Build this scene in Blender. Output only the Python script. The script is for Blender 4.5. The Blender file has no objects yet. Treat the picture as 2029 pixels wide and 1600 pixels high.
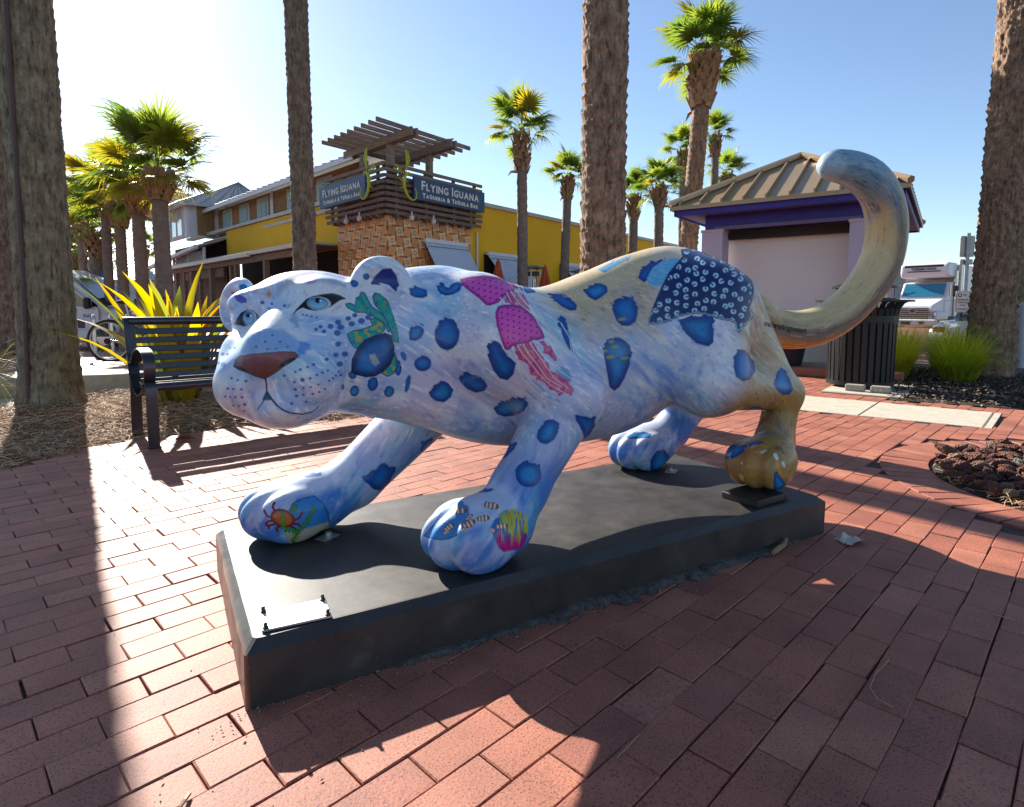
import bpy, bmesh, math, random, time
import numpy as np
from mathutils import Vector, Matrix, Euler
random.seed(7); RNG = np.random.default_rng(7)
SC = bpy.context.scene
COL = SC.collection
PI = math.pi
T0 = time.time()
# ------------------------------------------------------------------ camera
EYE = 0.95
cam_d = bpy.data.cameras.new('camera'); CAM = bpy.data.objects.new('camera', cam_d); COL.objects.link(CAM)
CAM.location = (0, 0, EYE); CAM.rotation_euler = (math.radians(85.0), 0, 0)
cam_d.sensor_fit = 'HORIZONTAL'; cam_d.sensor_width = 36.0
cam_d.lens = 1185.0/2029.0*36.0
cam_d.shift_y = -85.0/2029.0
cam_d.clip_start = 0.05; cam_d.clip_end = 3000
SC.camera = CAM
SC.render.resolution_x = 1024; SC.render.resolution_y = 807
# ------------------------------------------------------------------ light
SUN_AZ = math.radians(-36.6)      # from +Y towards +X
SUN_EL = math.radians(29.0)
SUN_DIR = Vector((math.sin(SUN_AZ)*math.cos(SUN_EL), math.cos(SUN_AZ)*math.cos(SUN_EL), math.sin(SUN_EL)))
world = bpy.data.worlds.new('World'); SC.world = world; world.use_nodes = True
wn = world.node_tree; wn.nodes.clear()
wo = wn.nodes.new('ShaderNodeOutputWorld'); wb = wn.nodes.new('ShaderNodeBackground'); sky = wn.nodes.new('ShaderNodeTexSky')
sky.sky_type = 'NISHITA'; sky.sun_disc = False
sky.sun_elevation = SUN_EL; sky.sun_rotation = SUN_AZ
sky.air_density = 0.9; sky.dust_density = 0.25; sky.ozone_density = 2.0; sky.altitude = 0
wb.inputs['Strength'].default_value = 0.078
wn.links.new(sky.outputs['Color'], wb.inputs['Color']); wn.links.new(wb.outputs['Background'], wo.inputs['Surface'])
sun_l = bpy.data.lights.new('sun', 'SUN'); sun_o = bpy.data.objects.new('sun', sun_l); COL.objects.link(sun_o)
sun_l.energy = 5.0; sun_l.angle = math.radians(0.5); sun_l.color = (1.0, 0.93, 0.82)
sun_o.rotation_euler = SUN_DIR.to_track_quat('Z', 'Y').to_euler(); sun_o.location = (-20, 30, 30)
SC.view_settings.view_transform = 'Standard'; SC.view_settings.look = 'None'
SC.view_settings.exposure = 1.30; SC.view_settings.gamma = 1.0; SC.view_settings.use_curve_mapping = False
SC.cycles.max_bounces = 6; SC.cycles.diffuse_bounces = 4; SC.cycles.glossy_bounces = 3; SC.cycles.transparent_max_bounces = 8
SC.cycles.transmission_bounces = 4; SC.cycles.caustics_reflective = False; SC.cycles.caustics_refractive = False
SC.cycles.use_denoising = True
# ------------------------------------------------------------------ photo geometry helpers (used to measure positions on the ground)
_TH = math.radians(5.0)
_FW = np.array([0, math.cos(_TH), -math.sin(_TH)]); _UP = np.array([0, math.sin(_TH), math.cos(_TH)]); _RT = np.array([1.0, 0, 0]); _C = np.array([0, 0, EYE])
def ray(u, v): return _FW + _RT*(u-1014.5)/1185.0 - _UP*(v-715.0)/1185.0
def gnd(u, v, z=0.0):
    d = ray(u, v); return _C + d*((z-EYE)/d[2])
def at_y(u, v, Y):
    d = ray(u, v); return _C + d*(Y/d[1])
def proj_np(p):
    q = np.asarray(p, float) - _C; w = q@_FW
    return np.stack([1014.5+1185.0*(q@_RT)/w, 715.0-1185.0*(q@_UP)/w], -1)
# ------------------------------------------------------------------ object helpers
def new_obj(name, data=None, parent=None, loc=None, rot=None):
    o = bpy.data.objects.new(name, data); COL.objects.link(o)
    if parent is not None: o.parent = parent
    if loc is not None: o.location = loc
    if rot is not None: o.rotation_euler = rot
    return o
def tag(o, label, cat, group=None, kind=None):
    if label: o['label'] = label
    if cat: o['category'] = cat
    if group: o['group'] = group
    if kind: o['kind'] = kind
    return o
def thing(name, label, cat, loc=(0, 0, 0), rz=0.0, group=None):
    return tag(new_obj(name, None, None, loc, (0, 0, rz)), label, cat, group)
def mesh_from(name, V, F, mat=None, smooth=False):
    me = bpy.data.meshes.new(name)
    me.from_pydata([tuple(v) for v in V], [], [tuple(f) for f in F])
    mats = mat if isinstance(mat, (list, tuple)) else [mat]
    for m in mats:
        if m is not None: me.materials.append(m)
    if smooth: me.shade_smooth()
    return me
def copy_tree(o, parent=None):
    c = o.copy(); COL.objects.link(c)
    if parent is not None: c.parent = parent
    for ch in o.children: copy_tree(ch, c)
    return c
class MB:
    """collects simple shapes into one mesh"""
    def __init__(self): self.V = []; self.F = []; self.M = []; self.mi = 0
    def add(self, V, F):
        n = len(self.V); self.V += [tuple(v) for v in V]; self.F += [tuple(i+n for i in f) for f in F]; self.M += [self.mi]*len(F)
    def box(self, c, s, rz=0.0, R=None, taper=1.0, bev=0.0):
        x, y, z = s[0]/2, s[1]/2, s[2]/2
        if bev <= 0:
            P = [(-x,-y,-z),(x,-y,-z),(x,y,-z),(-x,y,-z),(-x*taper,-y*taper,z),(x*taper,-y*taper,z),(x*taper,y*taper,z),(-x*taper,y*taper,z)]
            F = [(0,3,2,1),(4,5,6,7),(0,1,5,4),(1,2,6,5),(2,3,7,6),(3,0,4,7)]
        else:
            b = min(bev, x*.9, y*.9, z*.9); P = []; F = []
            lv = [(-z, b), (-z+b, 0), (z-b, 0), (z, b)]
            for (zz, ins) in lv:
                X, Y = x-ins, y-ins; k = b*0.999 if ins == 0 else b*0.5
                P += [(-X+k,-Y,zz),(X-k,-Y,zz),(X,-Y+k,zz),(X,Y-k,zz),(X-k,Y,zz),(-X+k,Y,zz),(-X,Y-k,zz),(-X,-Y+k,zz)]
            for l in range(3):
                for i in range(8):
                    j = (i+1) % 8; F.append((l*8+i, l*8+j, (l+1)*8+j, (l+1)*8+i))
            F.append(tuple(range(7, -1, -1))); F.append(tuple(range(24, 32)))
        M = (R if R is not None else Matrix.Rotation(rz, 3, 'Z'))
        c = Vector(c); self.add([M@Vector(p)+c for p in P], F)
    def tube(self, pts, r, n=10, caps=True, closed=False):
        pts = [Vector(p) for p in pts]; m = len(pts)
        rr = list(r) if isinstance(r, (list, tuple, np.ndarray)) else [r]*m
        V = []; F = []; prev = None
        for i, p in enumerate(pts):
            a = pts[(i-1) % m] if (closed or i > 0) else p; b = pts[(i+1) % m] if (closed or i < m-1) else p
            d = (b-a).normalized()
            if prev is None:
                u = d.orthogonal().normalized()
            else:
                u = (prev - d*prev.dot(d)).normalized()
            prev = u; w = d.cross(u)
            for k in range(n):
                q = 2*PI*k/n; V.append(p + (u*math.cos(q)+w*math.sin(q))*rr[i])
        mm = m if closed else m-1
        for i in range(mm):
            i2 = (i+1) % m
            for k in range(n):
                k2 = (k+1) % n; F.append((i*n+k, i*n+k2, i2*n+k2, i2*n+k))
        if caps and not closed:
            F.append(tuple(range(n-1, -1, -1))); F.append(tuple((m-1)*n+k for k in range(n)))
        self.add(V, F)
    def cyl(self, c, r, h, n=16, r2=None):
        c = Vector(c); self.tube([c, c+Vector((0,0,h))], [r, r if r2 is None else r2], n)
    def lathe(self, c, prof, n=24):
        V = []; F = []; m = len(prof)
        for (r, z) in prof:
            for k in range(n):
                a = 2*PI*k/n; V.append((c[0]+r*math.cos(a), c[1]+r*math.sin(a), c[2]+z))
        for i in range(m-1):
            for k in range(n):
                k2 = (k+1) % n; F.append((i*n+k, i*n+k2, (i+1)*n+k2, (i+1)*n+k))
        F.append(tuple(range(n-1, -1, -1))); F.append(tuple((m-1)*n+k for k in range(n)))
        self.add(V, F)
    def prism(self, poly, d, R=None, c=(0,0,0)):
        """poly in local XZ, extruded along +Y by d"""
        n = len(poly); V = [(x, 0, z) for x, z in poly] + [(x, d, z) for x, z in poly]
        F = [tuple(range(n)), tuple(range(2*n-1, n-1, -1))] + [(i, i+n, (i+1) % n+n, (i+1) % n) for i in range(n)]
        M = R if R is not None else Matrix.Identity(3); c = Vector(c)
        self.add([M@Vector(p)+c for p in V], F)
    def sphere(self, c, r, n=12, m=8):
        sx, sy, sz = (r, r, r) if not isinstance(r, (tuple, list)) else r
        V = [(c[0], c[1], c[2]-sz)]; F = []
        for i in range(1, m):
            a = -PI/2+PI*i/m
            for k in range(n):
                b = 2*PI*k/n; V.append((c[0]+sx*math.cos(a)*math.cos(b), c[1]+sy*math.cos(a)*math.sin(b), c[2]+sz*math.sin(a)))
        V.append((c[0], c[1], c[2]+sz)); L = len(V)-1
        for k in range(n):
            F.append((0, 1+(k+1) % n, 1+k)); F.append((L, 1+(m-2)*n+k, 1+(m-2)*n+(k+1) % n))
        for i in range(m-2):
            for k in range(n):
                k2 = (k+1) % n; F.append((1+i*n+k, 1+i*n+k2, 1+(i+1)*n+k2, 1+(i+1)*n+k))
        self.add(V, F)
    def mesh(self, name, mat, smooth=False):
        me = mesh_from(name, self.V, self.F, mat)
        if isinstance(mat, (list, tuple)) and len(mat) > 1:
            me.polygons.foreach_set('material_index', self.M)
        if smooth:
            try: me.shade_smooth(); me.set_sharp_from_angle(angle=math.radians(40))
            except Exception: pass
        return me
    def build(self, name, mat, parent=None, smooth=False, loc=None, rot=None):
        return new_obj(name, self.mesh(name, mat, smooth), parent, loc, rot)
# ------------------------------------------------------------------ materials
def material(name):
    m = bpy.data.materials.new(name); m.use_nodes = True
    nt = m.node_tree; b = nt.nodes['Principled BSDF']
    return m, nt, b
def N(nt, t, **kw):
    n = nt.nodes.new(t)
    for k, v in kw.items():
        if k in n.inputs: n.inputs[k].default_value = v
        else: setattr(n, k, v)
    return n
def ramp(nt, stops, fac=None):
    r = nt.nodes.new('ShaderNodeValToRGB'); e = r.color_ramp.elements
    while len(e) > 1: e.remove(e[-1])
    for i, (p, c) in enumerate(stops):
        q = e[0] if i == 0 else e.new(p)
        q.position = p; q.color = (c[0], c[1], c[2], 1.0)
    if fac is not None: nt.links.new(fac, r.inputs['Fac'])
    return r
def mat_noise(name, c1, c2, scale=8.0, rough=0.7, bump=0.0, bscale=None, metallic=0.0, detail=4.0, stretch=None, coord='Object', spec=0.5, c3=None, translucent=0.0, speck=None):
    m, nt, b = material(name); L = nt.links
    tc = N(nt, 'ShaderNodeTexCoord'); vec = tc.outputs[coord]
    if stretch:
        mp = N(nt, 'ShaderNodeMapping'); mp.inputs['Scale'].default_value = stretch; L.new(vec, mp.inputs['Vector']); vec = mp.outputs['Vector']
    n1 = N(nt, 'ShaderNodeTexNoise', Scale=scale, Detail=detail, Roughness=0.6); L.new(vec, n1.inputs['Vector'])
    st = [(0.3, c1), (0.7, c2)] if c3 is None else [(0.28, c1), (0.5, c2), (0.72, c3)]
    r = ramp(nt, st, n1.outputs['Fac']); col = r.outputs['Color']
    if speck:
        sc, thr, cc = speck
        n3 = N(nt, 'ShaderNodeTexNoise', Scale=sc, Detail=2.0); L.new(vec, n3.inputs['Vector'])
        rr = ramp(nt, [(thr-0.03, (0,0,0)), (thr+0.03, (1,1,1))], n3.outputs['Fac'])
        mx = N(nt, 'ShaderNodeMix', data_type='RGBA'); L.new(rr.outputs['Color'], mx.inputs[0]); L.new(col, mx.inputs[6]); mx.inputs[7].default_value = (*cc, 1); col = mx.outputs[2]
    L.new(col, b.inputs['Base Color'])
    b.inputs['Roughness'].default_value = rough; b.inputs['Metallic'].default_value = metallic
    b.inputs['Specular IOR Level'].default_value = spec
    if bump > 0:
        n2 = N(nt, 'ShaderNodeTexNoise', Scale=bscale or scale*3, Detail=5.0, Roughness=0.65); L.new(vec, n2.inputs['Vector'])
        bp = N(nt, 'ShaderNodeBump', Strength=bump, Distance=0.02); L.new(n2.outputs['Fac'], bp.inputs['Height']); L.new(bp.outputs['Normal'], b.inputs['Normal'])
    if translucent > 0:
        tr = N(nt, 'ShaderNodeBsdfTranslucent'); L.new(col, tr.inputs['Color'])
        ms = N(nt, 'ShaderNodeMixShader'); ms.inputs[0].default_value = translucent
        out = nt.nodes['Material Output']; L.new(b.outputs['BSDF'], ms.inputs[1]); L.new(tr.outputs['BSDF'], ms.inputs[2]); L.new(ms.outputs[0], out.inputs['Surface'])
    return m
# ================================================================== jaguar statue: shape
PL_O = np.array([-0.63, 1.335, 0.0]); PL_A = np.array([math.cos(PI/6), math.sin(PI/6), 0.0]); PL_B = np.array([-PL_A[1], PL_A[0], 0.0])
PL_L, PL_W, PL_H = 2.26, 0.89, 0.16
def stz2w(q):
    q = np.asarray(q, float); return PL_O + q[..., :1]*PL_A + q[..., 1:2]*PL_B + np.concatenate([np.zeros_like(q[..., :2]), q[..., 2:3]], -1)
def w2stz(p):
    d = np.asarray(p, float) - PL_O; return np.stack([d@PL_A, d@PL_B, d[..., 2]], -1)
class Field:
    def __init__(self, lo, hi, h):
        self.lo = np.array(lo, float); self.h = h
        self.n = np.ceil((np.array(hi)-self.lo)/h).astype(int)+1
        self.F = np.full(tuple(self.n), 0.2, np.float32)
    def region(self, lo, hi):
        a = np.maximum(np.floor((np.array(lo)-self.lo)/self.h).astype(int), 0); b = np.minimum(np.ceil((np.array(hi)-self.lo)/self.h).astype(int)+1, self.n)
        if np.any(b <= a): return None
        sl = tuple(slice(a[i], b[i]) for i in range(3))
        ax = [(self.lo[i]+self.h*np.arange(a[i], b[i])).astype(np.float32) for i in range(3)]
        X, Y, Z = np.meshgrid(*ax, indexing='ij', sparse=True)
        return sl, X, Y, Z
    def put(self, sl, d, k, sub=False):
        A = self.F[sl]
        if sub: d = -d
        if k > 1e-6:
            h = np.maximum(k-np.abs(A-d), 0.0)/k
            self.F[sl] = (np.maximum(A, d)+h*h*k*0.25) if sub else (np.minimum(A, d)-h*h*k*0.25)
        else:
            self.F[sl] = np.maximum(A, d) if sub else np.minimum(A, d)
    def cone(self, a, b, r1, r2, k=0.05, sub=False):
        a = np.array(a, float); b = np.array(b, float); m = max(r1, r2)+k+0.06
        R = self.region(np.minimum(a, b)-m, np.maximum(a, b)+m)
        if R is None: return
        sl, X, Y, Z = R; ba = b-a; L2 = float(ba@ba)+1e-12
        t = np.clip(((X-a[0])*ba[0]+(Y-a[1])*ba[1]+(Z-a[2])*ba[2])/L2, 0, 1)
        d = np.sqrt((X-a[0]-t*ba[0])**2+(Y-a[1]-t*ba[1])**2+(Z-a[2]-t*ba[2])**2) - (r1+(r2-r1)*t)
        self.put(sl, d, k, sub)
    def ell(self, c, r, k=0.05, R3=None, sub=False):
        c = np.array(c, float); r = np.array(r, float); m = r.max()+k+0.05
        R = self.region(c-m, c+m)
        if R is None: return
        sl, X, Y, Z = R; X = X-c[0]; Y = Y-c[1]; Z = Z-c[2]
        if R3 is not None:   # rows = local axes
            x = X*R3[0][0]+Y*R3[0][1]+Z*R3[0][2]; y = X*R3[1][0]+Y*R3[1][1]+Z*R3[1][2]; z = X*R3[2][0]+Y*R3[2][1]+Z*R3[2][2]
        else: x, y, z = X, Y, Z
        k0 = np.sqrt((x/r[0])**2+(y/r[1])**2+(z/r[2])**2); k1 = np.sqrt((x/r[0]**2)**2+(y/r[1]**2)**2+(z/r[2]**2)**2)
        self.put(sl, k0*(k0-1.0)/(k1+1e-9), k, sub)
    def chain(self, pts, rad, k=0.05):
        for i in range(len(pts)-1): self.cone(pts[i], pts[i+1], rad[i], rad[i+1], k if i == 0 else min(k, 0.03))
    def tubebody(self, S, ZT, ZB, HW, TC, k=0.06, npow=2.0):
        S = np.array(S); R = self.region((S[0]-.08, 0.0, min(ZB)-.1), (S[-1]+.08, 1.0, max(ZT)+.1))
        sl, X, Y, Z = R; s = np.clip(X, S[0], S[-1])
        def ip(v):
            v = np.array(v, float); q = s.ravel(); i = np.clip(np.searchsorted(S, q)-1, 0, len(S)-2)
            m = np.gradient(v, S); hh = S[i+1]-S[i]; t = (q-S[i])/hh
            o = (2*t**3-3*t**2+1)*v[i]+(t**3-2*t**2+t)*hh*m[i]+(-2*t**3+3*t**2)*v[i+1]+(t**3-t**2)*hh*m[i+1]
            return o.reshape(s.shape).astype(np.float32)
        zt, zb, hw, tc = ip(ZT), ip(ZB), ip(HW), ip(TC); zc = (zt+zb)/2; hz = (zt-zb)/2
        dx = X-s; y = Y-tc; z = Z-zc
        hx = 0.12
        k0 = np.sqrt((y/hw)**2+(z/hz)**2+(dx/hx)**2)+1e-6; k1 = np.sqrt((y/hw**2)**2+(z/hz**2)**2+(dx/hx**2)**2)+1e-6
        self.put(sl, k0*(k0-1)/k1, k)
    def smooth(self, it=1):
        for _ in range(it):
            for ax in range(3):
                F = self.F; a = np.roll(F, 1, ax); b = np.roll(F, -1, ax); self.F = F*0.5+(a+b)*0.25
    def sample(self, P):
        q = (P-self.lo)/self.h; i = np.clip(np.floor(q).astype(int), 0, self.n-2); f = q-i; F = self.F
        o = 0
        for dx in (0, 1):
            for dy in (0, 1):
                for dz in (0, 1):
                    w = (f[:, 0] if dx else 1-f[:, 0])*(f[:, 1] if dy else 1-f[:, 1])*(f[:, 2] if dz else 1-f[:, 2])
                    o = o+w*F[i[:, 0]+dx, i[:, 1]+dy, i[:, 2]+dz]
        return o
    def nets(self):
        """surface nets: returns verts, quads"""
        F = self.F; ins = F < 0; n = self.n
        c = np.zeros(tuple(n-1), np.uint8)
        for dx in (0, 1):
            for dy in (0, 1):
                for dz in (0, 1): c += ins[dx:n[0]-1+dx, dy:n[1]-1+dy, dz:n[2]-1+dz]
        act = (c > 0) & (c < 8); idx = np.argwhere(act); vid = np.full(act.shape, -1, np.int32); vid[act] = np.arange(len(idx))
        acc = np.zeros((len(idx), 3)); cnt = np.zeros(len(idx))
        cor = [(0,0,0),(1,0,0),(0,1,0),(1,1,0),(0,0,1),(1,0,1),(0,1,1),(1,1,1)]
        val = [F[idx[:, 0]+a, idx[:, 1]+b, idx[:, 2]+g] for a, b, g in cor]
        for e0, e1 in [(0,1),(2,3),(4,5),(6,7),(0,2),(1,3),(4,6),(5,7),(0,4),(1,5),(2,6),(3,7)]:
            a, b = val[e0], val[e1]; m = (a < 0) != (b < 0); t = np.where(m, a/np.where(m, a-b, 1), 0)
            p = np.array(cor[e0])[None]+t[:, None]*(np.array(cor[e1])-np.array(cor[e0]))[None]
            acc += p*m[:, None]; cnt += m
        V = (idx+acc/cnt[:, None])*self.h+self.lo
        Q = []
        for ax in range(3):
            sl0 = [slice(1, -1)]*3; sl0[ax] = slice(0, -1); sl1 = list(sl0); sl1[ax] = slice(1, None)
            A = ins[tuple(sl0)]; B = ins[tuple(sl1)]
            for flip in (0, 1):
                e = np.argwhere((A & ~B) if flip == 0 else (~A & B))
                off = np.ones(3, int); off[ax] = 0; e = e+off
                u, v = (ax+1) % 3, (ax+2) % 3
                du = np.zeros(3, int); du[u] = 1; dv = np.zeros(3, int); dv[v] = 1
                q = [vid[tuple((e-du-dv).T)], vid[tuple((e-dv).T)], vid[tuple(e.T)], vid[tuple((e-du).T)]]
                Q.append(np.stack(q if flip == 0 else q[::-1], 1))
        return V, np.concatenate(Q)
# head frame (fitted to the photograph's eyes, ears, nose and chin)
HD_O = np.array([0.247, 0.46, 0.859]); HD_PSI, HD_PHI, HD_RHO, HD_K = math.radians(59.9), math.radians(10.6), math.radians(9.8), 1.237
def _hframe():
    f = np.array([-math.cos(HD_PSI)*math.cos(HD_PHI), -math.sin(HD_PSI)*math.cos(HD_PHI), math.sin(HD_PHI)])
    x = np.array([math.sin(HD_PSI), -math.cos(HD_PSI), 0.0]); u = np.cross(x, f)
    if u[2] < 0: u = -u
    return np.array([math.cos(HD_RHO)*x+math.sin(HD_RHO)*u, f, -math.sin(HD_RHO)*x+math.cos(HD_RHO)*u])
HD_R = _hframe()
def hp(x, f, u): return HD_O+HD_K*(x*HD_R[0]+f*HD_R[1]+u*HD_R[2])
def hrot(yaw=0, pitch=0, roll=0):
    """local axes (rows) of a primitive turned inside the head frame"""
    M = Euler((pitch, roll, yaw)).to_matrix(); M = np.array(M)      # columns local->head
    return M.T@HD_R
def build_jaguar_field(h=0.006):
    G = Field((-0.24, -0.12, 0.13), (3.30, 1.0, 1.86), h)
    TC = .515
    # trunk
    G.tubebody([.50, .72, .92, 1.12, 1.36, 1.60, 1.85, 2.07, 2.22],
               [1.05, 1.085, 1.065, 1.03, 1.095, 1.18, 1.225, 1.175, 1.04],
               [.64, .50, .435, .412, .400, .430, .545, .66, .78],
               [.17, .225, .25, .25, .245, .24, .24, .20, .13], [.48, .50, TC, TC, TC, TC, TC, TC, .50], k=0.0)
    # neck
    G.cone((.70, .49, .86), (.36, .46, .86), .215, .185, 0.08)
    G.cone((.62, .48, .72), (.38, .44, .76), .165, .14, 0.08)
    # shoulders and fore legs
    for near, sh, el, wr, pw in ((1, (.82, .31, .85), (1.08, .215, .645), (.865, .19, .36), (.695, .155)), (0, (.80, .68, .84), (.80, .72, .60), (.46, .72, .31), (.25, .685))):
        G.cone(sh, el, .17, .115, 0.07)
        G.cone((sh[0]-.02, sh[1]+(.03 if near else -.03), sh[2]+.10), sh, .11, .14, 0.08)
        G.cone(el, wr, .118 if near else .125, .09 if near else .10, 0.05)
        if near: G.cone((1.04, .20, .66), (1.125, .205, .625), .10, .055, 0.05)
        G.cone(wr, (pw[0]+.08, pw[1], .27), .09, .10, 0.04)
        paw(G, pw, .16, 1.05 if near else 1.12)
    # hind legs
    for near, hip, kn, hk, an, pw, zb in ((1, (1.88, .36, .95), (1.81, .25, .655), (2.30, .25, .565), (2.23, .24, .34), (2.08, .19), .19),
                                        (0, (1.88, .66, .93), (1.86, .72, .66), (2.26, .74, .50), (2.10, .75, .32), (1.92, .755), .16)):
        G.cone(hip, kn, .21, .15, 0.08)
        G.cone((hip[0]+.14, hip[1]+(.02 if near else -.02), hip[2]-.02), hk, .18, .072, 0.08)
        G.cone(kn, hk, .13 if near else .14, .075 if near else .11, 0.06)
        G.cone(hk, an, .074 if near else .105, .08 if near else .09, 0.03)
        G.cone(an, (pw[0]+.06, pw[1], zb+.11), .08, .095, 0.04)
        paw(G, pw, zb, ln=.92 if near else 1.1)
    # head
    k = HD_K
    E = lambda x, f, u, r, kk, R=None: G.ell(hp(x, f, u), np.array(r)*k, kk, HD_R if R is None else R)
    E(0, -.04, .02, (.150, .18, .135), .06)
    E(0, .0, .085, (.125, .12, .075), .05)
    for sx in (-1, 1):
        E(sx*.105, -.01, -.085, (.088, .14, .105), .06)
        E(sx*.080, .05, .05, (.06, .08, .05), .05)
        E(sx*(.060 if sx > 0 else .068), .185, -.118, (.074, .082, .074), .03)
        E(sx*(.078 if sx > 0 else .092), .11, -.055, (.062, .09, .075), .05)
        E(sx*.082, .088, .088, (.055, .05, .028), .035)
    G.cone(hp(0, .04, .07), hp(0, .235, -.058), .055*k, .05*k, .05)
    E(0, .13, -.09, (.09, .13, .10), .05)
    E(0, .185, -.180, (.072, .080, .045), .03)
    E(0, .10, -.165, (.095, .12, .05), .05)
    E(0, .245, -.080, (.056, .034, .036), .015)
    for sx in (-1, 1):
        E(sx*.085, .098, .044, (.042, .040, .027), .012)                                   # eye bulge
        ex, ef, eu = (.216, .020, .092) if sx > 0 else (-.180, -.065, .128)
        R = hrot(yaw=-sx*0.45, pitch=0.15, roll=sx*(0.75 if sx > 0 else 1.1))
        G.ell(hp(ex, ef, eu), np.array((.077, .036, .084) if sx > 0 else (.074, .036, .066))*k, .028 if sx > 0 else .04, R)
        G.ell(hp(ex+sx*.010, ef+.042, eu-.012), np.array((.056, .038, .062))*k, .014, R, sub=True)
    # mouth groove
    G.cone(hp(0, .285, -.11), hp(0, .275, -.158), .003, .005, .014, sub=True)
    for sx in (-1, 1):
        G.cone(hp(0, .272, -.158), hp(sx*.05, .25, -.192), .005, .004, .014, sub=True)
        G.cone(hp(sx*.05, .25, -.192), hp(sx*.10, .19, -.195), .004, .003, .014, sub=True)
    # tail
    tp = tail_path(); n = len(tp)
    rr = np.interp(np.linspace(0, 1, n), [0, .1, .3, .5, .8, .93, 1], [.106, .094, .094, .097, .088, .068, .046])
    for i in range(n-1): G.cone(tp[i], tp[i+1], rr[i], rr[i+1], 0.035 if i < 2 else 0.012)
    return G
def paw(G, c, zb, ln=1.0):
    s, t = c
    G.ell((s+.03, t, zb+.105), (.145*ln, .125, .105), .03)
    for i, (dt, ds) in enumerate(((-.088, .04), (-.032, -.005), (.032, -.005), (.088, .04))):
        G.ell((s-.06*ln+ds, t+dt, zb+.09), (.105*ln, .050, .09), .022)
TAIL_PX = [(1480, 620, .50), (1515, 640, .49), (1548, 652, .46), (1590, 653, .43), (1637, 639, .39), (1683, 606, .35), (1722, 560, .31), (1748, 510, .28), (1757, 450, .26), (1749, 398, .25), (1726, 360, .24), (1692, 337, .24), (1655, 328, .24), (1642, 331, .24)]
def plane_hit(u, v, t):
    d = ray(u, v); p0 = PL_O+PL_B*t; k = ((p0-_C)@PL_B)/(d@PL_B); return w2stz(_C+d*k)
def catmull(P, m):
    P = np.array(P, float); n = len(P); Q = np.concatenate([[2*P[0]-P[1]], P, [2*P[-1]-P[-2]]]); out = []
    for x in np.linspace(0, n-1, m):
        i = min(int(x), n-2); t = x-i; a, b, c, d = Q[i:i+4]
        out.append(0.5*((2*b)+(-a+c)*t+(2*a-5*b+4*c-d)*t*t+(-a+3*b-3*c+d)*t**3))
    return np.array(out)
def tail_path(): return catmull([plane_hit(*q) for q in TAIL_PX], 44)
# ================================================================== jaguar statue: hand-painted coat (colour stays on the surface)
_NT = np.random.default_rng(11).random((64, 64, 64)).astype(np.float32)
def vnoise(P, f):
    q = P*f; i = np.floor(q).astype(np.int32); t = (q-i).astype(np.float32); t = t*t*(3-2*t); i &= 63; j = (i+1) & 63
    a = _NT[i[:,0], i[:,1], i[:,2]]*(1-t[:,0])+_NT[j[:,0], i[:,1], i[:,2]]*t[:,0]; b = _NT[i[:,0], j[:,1], i[:,2]]*(1-t[:,0])+_NT[j[:,0], j[:,1], i[:,2]]*t[:,0]
    c = _NT[i[:,0], i[:,1], j[:,2]]*(1-t[:,0])+_NT[j[:,0], i[:,1], j[:,2]]*t[:,0]; d = _NT[i[:,0], j[:,1], j[:,2]]*(1-t[:,0])+_NT[j[:,0], j[:,1], j[:,2]]*t[:,0]
    ab = a*(1-t[:,1])+b*t[:,1]; cd = c*(1-t[:,1])+d*t[:,1]; return ab*(1-t[:,2])+cd*t[:,2]
def ss(x, a, b):
    t = np.clip((x-a)/(b-a), 0, 1); return t*t*(3-2*t)
Z1 = lambda L: [(400+x/4, 480+y/4) for x, y in L]
Z2 = lambda L: [(800+x/4, 480+y/4) for x, y in L]
Z3 = lambda L: [(1180+x/2.909, 280+y/2.909) for x, y in L]
Z4 = lambda L: [(420+x/4, 780+y/4) for x, y in L]
Z5 = lambda L: [(780+x/4, 780+y/4) for x, y in L]
Z6 = lambda L: [(1180+x/3.902, 720+y/3.902) for x, y in L]
def ell_poly(cx, cy, rx, ry, rot=0, n=18):
    c, s = math.cos(rot), math.sin(rot); return [(cx+rx*math.cos(a)*c-ry*math.sin(a)*s, cy+rx*math.cos(a)*s+ry*math.sin(a)*c) for a in np.linspace(0, 2*PI, n, endpoint=False)]
def sd_poly(P, poly):
    A = np.array(poly, float); B = np.roll(A, -1, 0); d = np.full(len(P), 1e9); ins = np.zeros(len(P), bool)
    for a, b in zip(A, B):
        e = b-a; t = np.clip(((P-a)@e)/(e@e+1e-9), 0, 1); q = P-a-t[:, None]*e; d = np.minimum(d, (q*q).sum(1))
        c = ((a[1] > P[:, 1]) != (b[1] > P[:, 1])); x = a[0]+(P[:, 1]-a[1])*(b[0]-a[0])/((b[1]-a[1]) if abs(b[1]-a[1]) > 1e-9 else 1e-9); ins ^= c & (P[:, 0] < x)
    d = np.sqrt(d); return np.where(ins, -d, d)
def sd_line(P, L):
    A = np.array(L, float); d = np.full(len(P), 1e9); par = np.zeros(len(P)); acc = 0
    for a, b in zip(A[:-1], A[1:]):
        e = b-a; ln = math.sqrt(e@e); t = np.clip(((P-a)@e)/(e@e+1e-9), 0, 1); q = P-a-t[:, None]*e; dd = (q*q).sum(1)
        m = dd < d; d = np.where(m, dd, d); par = np.where(m, acc+t*ln, par); acc += ln
    return np.sqrt(d), par/acc
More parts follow.
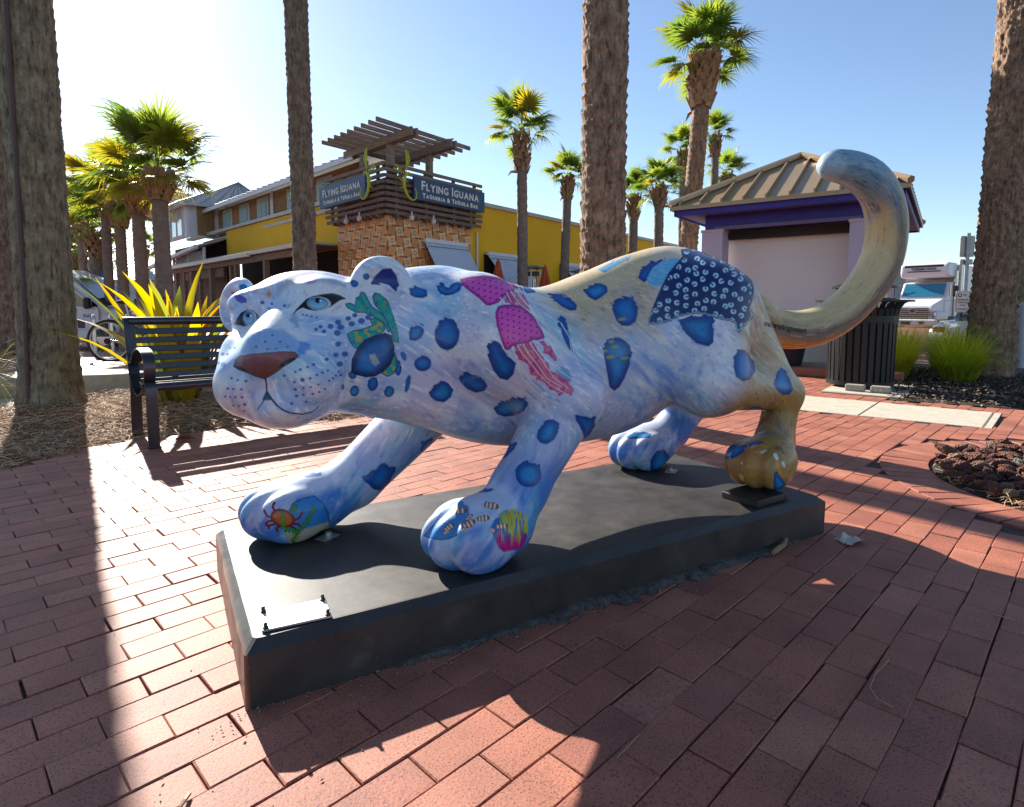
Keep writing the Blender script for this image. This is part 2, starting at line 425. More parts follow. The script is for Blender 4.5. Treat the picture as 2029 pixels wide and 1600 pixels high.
SPOTS = {'body': [Z2(p) for p in (
 [(45,370),(90,350),(150,360),(185,390),(188,430),(150,445),(90,440),(50,420)], [(260,350),(300,320),(350,365),(400,315),(450,310),(470,345),(440,390),(390,415),(330,425),(290,410),(265,380)],
 ell_poly(343,730,100,128), [(40,720),(60,670),(110,650),(150,665),(160,715),(140,760),(90,785),(45,775)], ell_poly(150,960,70,65),
 [(195,1190),(240,1150),(300,1100),(350,1120),(390,1175),(375,1230),(320,1272),(250,1260),(210,1225)], [(440,1080),(480,1030),(560,1050),(640,1100),(665,1140),(640,1180),(570,1195),(500,1165),(455,1115)],
 [(710,1320),(770,1265),(860,1235),(960,1235),(985,1275),(960,1335),(880,1375),(800,1385),(740,1365)], [(660,830),(700,775),(760,800),(820,900),(890,960),(870,1050),(820,1098),(760,1080),(710,1020),(675,930)],
 [(900,320),(960,340),(1040,385),(1045,400),(980,405),(930,380)], [(1135,405),(1180,405),(1260,415),(1340,460),(1375,505),(1365,540),(1320,545),(1250,510),(1180,450)],
 [(1420,385),(1480,345),(1550,320),(1605,345),(1618,395),(1570,435),(1520,465),(1470,440)], [(1645,495),(1690,450),(1760,430),(1820,430),(1845,480),(1855,560),(1840,630),(1790,665),(1730,665),(1690,630),(1660,560)],
 [(1580,840),(1620,770),(1680,755),(1740,770),(1790,820),(1805,880),(1790,980),(1750,1080),(1710,1150),(1670,1180),(1630,1150),(1615,1060),(1595,950)],
 [(1215,600),(1250,585),(1290,640),(1320,750),(1338,870),(1310,850),(1270,770),(1235,680)], [(1195,1000),(1250,980),(1300,1010),(1335,1070),(1320,1110),(1270,1080),(1215,1040)],
 [(5,1180),(20,1080),(45,1055),(58,1090),(45,1150),(25,1195)])]
 + [Z3(p) for p in ([(480,1035),(560,1005),(680,1010),(683,1060),(680,1160),(650,1185),(580,1165),(520,1110),(485,1060)], [(800,1240),(820,1195),(870,1210),(915,1270),(922,1330),(890,1375),(850,1385),(810,1360),(795,1300)],
 [(1050,1320),(1070,1300),(1110,1340),(1140,1430),(1120,1460),(1080,1465),(1040,1430),(1025,1395)], [(245,790),(260,740),(320,695),(400,680),(330,740),(300,800),(280,815)], [(10,740),(100,690),(200,660),(218,668),(120,720),(50,760)])],
 'near': [Z5(p) for p in ([(1425,180),(1480,165),(1540,185),(1600,175),(1595,250),(1560,320),(1510,360),(1495,300),(1460,240)], [(1130,350),(1145,290),(1190,220),(1260,205),(1310,230),(1305,310),(1270,370),(1210,405),(1160,390)],
 [(835,510),(850,440),(900,395),(985,385),(960,430),(900,500),(850,528)], ell_poly(1070,640,105,105), [(560,755),(650,740),(800,760),(760,780),(680,785),(600,772)])]
 + [Z6(p) for p in ([(990,700),(1030,650),(1090,620),(1160,635),(1165,670),(1100,720),(1040,745),(1000,740)], [(1180,625),(1250,600),(1300,610),(1230,650),(1195,650)], [(1375,860),(1385,830),(1430,880),(1470,930),(1440,980),(1380,995)],
 [(1545,600),(1565,520),(1600,500),(1590,580),(1570,660),(1550,650)], [(1180,350),(1240,330),(1300,350),(1280,375),(1200,370)])],
 'far': [Z4(p) for p in ([(1185,660),(1240,640),(1300,590),(1340,545),(1400,570),(1460,590),(1430,660),(1395,740),(1330,772),(1280,760),(1240,720),(1200,690)], [(1650,440),(1670,380),(1740,350),(1775,400),(1740,480),(1690,515),(1665,490)], [(640,655),(750,625),(870,630),(870,650),(760,665)])]
 + [Z6(p) for p in ([(420,830),(425,750),(470,680),(530,670),(575,720),(578,790),(560,835),(490,850)], [(590,700),(650,685),(755,690),(740,740),(700,790),(640,790),(600,760)], [(230,570),(300,535),(380,530),(435,545),(420,575),(330,585),(260,585)], [(780,295),(870,305),(850,350),(800,380)])],
 'head': [Z1(p) for p in ([(1640,720),(1660,670),(1710,650),(1750,665),(1760,715),(1740,760),(1690,785),(1645,775)], ell_poly(1390,165,40,35), ell_poly(1550,168,30,28), ell_poly(1303,272,26,28), ell_poly(1210,330,30,28), ell_poly(222,355,22,22), ell_poly(328,358,33,28),
 ell_poly(1210,1180,38,45,.3), ell_poly(1355,1125,42,55,.2), ell_poly(1485,1185,40,48,.5), ell_poly(1630,1130,26,68,.2), ell_poly(1195,1055,32,32), ell_poly(1555,1000,28,60), ell_poly(1600,905,20,38,-.3), ell_poly(1117,1150,12,22))]}
DOTS = [(905,692,16),(940,672,16),(967,708,18),(1020,668,23),(1080,635,24),(1100,675,26),(1160,606,22),(1188,648,25),(1212,580,20),(1265,625,27),(1318,597,24),(1073,722,26),(1080,808,24),(1062,895,22),(1133,888,24),(1093,968,25),(990,930,16),(955,1035,12),(998,1020,11),(912,1053,12),(885,970,14),(838,990,11),(780,1012,12),(740,1030,10),(653,1060,12),(735,1110,12),(797,1093,18),(858,1080,12),(740,1168,13),(805,1155,11),(865,1150,10),(925,1130,10),(750,1220,14),(805,1210,10),(712,1280,13),(825,1267,10),(880,1205,10),(930,1190,10),(975,1165,10),(1010,1100,10),(1040,1080,10),(1060,1060,10),(1085,1030,11),(1100,1055,12),(235,1080,10),(285,1095,10),(350,1103,13),(205,1162,10),(250,1165,10),(313,1168,11),(185,1225,9),(225,1230,9),(265,1230,10),(318,1230,12),(250,1295,9),(293,1300,10),(340,1288,13),(335,1340,9),(165,888,16),(203,890,14),(170,970,22),(222,840,9),(260,838,10),(130,960,13),(480,480,16),(555,490,13),(655,505,14),(530,525,11),(800,575,9),(830,580,9),(870,590,10),(910,600,9),(560,740,9),(500,790,9),(620,790,10),(430,830,9),(680,830,9),(520,850,9),(590,845,8)]
NOSE = Z1([(255,985),(265,935),(300,905),(400,890),(520,880),(650,868),(740,875),(765,895),(755,915),(720,940),(650,985),(590,1030),(500,1085),(430,1065),(360,1035),(290,1010)])
EYE_R = Z1([(720,575),(750,530),(790,490),(830,450),(880,430),(950,415),(1030,405),(1090,420),(1145,450),(1100,460),(1060,485),(1020,515),(960,540),(900,545),(840,535),(800,520),(760,540)])
EYE_L = Z1([(258,655),(280,600),(310,560),(350,540),(400,540),(440,570),(460,605),(440,610),(420,640),(380,660),(330,670),(300,660)])
SHARK = Z3([(490,625),(560,612),(700,640),(820,700),(890,770),(915,850),(905,920),(890,960),(915,1000),(905,1020),(870,1060),(825,1105),(810,1090),(805,1050),(780,1040),(700,1025),(640,1005),(600,995),(540,1000),(480,1015),(420,1045),(360,1055),(303,1060),(305,1020),(340,930),(370,860),(420,760),(470,700),(500,665)])
FISH_BODY = Z1([(1185,1030),(1190,930),(1230,850),(1290,780),(1370,745),(1450,720),(1500,740),(1525,830),(1520,900),(1490,970),(1430,1030),(1370,1065),(1300,1070),(1240,1055),(1200,1040)])
FINS = [Z1(p) for p in ([(1215,500),(1220,440),(1245,430),(1260,395),(1290,400),(1320,460),(1350,510),(1420,560),(1470,620),(1500,700),(1480,720),(1440,640),(1360,595),(1290,560),(1220,560),(1150,520),(1135,490),(1170,480)],
 [(1350,430),(1370,400),(1410,410),(1430,430),(1470,460),(1490,510),(1520,540),(1540,590),(1555,640),(1550,690),(1560,740),(1560,800),(1520,790),(1500,720),(1470,640),(1430,570),(1370,500)],
 [(1150,730),(1200,700),(1270,690),(1350,660),(1330,610),(1380,600),(1440,640),(1455,690),(1430,720),(1370,745),(1290,780),(1230,850),(1200,830),(1165,780)], [(1420,1040),(1490,970),(1530,870),(1550,930),(1545,1000),(1520,1045),(1470,1068)])]
JELLY = [Z2(p) for p in ([(440,295),(520,275),(640,262),(760,280),(860,320),(915,360),(870,390),(800,430),(750,480),(690,505),(650,500),(600,450),(520,390),(470,350)], [(725,560),(745,510),(800,495),(880,495),(960,520),(1030,590),(1080,650),(1120,760),(1060,780),(1030,775),(990,800),(900,815),(860,830),(830,860),(800,850),(780,800),(760,740),(735,660)])]
JTENT = [Z2(p) for p in ([(790,440),(880,390),(940,420),(990,500),(1010,550),(960,520),(900,490),(800,490)], [(880,820),(1030,790),(1090,900),(1140,960),(1170,1030),(1230,1060),(1310,1110),(1350,1170),(1330,1205),(1240,1210),(1160,1170),(1120,1130),(1050,1080),(1000,1050),(980,980),(950,940),(900,930)], [(1080,790),(1130,800),(1200,880),(1220,920),(1200,935),(1150,890),(1110,870)])]
JLINES = [Z2(p) for p in ([(880,370),(960,470),(1060,620),(1130,760),(1200,860),(1280,980),(1340,1060)], [(920,340),(1010,470),(1100,600),(1180,760),(1260,900)], [(850,390),(930,500),(1000,560)], [(820,400),(860,480)], [(770,440),(800,490)], [(865,830),(900,940),(960,1030),(1050,1150),(1150,1250)], [(835,860),(870,940),(900,960)], [(905,815),(940,880),(990,950),(1080,1050),(1180,1150),(1280,1200)], [(950,810),(1000,900),(1060,980),(1150,1090),(1250,1150)], [(1000,800),(1060,880),(1120,980),(1200,1080),(1300,1160)], [(1030,790),(1100,900),(1200,1000),(1330,1080),(1500,1150)], [(1250,640),(1310,760),(1340,880),(1400,1000),(1480,1100),(1560,1180)], [(700,500),(720,520)], [(900,960),(930,1050),(1000,1150),(1100,1230),(1250,1290)])]
CLOWN = [(520,930,58,24,-.05),(778,890,52,27,.2),(600,980,32,17,-.7),(713,990,45,25,-.1),(440,1062,42,22,-.7),(420,1098,26,14,-.6),(598,1035,52,28,-.5),(560,1075,26,15,-.6),(860,1052,46,22,-.1),(785,1085,22,17,.3)]
def fur_flow(Q, tp):
    """unit direction of the painted hair at each point (statue coordinates)"""
    n = len(Q); f = np.tile(np.array([.80, 0, -.55]), (n, 1))
    hd = (Q-HD_O)@HD_R.T/HD_K
    low = ss(Q[:, 2], .62, .45); fl = np.tile(np.array([-.55, 0, -.8]), (n, 1)); fl[Q[:, 0] > 1.45] = (.1, 0, -1.0)
    f = f*(1-low[:, None])+fl*low[:, None]
    pawm = ss(Q[:, 2], .40, .30)[:, None]; f = f*(1-pawm)+np.array([-.6, .0, -.7])*pawm
    nose = np.array([0, .26, -.03]); hv = (hd-nose); hv[:, 1] *= .8; hw = (hv@HD_R); hw /= np.linalg.norm(hw, axis=1)[:, None]+1e-9
    hm = (ss(np.linalg.norm((hd-np.array([0, .05, -.03]))*np.array([1, .8, 1]), axis=1), .27, .19))[:, None]; f = f*(1-hm)+hw*hm
    return f/np.linalg.norm(f, axis=1)[:, None], hm[:, 0], hd
def paint_jaguar(Wp, Nr):
    n = len(Wp); Q = w2stz(Wp); tp = tail_path(); V = _C-Wp; V /= np.linalg.norm(V, axis=1)[:, None]
    facing = (Nr*V).sum(1)
    flow, headm, hd = fur_flow(Q, tp)
    # tail parameter
    d2 = np.full(n, 9.0); tk = np.zeros(n)
    for i, p in enumerate(tp):
        d = ((Q-p)**2).sum(1); m = d < d2; d2[m] = d[m]; tk[m] = i/(len(tp)-1)
    tail = ss(Q[:, 0], 2.20, 2.34)*(d2 < .15**2) ; tail = np.where((Q[:, 0] > 2.44) & (Q[:, 2] > .62), 1.0, tail*(Q[:, 2] > .70))
    tt = np.gradient(tp, axis=0); tt /= np.linalg.norm(tt, axis=1)[:, None]; ti = np.clip((tk*(len(tp)-1)).round().astype(int), 0, len(tp)-1)
    flow = flow*(1-tail[:, None])+tt[ti]*tail[:, None]
    # line-integral streaks
    st = np.zeros(n, np.float32); st2 = np.zeros(n, np.float32)
    st3 = np.zeros(n, np.float32)
    for k in range(-4, 5):
        st += vnoise(Q+flow*(k*.0085), 125.0); st2 += vnoise(Q+flow*(k*.018)+3.3, 48.0); st3 += vnoise(Q+flow*(k*.0075)+7.7, 150.0)
    st = (st/9-.5)*4.4; st2 = (st2/9-.5)*3.8; st3 = (st3/9-.5)*4.4
    big = vnoise(Q+1.7, 5.5)*.6+vnoise(Q+5.1, 12.0)*.4; big2 = vnoise(Q+8.2, 4.5)*.6+vnoise(Q+2.9, 10.0)*.4; big3 = vnoise(Q+6.6, 6.5)*.65+vnoise(Q+9.9, 14.0)*.35
    C = np.zeros((n, 3)); rgb = lambda *c: np.array(c, float)
    def mix(m, c):
        m = np.clip(m, 0, 1)[:, None]; C[:] = C*(1-m)+np.asarray(c)*m
    C[:] = rgb(.74, .76, .80)
    mix(ss(big+.12*st2, .40, .60)*.80, rgb(.40, .54, .80)); mix(ss(big2+.12*st2, .46, .66)*.65, rgb(.62, .54, .72)); mix(ss(big3+.12*st2, .54, .72)*.65, rgb(.33, .62, .74)); mix(ss(vnoise(Q+4.4, 8)+.12*st2, .60, .78)*.55, rgb(.78, .58, .62))
    mix(ss(st2, .15, .75)*.50, rgb(.22, .36, .66)); mix(ss(-st2, .2, .8)*.55, rgb(.86, .83, .84)); mix(ss(st, .2, .8)*.55, rgb(.20, .30, .56)); mix(ss(st3, .15, .7)*.85, rgb(.91, .90, .90)); mix(ss(-st3+.4*st, .6, 1.1)*.45, rgb(.34, .28, .38)); mix(ss(st*st3*3.0, .35, .9)*.4, rgb(.30, .58, .70))
    # image position used to transfer the painted motifs; far side gets the mirrored design
    fs = (facing < 0.0)
    Qm = Q.copy(); Qm[fs, 1] = 2*.515-Q[fs, 1]
    hdm = hd.copy(); hdm[fs & (headm > .3), 0] *= -1
    hh = fs & (headm > .3); Qm[hh] = HD_O+HD_K*(hdm[hh]@HD_R)
    U = proj_np(stz2w(Qm)); u, v = U[:, 0], U[:, 1]
    near = Qm[:, 1] < .42
    body = (Q[:, 2] > .40) & (tail < .5); 
    legn = near & (Q[:, 2] < .80); legf = (~near) & (Q[:, 2] < .64)
    def sel(m, poly, pad=10):
        A = np.array(poly); return np.where(m & (u > A[:, 0].min()-pad) & (u < A[:, 0].max()+pad) & (v > A[:, 1].min()-pad) & (v < A[:, 1].max()+pad))[0]
    def mixi(i, m, c):
        m = np.clip(m, 0, 1)[:, None]; C[i] = C[i]*(1-m)+np.asarray(c)*m
    isbody = body & (headm < .75) & ~((legf) & (Q[:, 2] < .50))
    # tan and brown fur along back, rump and hind leg
    tanm = ss(u+.6*(560-v)+18*st2, 1040, 1120)*ss(v-.0*u+20*st2, 720, 600)*ss(u, 1560, 1500)*ss(Q[:, 0], .9, 1.1)
    tanm = np.maximum(tanm*ss(u+14*st2, 1340, 1270), ss(u+.25*(v-600)+16*st2, 1440, 1530)*ss(Q[:, 0], 1.7, 1.9))*(tail < .5)
    mix(tanm*.90, rgb(.52, .385, .22)); mix(tanm*ss(st2, .1, .7)*.65, rgb(.30, .215, .125)); mix(tanm*ss(st, .2, .8)*.55, rgb(.17, .125, .095)); mix(tanm*ss(st3, .15, .7)*.75, rgb(.78, .64, .43)); mix(tanm*ss(big3+.1*st2, .56, .70)*.35, rgb(.40, .40, .48))
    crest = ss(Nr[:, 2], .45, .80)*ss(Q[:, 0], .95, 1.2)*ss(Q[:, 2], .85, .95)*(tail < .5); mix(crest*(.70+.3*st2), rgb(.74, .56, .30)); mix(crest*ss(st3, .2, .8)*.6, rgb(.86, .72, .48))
    brown = ss(Q[:, 2]+.03*st2, .64, .55)*legn*ss(Q[:, 0], 1.7, 1.85); mix(brown*.95, rgb(.36, .215, .055)); mix(brown*ss(st2, .1, .7)*.7, rgb(.13, .085, .045)); mix(brown*ss(st, .2, .8)*.5, rgb(.07, .05, .035)); mix(brown*ss(st3, .2, .8)*.55, rgb(.58, .40, .17)); mix(brown*ss(big2+.1*st2, .54, .68)*.45, rgb(.26, .26, .36)); mix(brown*ss(big+.1*st2, .56, .7)*.5, rgb(.55, .20, .035))
    # blue washes on legs, chin, flank
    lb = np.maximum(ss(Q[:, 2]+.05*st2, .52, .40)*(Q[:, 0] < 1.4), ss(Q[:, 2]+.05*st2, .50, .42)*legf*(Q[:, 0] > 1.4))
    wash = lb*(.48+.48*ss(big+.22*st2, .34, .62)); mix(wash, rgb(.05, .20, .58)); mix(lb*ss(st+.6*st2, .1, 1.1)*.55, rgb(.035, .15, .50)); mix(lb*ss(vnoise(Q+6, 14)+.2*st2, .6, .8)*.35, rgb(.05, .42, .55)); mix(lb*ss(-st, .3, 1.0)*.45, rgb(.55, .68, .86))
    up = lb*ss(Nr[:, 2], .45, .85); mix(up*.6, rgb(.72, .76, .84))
    fl = ss(u+20*st2, 1180, 1250)*ss(u, 1420, 1340)*ss(v+12*st2, 640, 720)*isbody; mix(fl*.55*(.5+.5*st2), rgb(.10, .27, .66))
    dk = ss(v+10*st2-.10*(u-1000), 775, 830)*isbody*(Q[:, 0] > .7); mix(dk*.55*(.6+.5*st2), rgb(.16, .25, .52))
    # head accents
    H = headm > .3
    mix(headm*ss(-hd[:, 2]+.02*st2, -.02, .10)*ss(st2+.5*st, -.2, .9)*.35, rgb(.30, .36, .66))
    i = sel(H, Z1([(320,700),(780,890)]), 10); mixi(i, .75*ss(sd_poly(U[i], Z1([(300,880),(340,790),(420,730),(530,690),(640,690),(740,760),(780,820),(770,880),(650,860),(500,880),(380,890)]))+4*st[i], 5, -5), rgb(.16, .36, .68))
    for poly, c, a in ((Z1([(700,575),(740,560),(770,620),(780,700),(740,680),(715,640)]), rgb(.07, .22, .52), .6), (Z1([(770,800),(830,800),(860,850),(790,890),(765,930)]), rgb(.04, .22, .62), .8), (Z1([(490,410),(530,380),(570,400),(555,440),(520,450)]), rgb(.55, .22, .06), .85), (Z1([(550,430),(700,260),(880,240),(700,340),(600,440)]), rgb(.42, .38, .36), .55), (Z1([(830,320),(900,270),(930,315),(860,335)]), rgb(.42, .16, .42), .8), (Z1([(890,280),(1000,245),(1140,280),(1140,360),(1040,340),(920,310)]), rgb(.36, .40, .50), .7), (Z1([(410,350),(450,330),(440,400),(410,400)]), rgb(.6, .3, .1), .6)):
        i = sel(H, poly, 12); mixi(i, a*ss(sd_poly(U[i], poly)+6*st[i], 4, -4), c)
    # blue spots with feathered upper edges
    masks = {'body': isbody & ~legf, 'near': legn, 'far': legf, 'head': (headm > .02) & (Q[:, 2] > .5)}
    for kk, polys in SPOTS.items():
        for q, poly in enumerate(polys):
            i = sel(masks[kk], poly, 14)
            if len(i) == 0: continue
            A = np.array(poly); y0, y1 = A[:, 1].min(), A[:, 1].max(); rel = np.clip((U[i, 1]-y0)/(y1-y0+1e-6), 0, 1); sz = min(y1-y0, np.ptp(A[:, 0]))
            sd = sd_poly(U[i], poly)+st[i]*(1-ss(rel, .25, .6))*min(5.0, sz*.18)
            lite = kk == 'body' and q in (15, 21)
            core = ss(-sd/(sz*.5+1e-6), .05, .75)[:, None]
            c = rgb(.006, .055, .27)*(1-core)+(rgb(.020, .24, .54) if q % 2 else rgb(.014, .17, .50))*core
            if lite: c = c*.4+rgb(.25, .55, .72)*.6
            c = c*(1+.25*st[i][:, None])*(1-.35*ss(rel, .75, 1.0))[:, None]
            mixi(i, ss(sd, 1.3, -1.3), np.clip(c, 0, 1))
    i = sel(isbody, Z3([(295,672),(490,840)])); mixi(i, ss(sd_poly(U[i], Z3([(295,790),(330,730),(400,680),(470,672),(490,690),(430,760),(390,830),(350,840),(310,830)])), 1.5, -1.5), rgb(.16, .46, .68)+.1*st[i][:, None])
    for x, y, r in DOTS:
        p = ell_poly(*Z1([(x, y)])[0], r/4*1.08, r/4*.92, 0, 8); i = sel(H, p, 4); mixi(i, ss(sd_poly(U[i], p)+st[i]*.6, .9, -.9)*.92, rgb(.015, .10, .34))
    # ear insides
    for poly, c in ((Z1([(1340,330),(1370,270),(1430,215),(1500,205),(1545,270),(1560,340),(1540,380),(1480,350),(1400,330)]), rgb(.008, .03, .22)), (Z1([(230,395),(290,410),(345,440),(360,455),(310,500),(265,450)]), rgb(.09, .09, .45))):
        i = sel(Q[:, 2] > .8, poly, 14); A = np.array(poly); rel = (U[i, 1]-A[:, 1].min())/np.ptp(A[:, 1]); mixi(i, ss(sd_poly(U[i], poly)+st[i]*6*ss(rel, .5, .8), 1.5, -1.5), c)
    # butterfly-finned fish on the cheek
    for q, p in enumerate(FINS):
        i = sel(H, p, 6); sd = sd_poly(U[i], p); mixi(i, ss(sd, 1.2, -.6), rgb(.005, .04, .10)); g = vnoise(np.c_[U[i]*.11, np.zeros(len(i))+q*7.0], 1.0)
        c = rgb(.008, .30, .38)*(1-g[:, None])+rgb(.02, .42, .24)*g[:, None]; mixi(i, ss(sd, -.6, -2.4), c)
        rad = vnoise(np.c_[np.arctan2(U[i, 1]-662, U[i, 0]-765)*9, np.zeros(len(i)), np.zeros(len(i))+q], 1.0); mixi(i, ss(sd, -.8, -3)*ss(rad, .6, .75)*.5, rgb(.01, .08, .20))
        if q in (2, 3): mixi(i, ss(sd, -1.5, -4)*ss(vnoise(np.c_[U[i]*.16, np.zeros(len(i))], 1.0), .52, .68)*.85, rgb(.55, .38, .02))
        else: mixi(i, ss(sd, -1.5, -4)*ss(vnoise(np.c_[U[i]*.2, np.zeros(len(i))+3.0], 1.0), .68, .8)*.6, rgb(.35, .28, .05))
    i = sel(H, FISH_BODY, 6); sd = sd_poly(U[i], FISH_BODY); mixi(i, ss(sd, 1.6, -.4), rgb(.004, .01, .05)); lobe = ss(-sd, 2, 22)[:, None]*(.5+.8*vnoise(np.c_[U[i]*.06, np.zeros(len(i))], 1.0))[:, None]
    mixi(i, ss(sd, -.8, -2.8), rgb(.004, .03, .13)*(1-lobe)+rgb(.012, .17, .48)*lobe)
    p = Z1([(1330,890),(1370,880),(1385,920),(1410,960),(1380,990),(1345,960)]); i = sel(H, p, 6); mixi(i, ss(sd_poly(U[i], p)+3*st[i], 2, -2)*.7, rgb(.50, .50, .44))
    # nose, mouth, eyes
    i = sel(H, NOSE, 8); sd = sd_poly(U[i], NOSE); A = np.array(NOSE); a = np.clip((U[i, 0]-464)/128, 0, 1)[:, None]; b = np.clip((U[i, 1]-700)/50, 0, 1)[:, None]
    c = (rgb(.26, .09, .15)*(1-a)+rgb(.30, .085, .07)*a)*(1-b)+rgb(.12, .05, .025)*b; mixi(i, ss(sd+st[i]*.8, 2.2, .2)*.9, rgb(.01, .012, .03)); mixi(i, ss(sd, .2, -1.6), c*(1+.15*st[i][:, None]))
    for p in (Z1([(605,995),(640,945),(700,922),(755,912),(720,945),(650,988)]), Z1([(255,985),(300,983),(345,1012),(360,1034),(290,1012)])):
        i = sel(H, p, 5); mixi(i, ss(sd_poly(U[i], p), 1.2, -1.2), rgb(.008, .006, .008))
    for L, w in ((Z1([(505,1085),(512,1130),(515,1190),(500,1240),(470,1290),(440,1330)]), 1.5), (Z1([(515,1190),(545,1235),(590,1290),(640,1330),(700,1355),(800,1365),(880,1345),(930,1300)]), 1.7), (Z1([(480,900),(478,1060)]), .0)):
        if w <= 0: continue
        i = sel(H, L, 8); d, k = sd_line(U[i], L); mixi(i, ss(d, w*(1.25-k*.8)+1.0, w*(1.25-k*.8)-.7)*.95, rgb(.008, .02, .06))
    p = Z1([(507,1180),(520,1180),(560,1245),(520,1255),(480,1252)]); i = sel(H, p, 6); mixi(i, ss(sd_poly(U[i], p)+st[i]*1.5, 1.5, -1.5)*.9, rgb(.01, .05, .12))
    for eye, (ix, iy, rx, ry), (px_, py_, pr) in ((EYE_R, (928, 487, 96, 54), (918, 463, 22)), (EYE_L, (378, 602, 56, 60), (366, 582, 18))):
        i = sel(H, eye, 6); mixi(i, ss(sd_poly(U[i], eye), 1.2, -.8), rgb(.008, .007, .008))
        p = ell_poly(*Z1([(ix, iy)])[0], rx/4, ry/4, .05); i = sel(H, p, 5); sd = sd_poly(U[i], p); mixi(i, ss(sd, .8, -.8), rgb(.45, .50, .54))
        p2 = ell_poly(*Z1([(ix-10, iy-2)])[0], rx/4*.84, ry/4*.84, .05); i = sel(H, p2, 5); sd = sd_poly(U[i], p2); g = np.clip((U[i, 1]-(480+iy/4-ry/4))/(ry/2), 0, 1)[:, None]
        mixi(i, ss(sd, .8, -.8), rgb(.01, .05, .14)); mixi(i, ss(sd, -.5, -2.0), rgb(.04, .22, .50)*(1-g)+rgb(.34, .60, .70)*g)
        p = ell_poly(*Z1([(px_, py_)])[0], pr/4, pr/4); i = sel(H, p, 4); mixi(i, ss(sd_poly(U[i], p), .8, -.8), rgb(.004, .005, .01))
        p = ell_poly(*Z1([(px_+22, py_+3)])[0], 2.2, 1.9, 0, 8); i = sel(H, p, 4); mixi(i, ss(sd_poly(U[i], p), .8, -.8), rgb(.9, .9, .9))
    for x, y, r in ((1040,543,14), (1068,525,16), (1095,512,14)):
        p = ell_poly(*Z1([(x, y)])[0], r/4, r/4, 0, 10); i = sel(H, p, 4); mixi(i, ss(sd_poly(U[i], p), .9, -.9), rgb(.62, .58, .56))
    # whale-shark cape on the rump
    i = sel(isbody, SHARK, 8); sd = sd_poly(U[i], SHARK); mixi(i, ss(sd, 1.2, -1.2), rgb(.006, .02, .11)*(1+.4*big[i][:, None]))
    mixi(i, ss(np.abs(sd+2.6+np.sin(U[i, 0]*.55)*1.0), 1.5, .4)*(U[i, 1] > 612)*.8, rgb(.40, .60, .66))
    g = 18.5; gx = U[i, 0]/g; row = np.floor(gx); gy = U[i, 1]/g+.5*(row % 2); cx = row; cy = np.floor(gy)
    h1 = np.modf(np.sin(cx*12.9898+cy*78.233)*43758.5453)[0]; h2 = np.modf(np.sin(cx*39.346+cy*11.135)*24634.634)[0]
    dx = (gx-cx-.5-.26*h1)*g; dy = (gy-cy-.5-.26*h2)*g; rr = np.hypot(dx, dy*1.05); ang = np.arctan2(dy, dx)+h1*6
    ring = ss(rr, 6.3, 5.0)*ss(rr, 1.2, 2.4)*(1-.85*ss(np.cos(ang), .80, .95)); mixi(i, ring*ss(sd, -3.5, -6.0), rgb(.42, .66, .76))
    # jellyfish
    for q, p in enumerate(JELLY):
        i = sel(isbody, p, 6); sd = sd_poly(U[i], p); mixi(i, ss(sd, 1.2, -1.2), rgb(.34, .012, .22)); mixi(i, ss(sd, -1.5, -9), rgb(.78, .085, .46)*(1+.14*st3[i][:, None]))
        g = 11.5; gx = U[i, 0]/g; row = np.floor(gx); gy = (U[i, 1]+.25*U[i, 0])/g+.5*(row % 2); dx = (gx-row-.5)*g; dy = (gy-np.floor(gy)-.5)*g; mixi(i, ss(np.hypot(dx, dy), 2.5, 1.3)*ss(sd, -3, -5), rgb(.13, .006, .13))
    for q, p in enumerate(JTENT):
        i = sel(isbody, p, 8); w = vnoise(np.c_[U[i]*.13, np.zeros(len(i))+q], 1.0); sd = sd_poly(U[i], p)+(w-.5)*7; mixi(i, ss(sd, 1.2, -1.2)*.95, rgb(.55, .02, .18)); mixi(i, ss(sd, -1, -4)*ss(w, .45, .7)*.8, rgb(.80, .16, .26)); mixi(i, ss(np.abs(w-.5), .05, .015)*ss(sd, 0, -2)*.7, rgb(.85, .55, .6))
    for L in JLINES:
        i = sel(isbody, L, 6); d, k = sd_line(U[i]+np.c_[np.sin(U[i, 1]*.12)*1.3, np.zeros(len(i))], L); mixi(i, ss(d, 1.7, .5)*(.8-.35*k), rgb(.84, .80, .80))
    # little fish
    for x, y, rx in [(1645,790,24),(1675,830,30),(1640,912,36),(1750,920,34),(1600,862,14)]+[(1730,612,34)]:
        p = ell_poly(*Z2([(x, y)])[0], rx/4, 3.0, -.15, 10); i = sel(isbody, p, 4); mixi(i, ss(sd_poly(U[i], p), 1.0, -1.0), rgb(.30, .34, .02))
    pond = Z5([(230,1130),(290,1150),(370,1165),(440,1155),(500,1130),(580,1060),(610,960),(600,900),(550,860),(480,855),(420,880),(370,930),(330,1020)]); i = sel(legn, pond, 12); sd = sd_poly(U[i], pond)+st[i]*3*(U[i, 1] < 1020); mixi(i, ss(sd, 1.5, -1.5)*.92, rgb(.015, .20, .50)*(1+.3*st2[i][:, None])); mixi(i, ss(np.abs(sd+1.5), 2.0, .5)*(U[i, 1] > 1040)*.7, rgb(.008, .05, .22))
    coral = Z5([(765,1070),(800,1000),(870,930),(960,920),(1040,960),(1060,1050),(1060,1120),(1030,1210),(985,1240),(930,1245),(870,1258),(830,1220),(795,1140)]); i = sel(legn, coral, 12); sd = sd_poly(U[i], coral)+st[i]*3*(U[i, 1] < 1030)
    mixi(i, ss(sd, 1.5, -1.5)*.95, rgb(.015, .12, .40)); xx = U[i, 0]; yy = U[i, 1]; s1 = vnoise(np.c_[xx*.42, yy*.05, np.zeros(len(i))], 1.0); s2 = vnoise(np.c_[xx*.5+9, yy*.06, np.zeros(len(i))], 1.0)
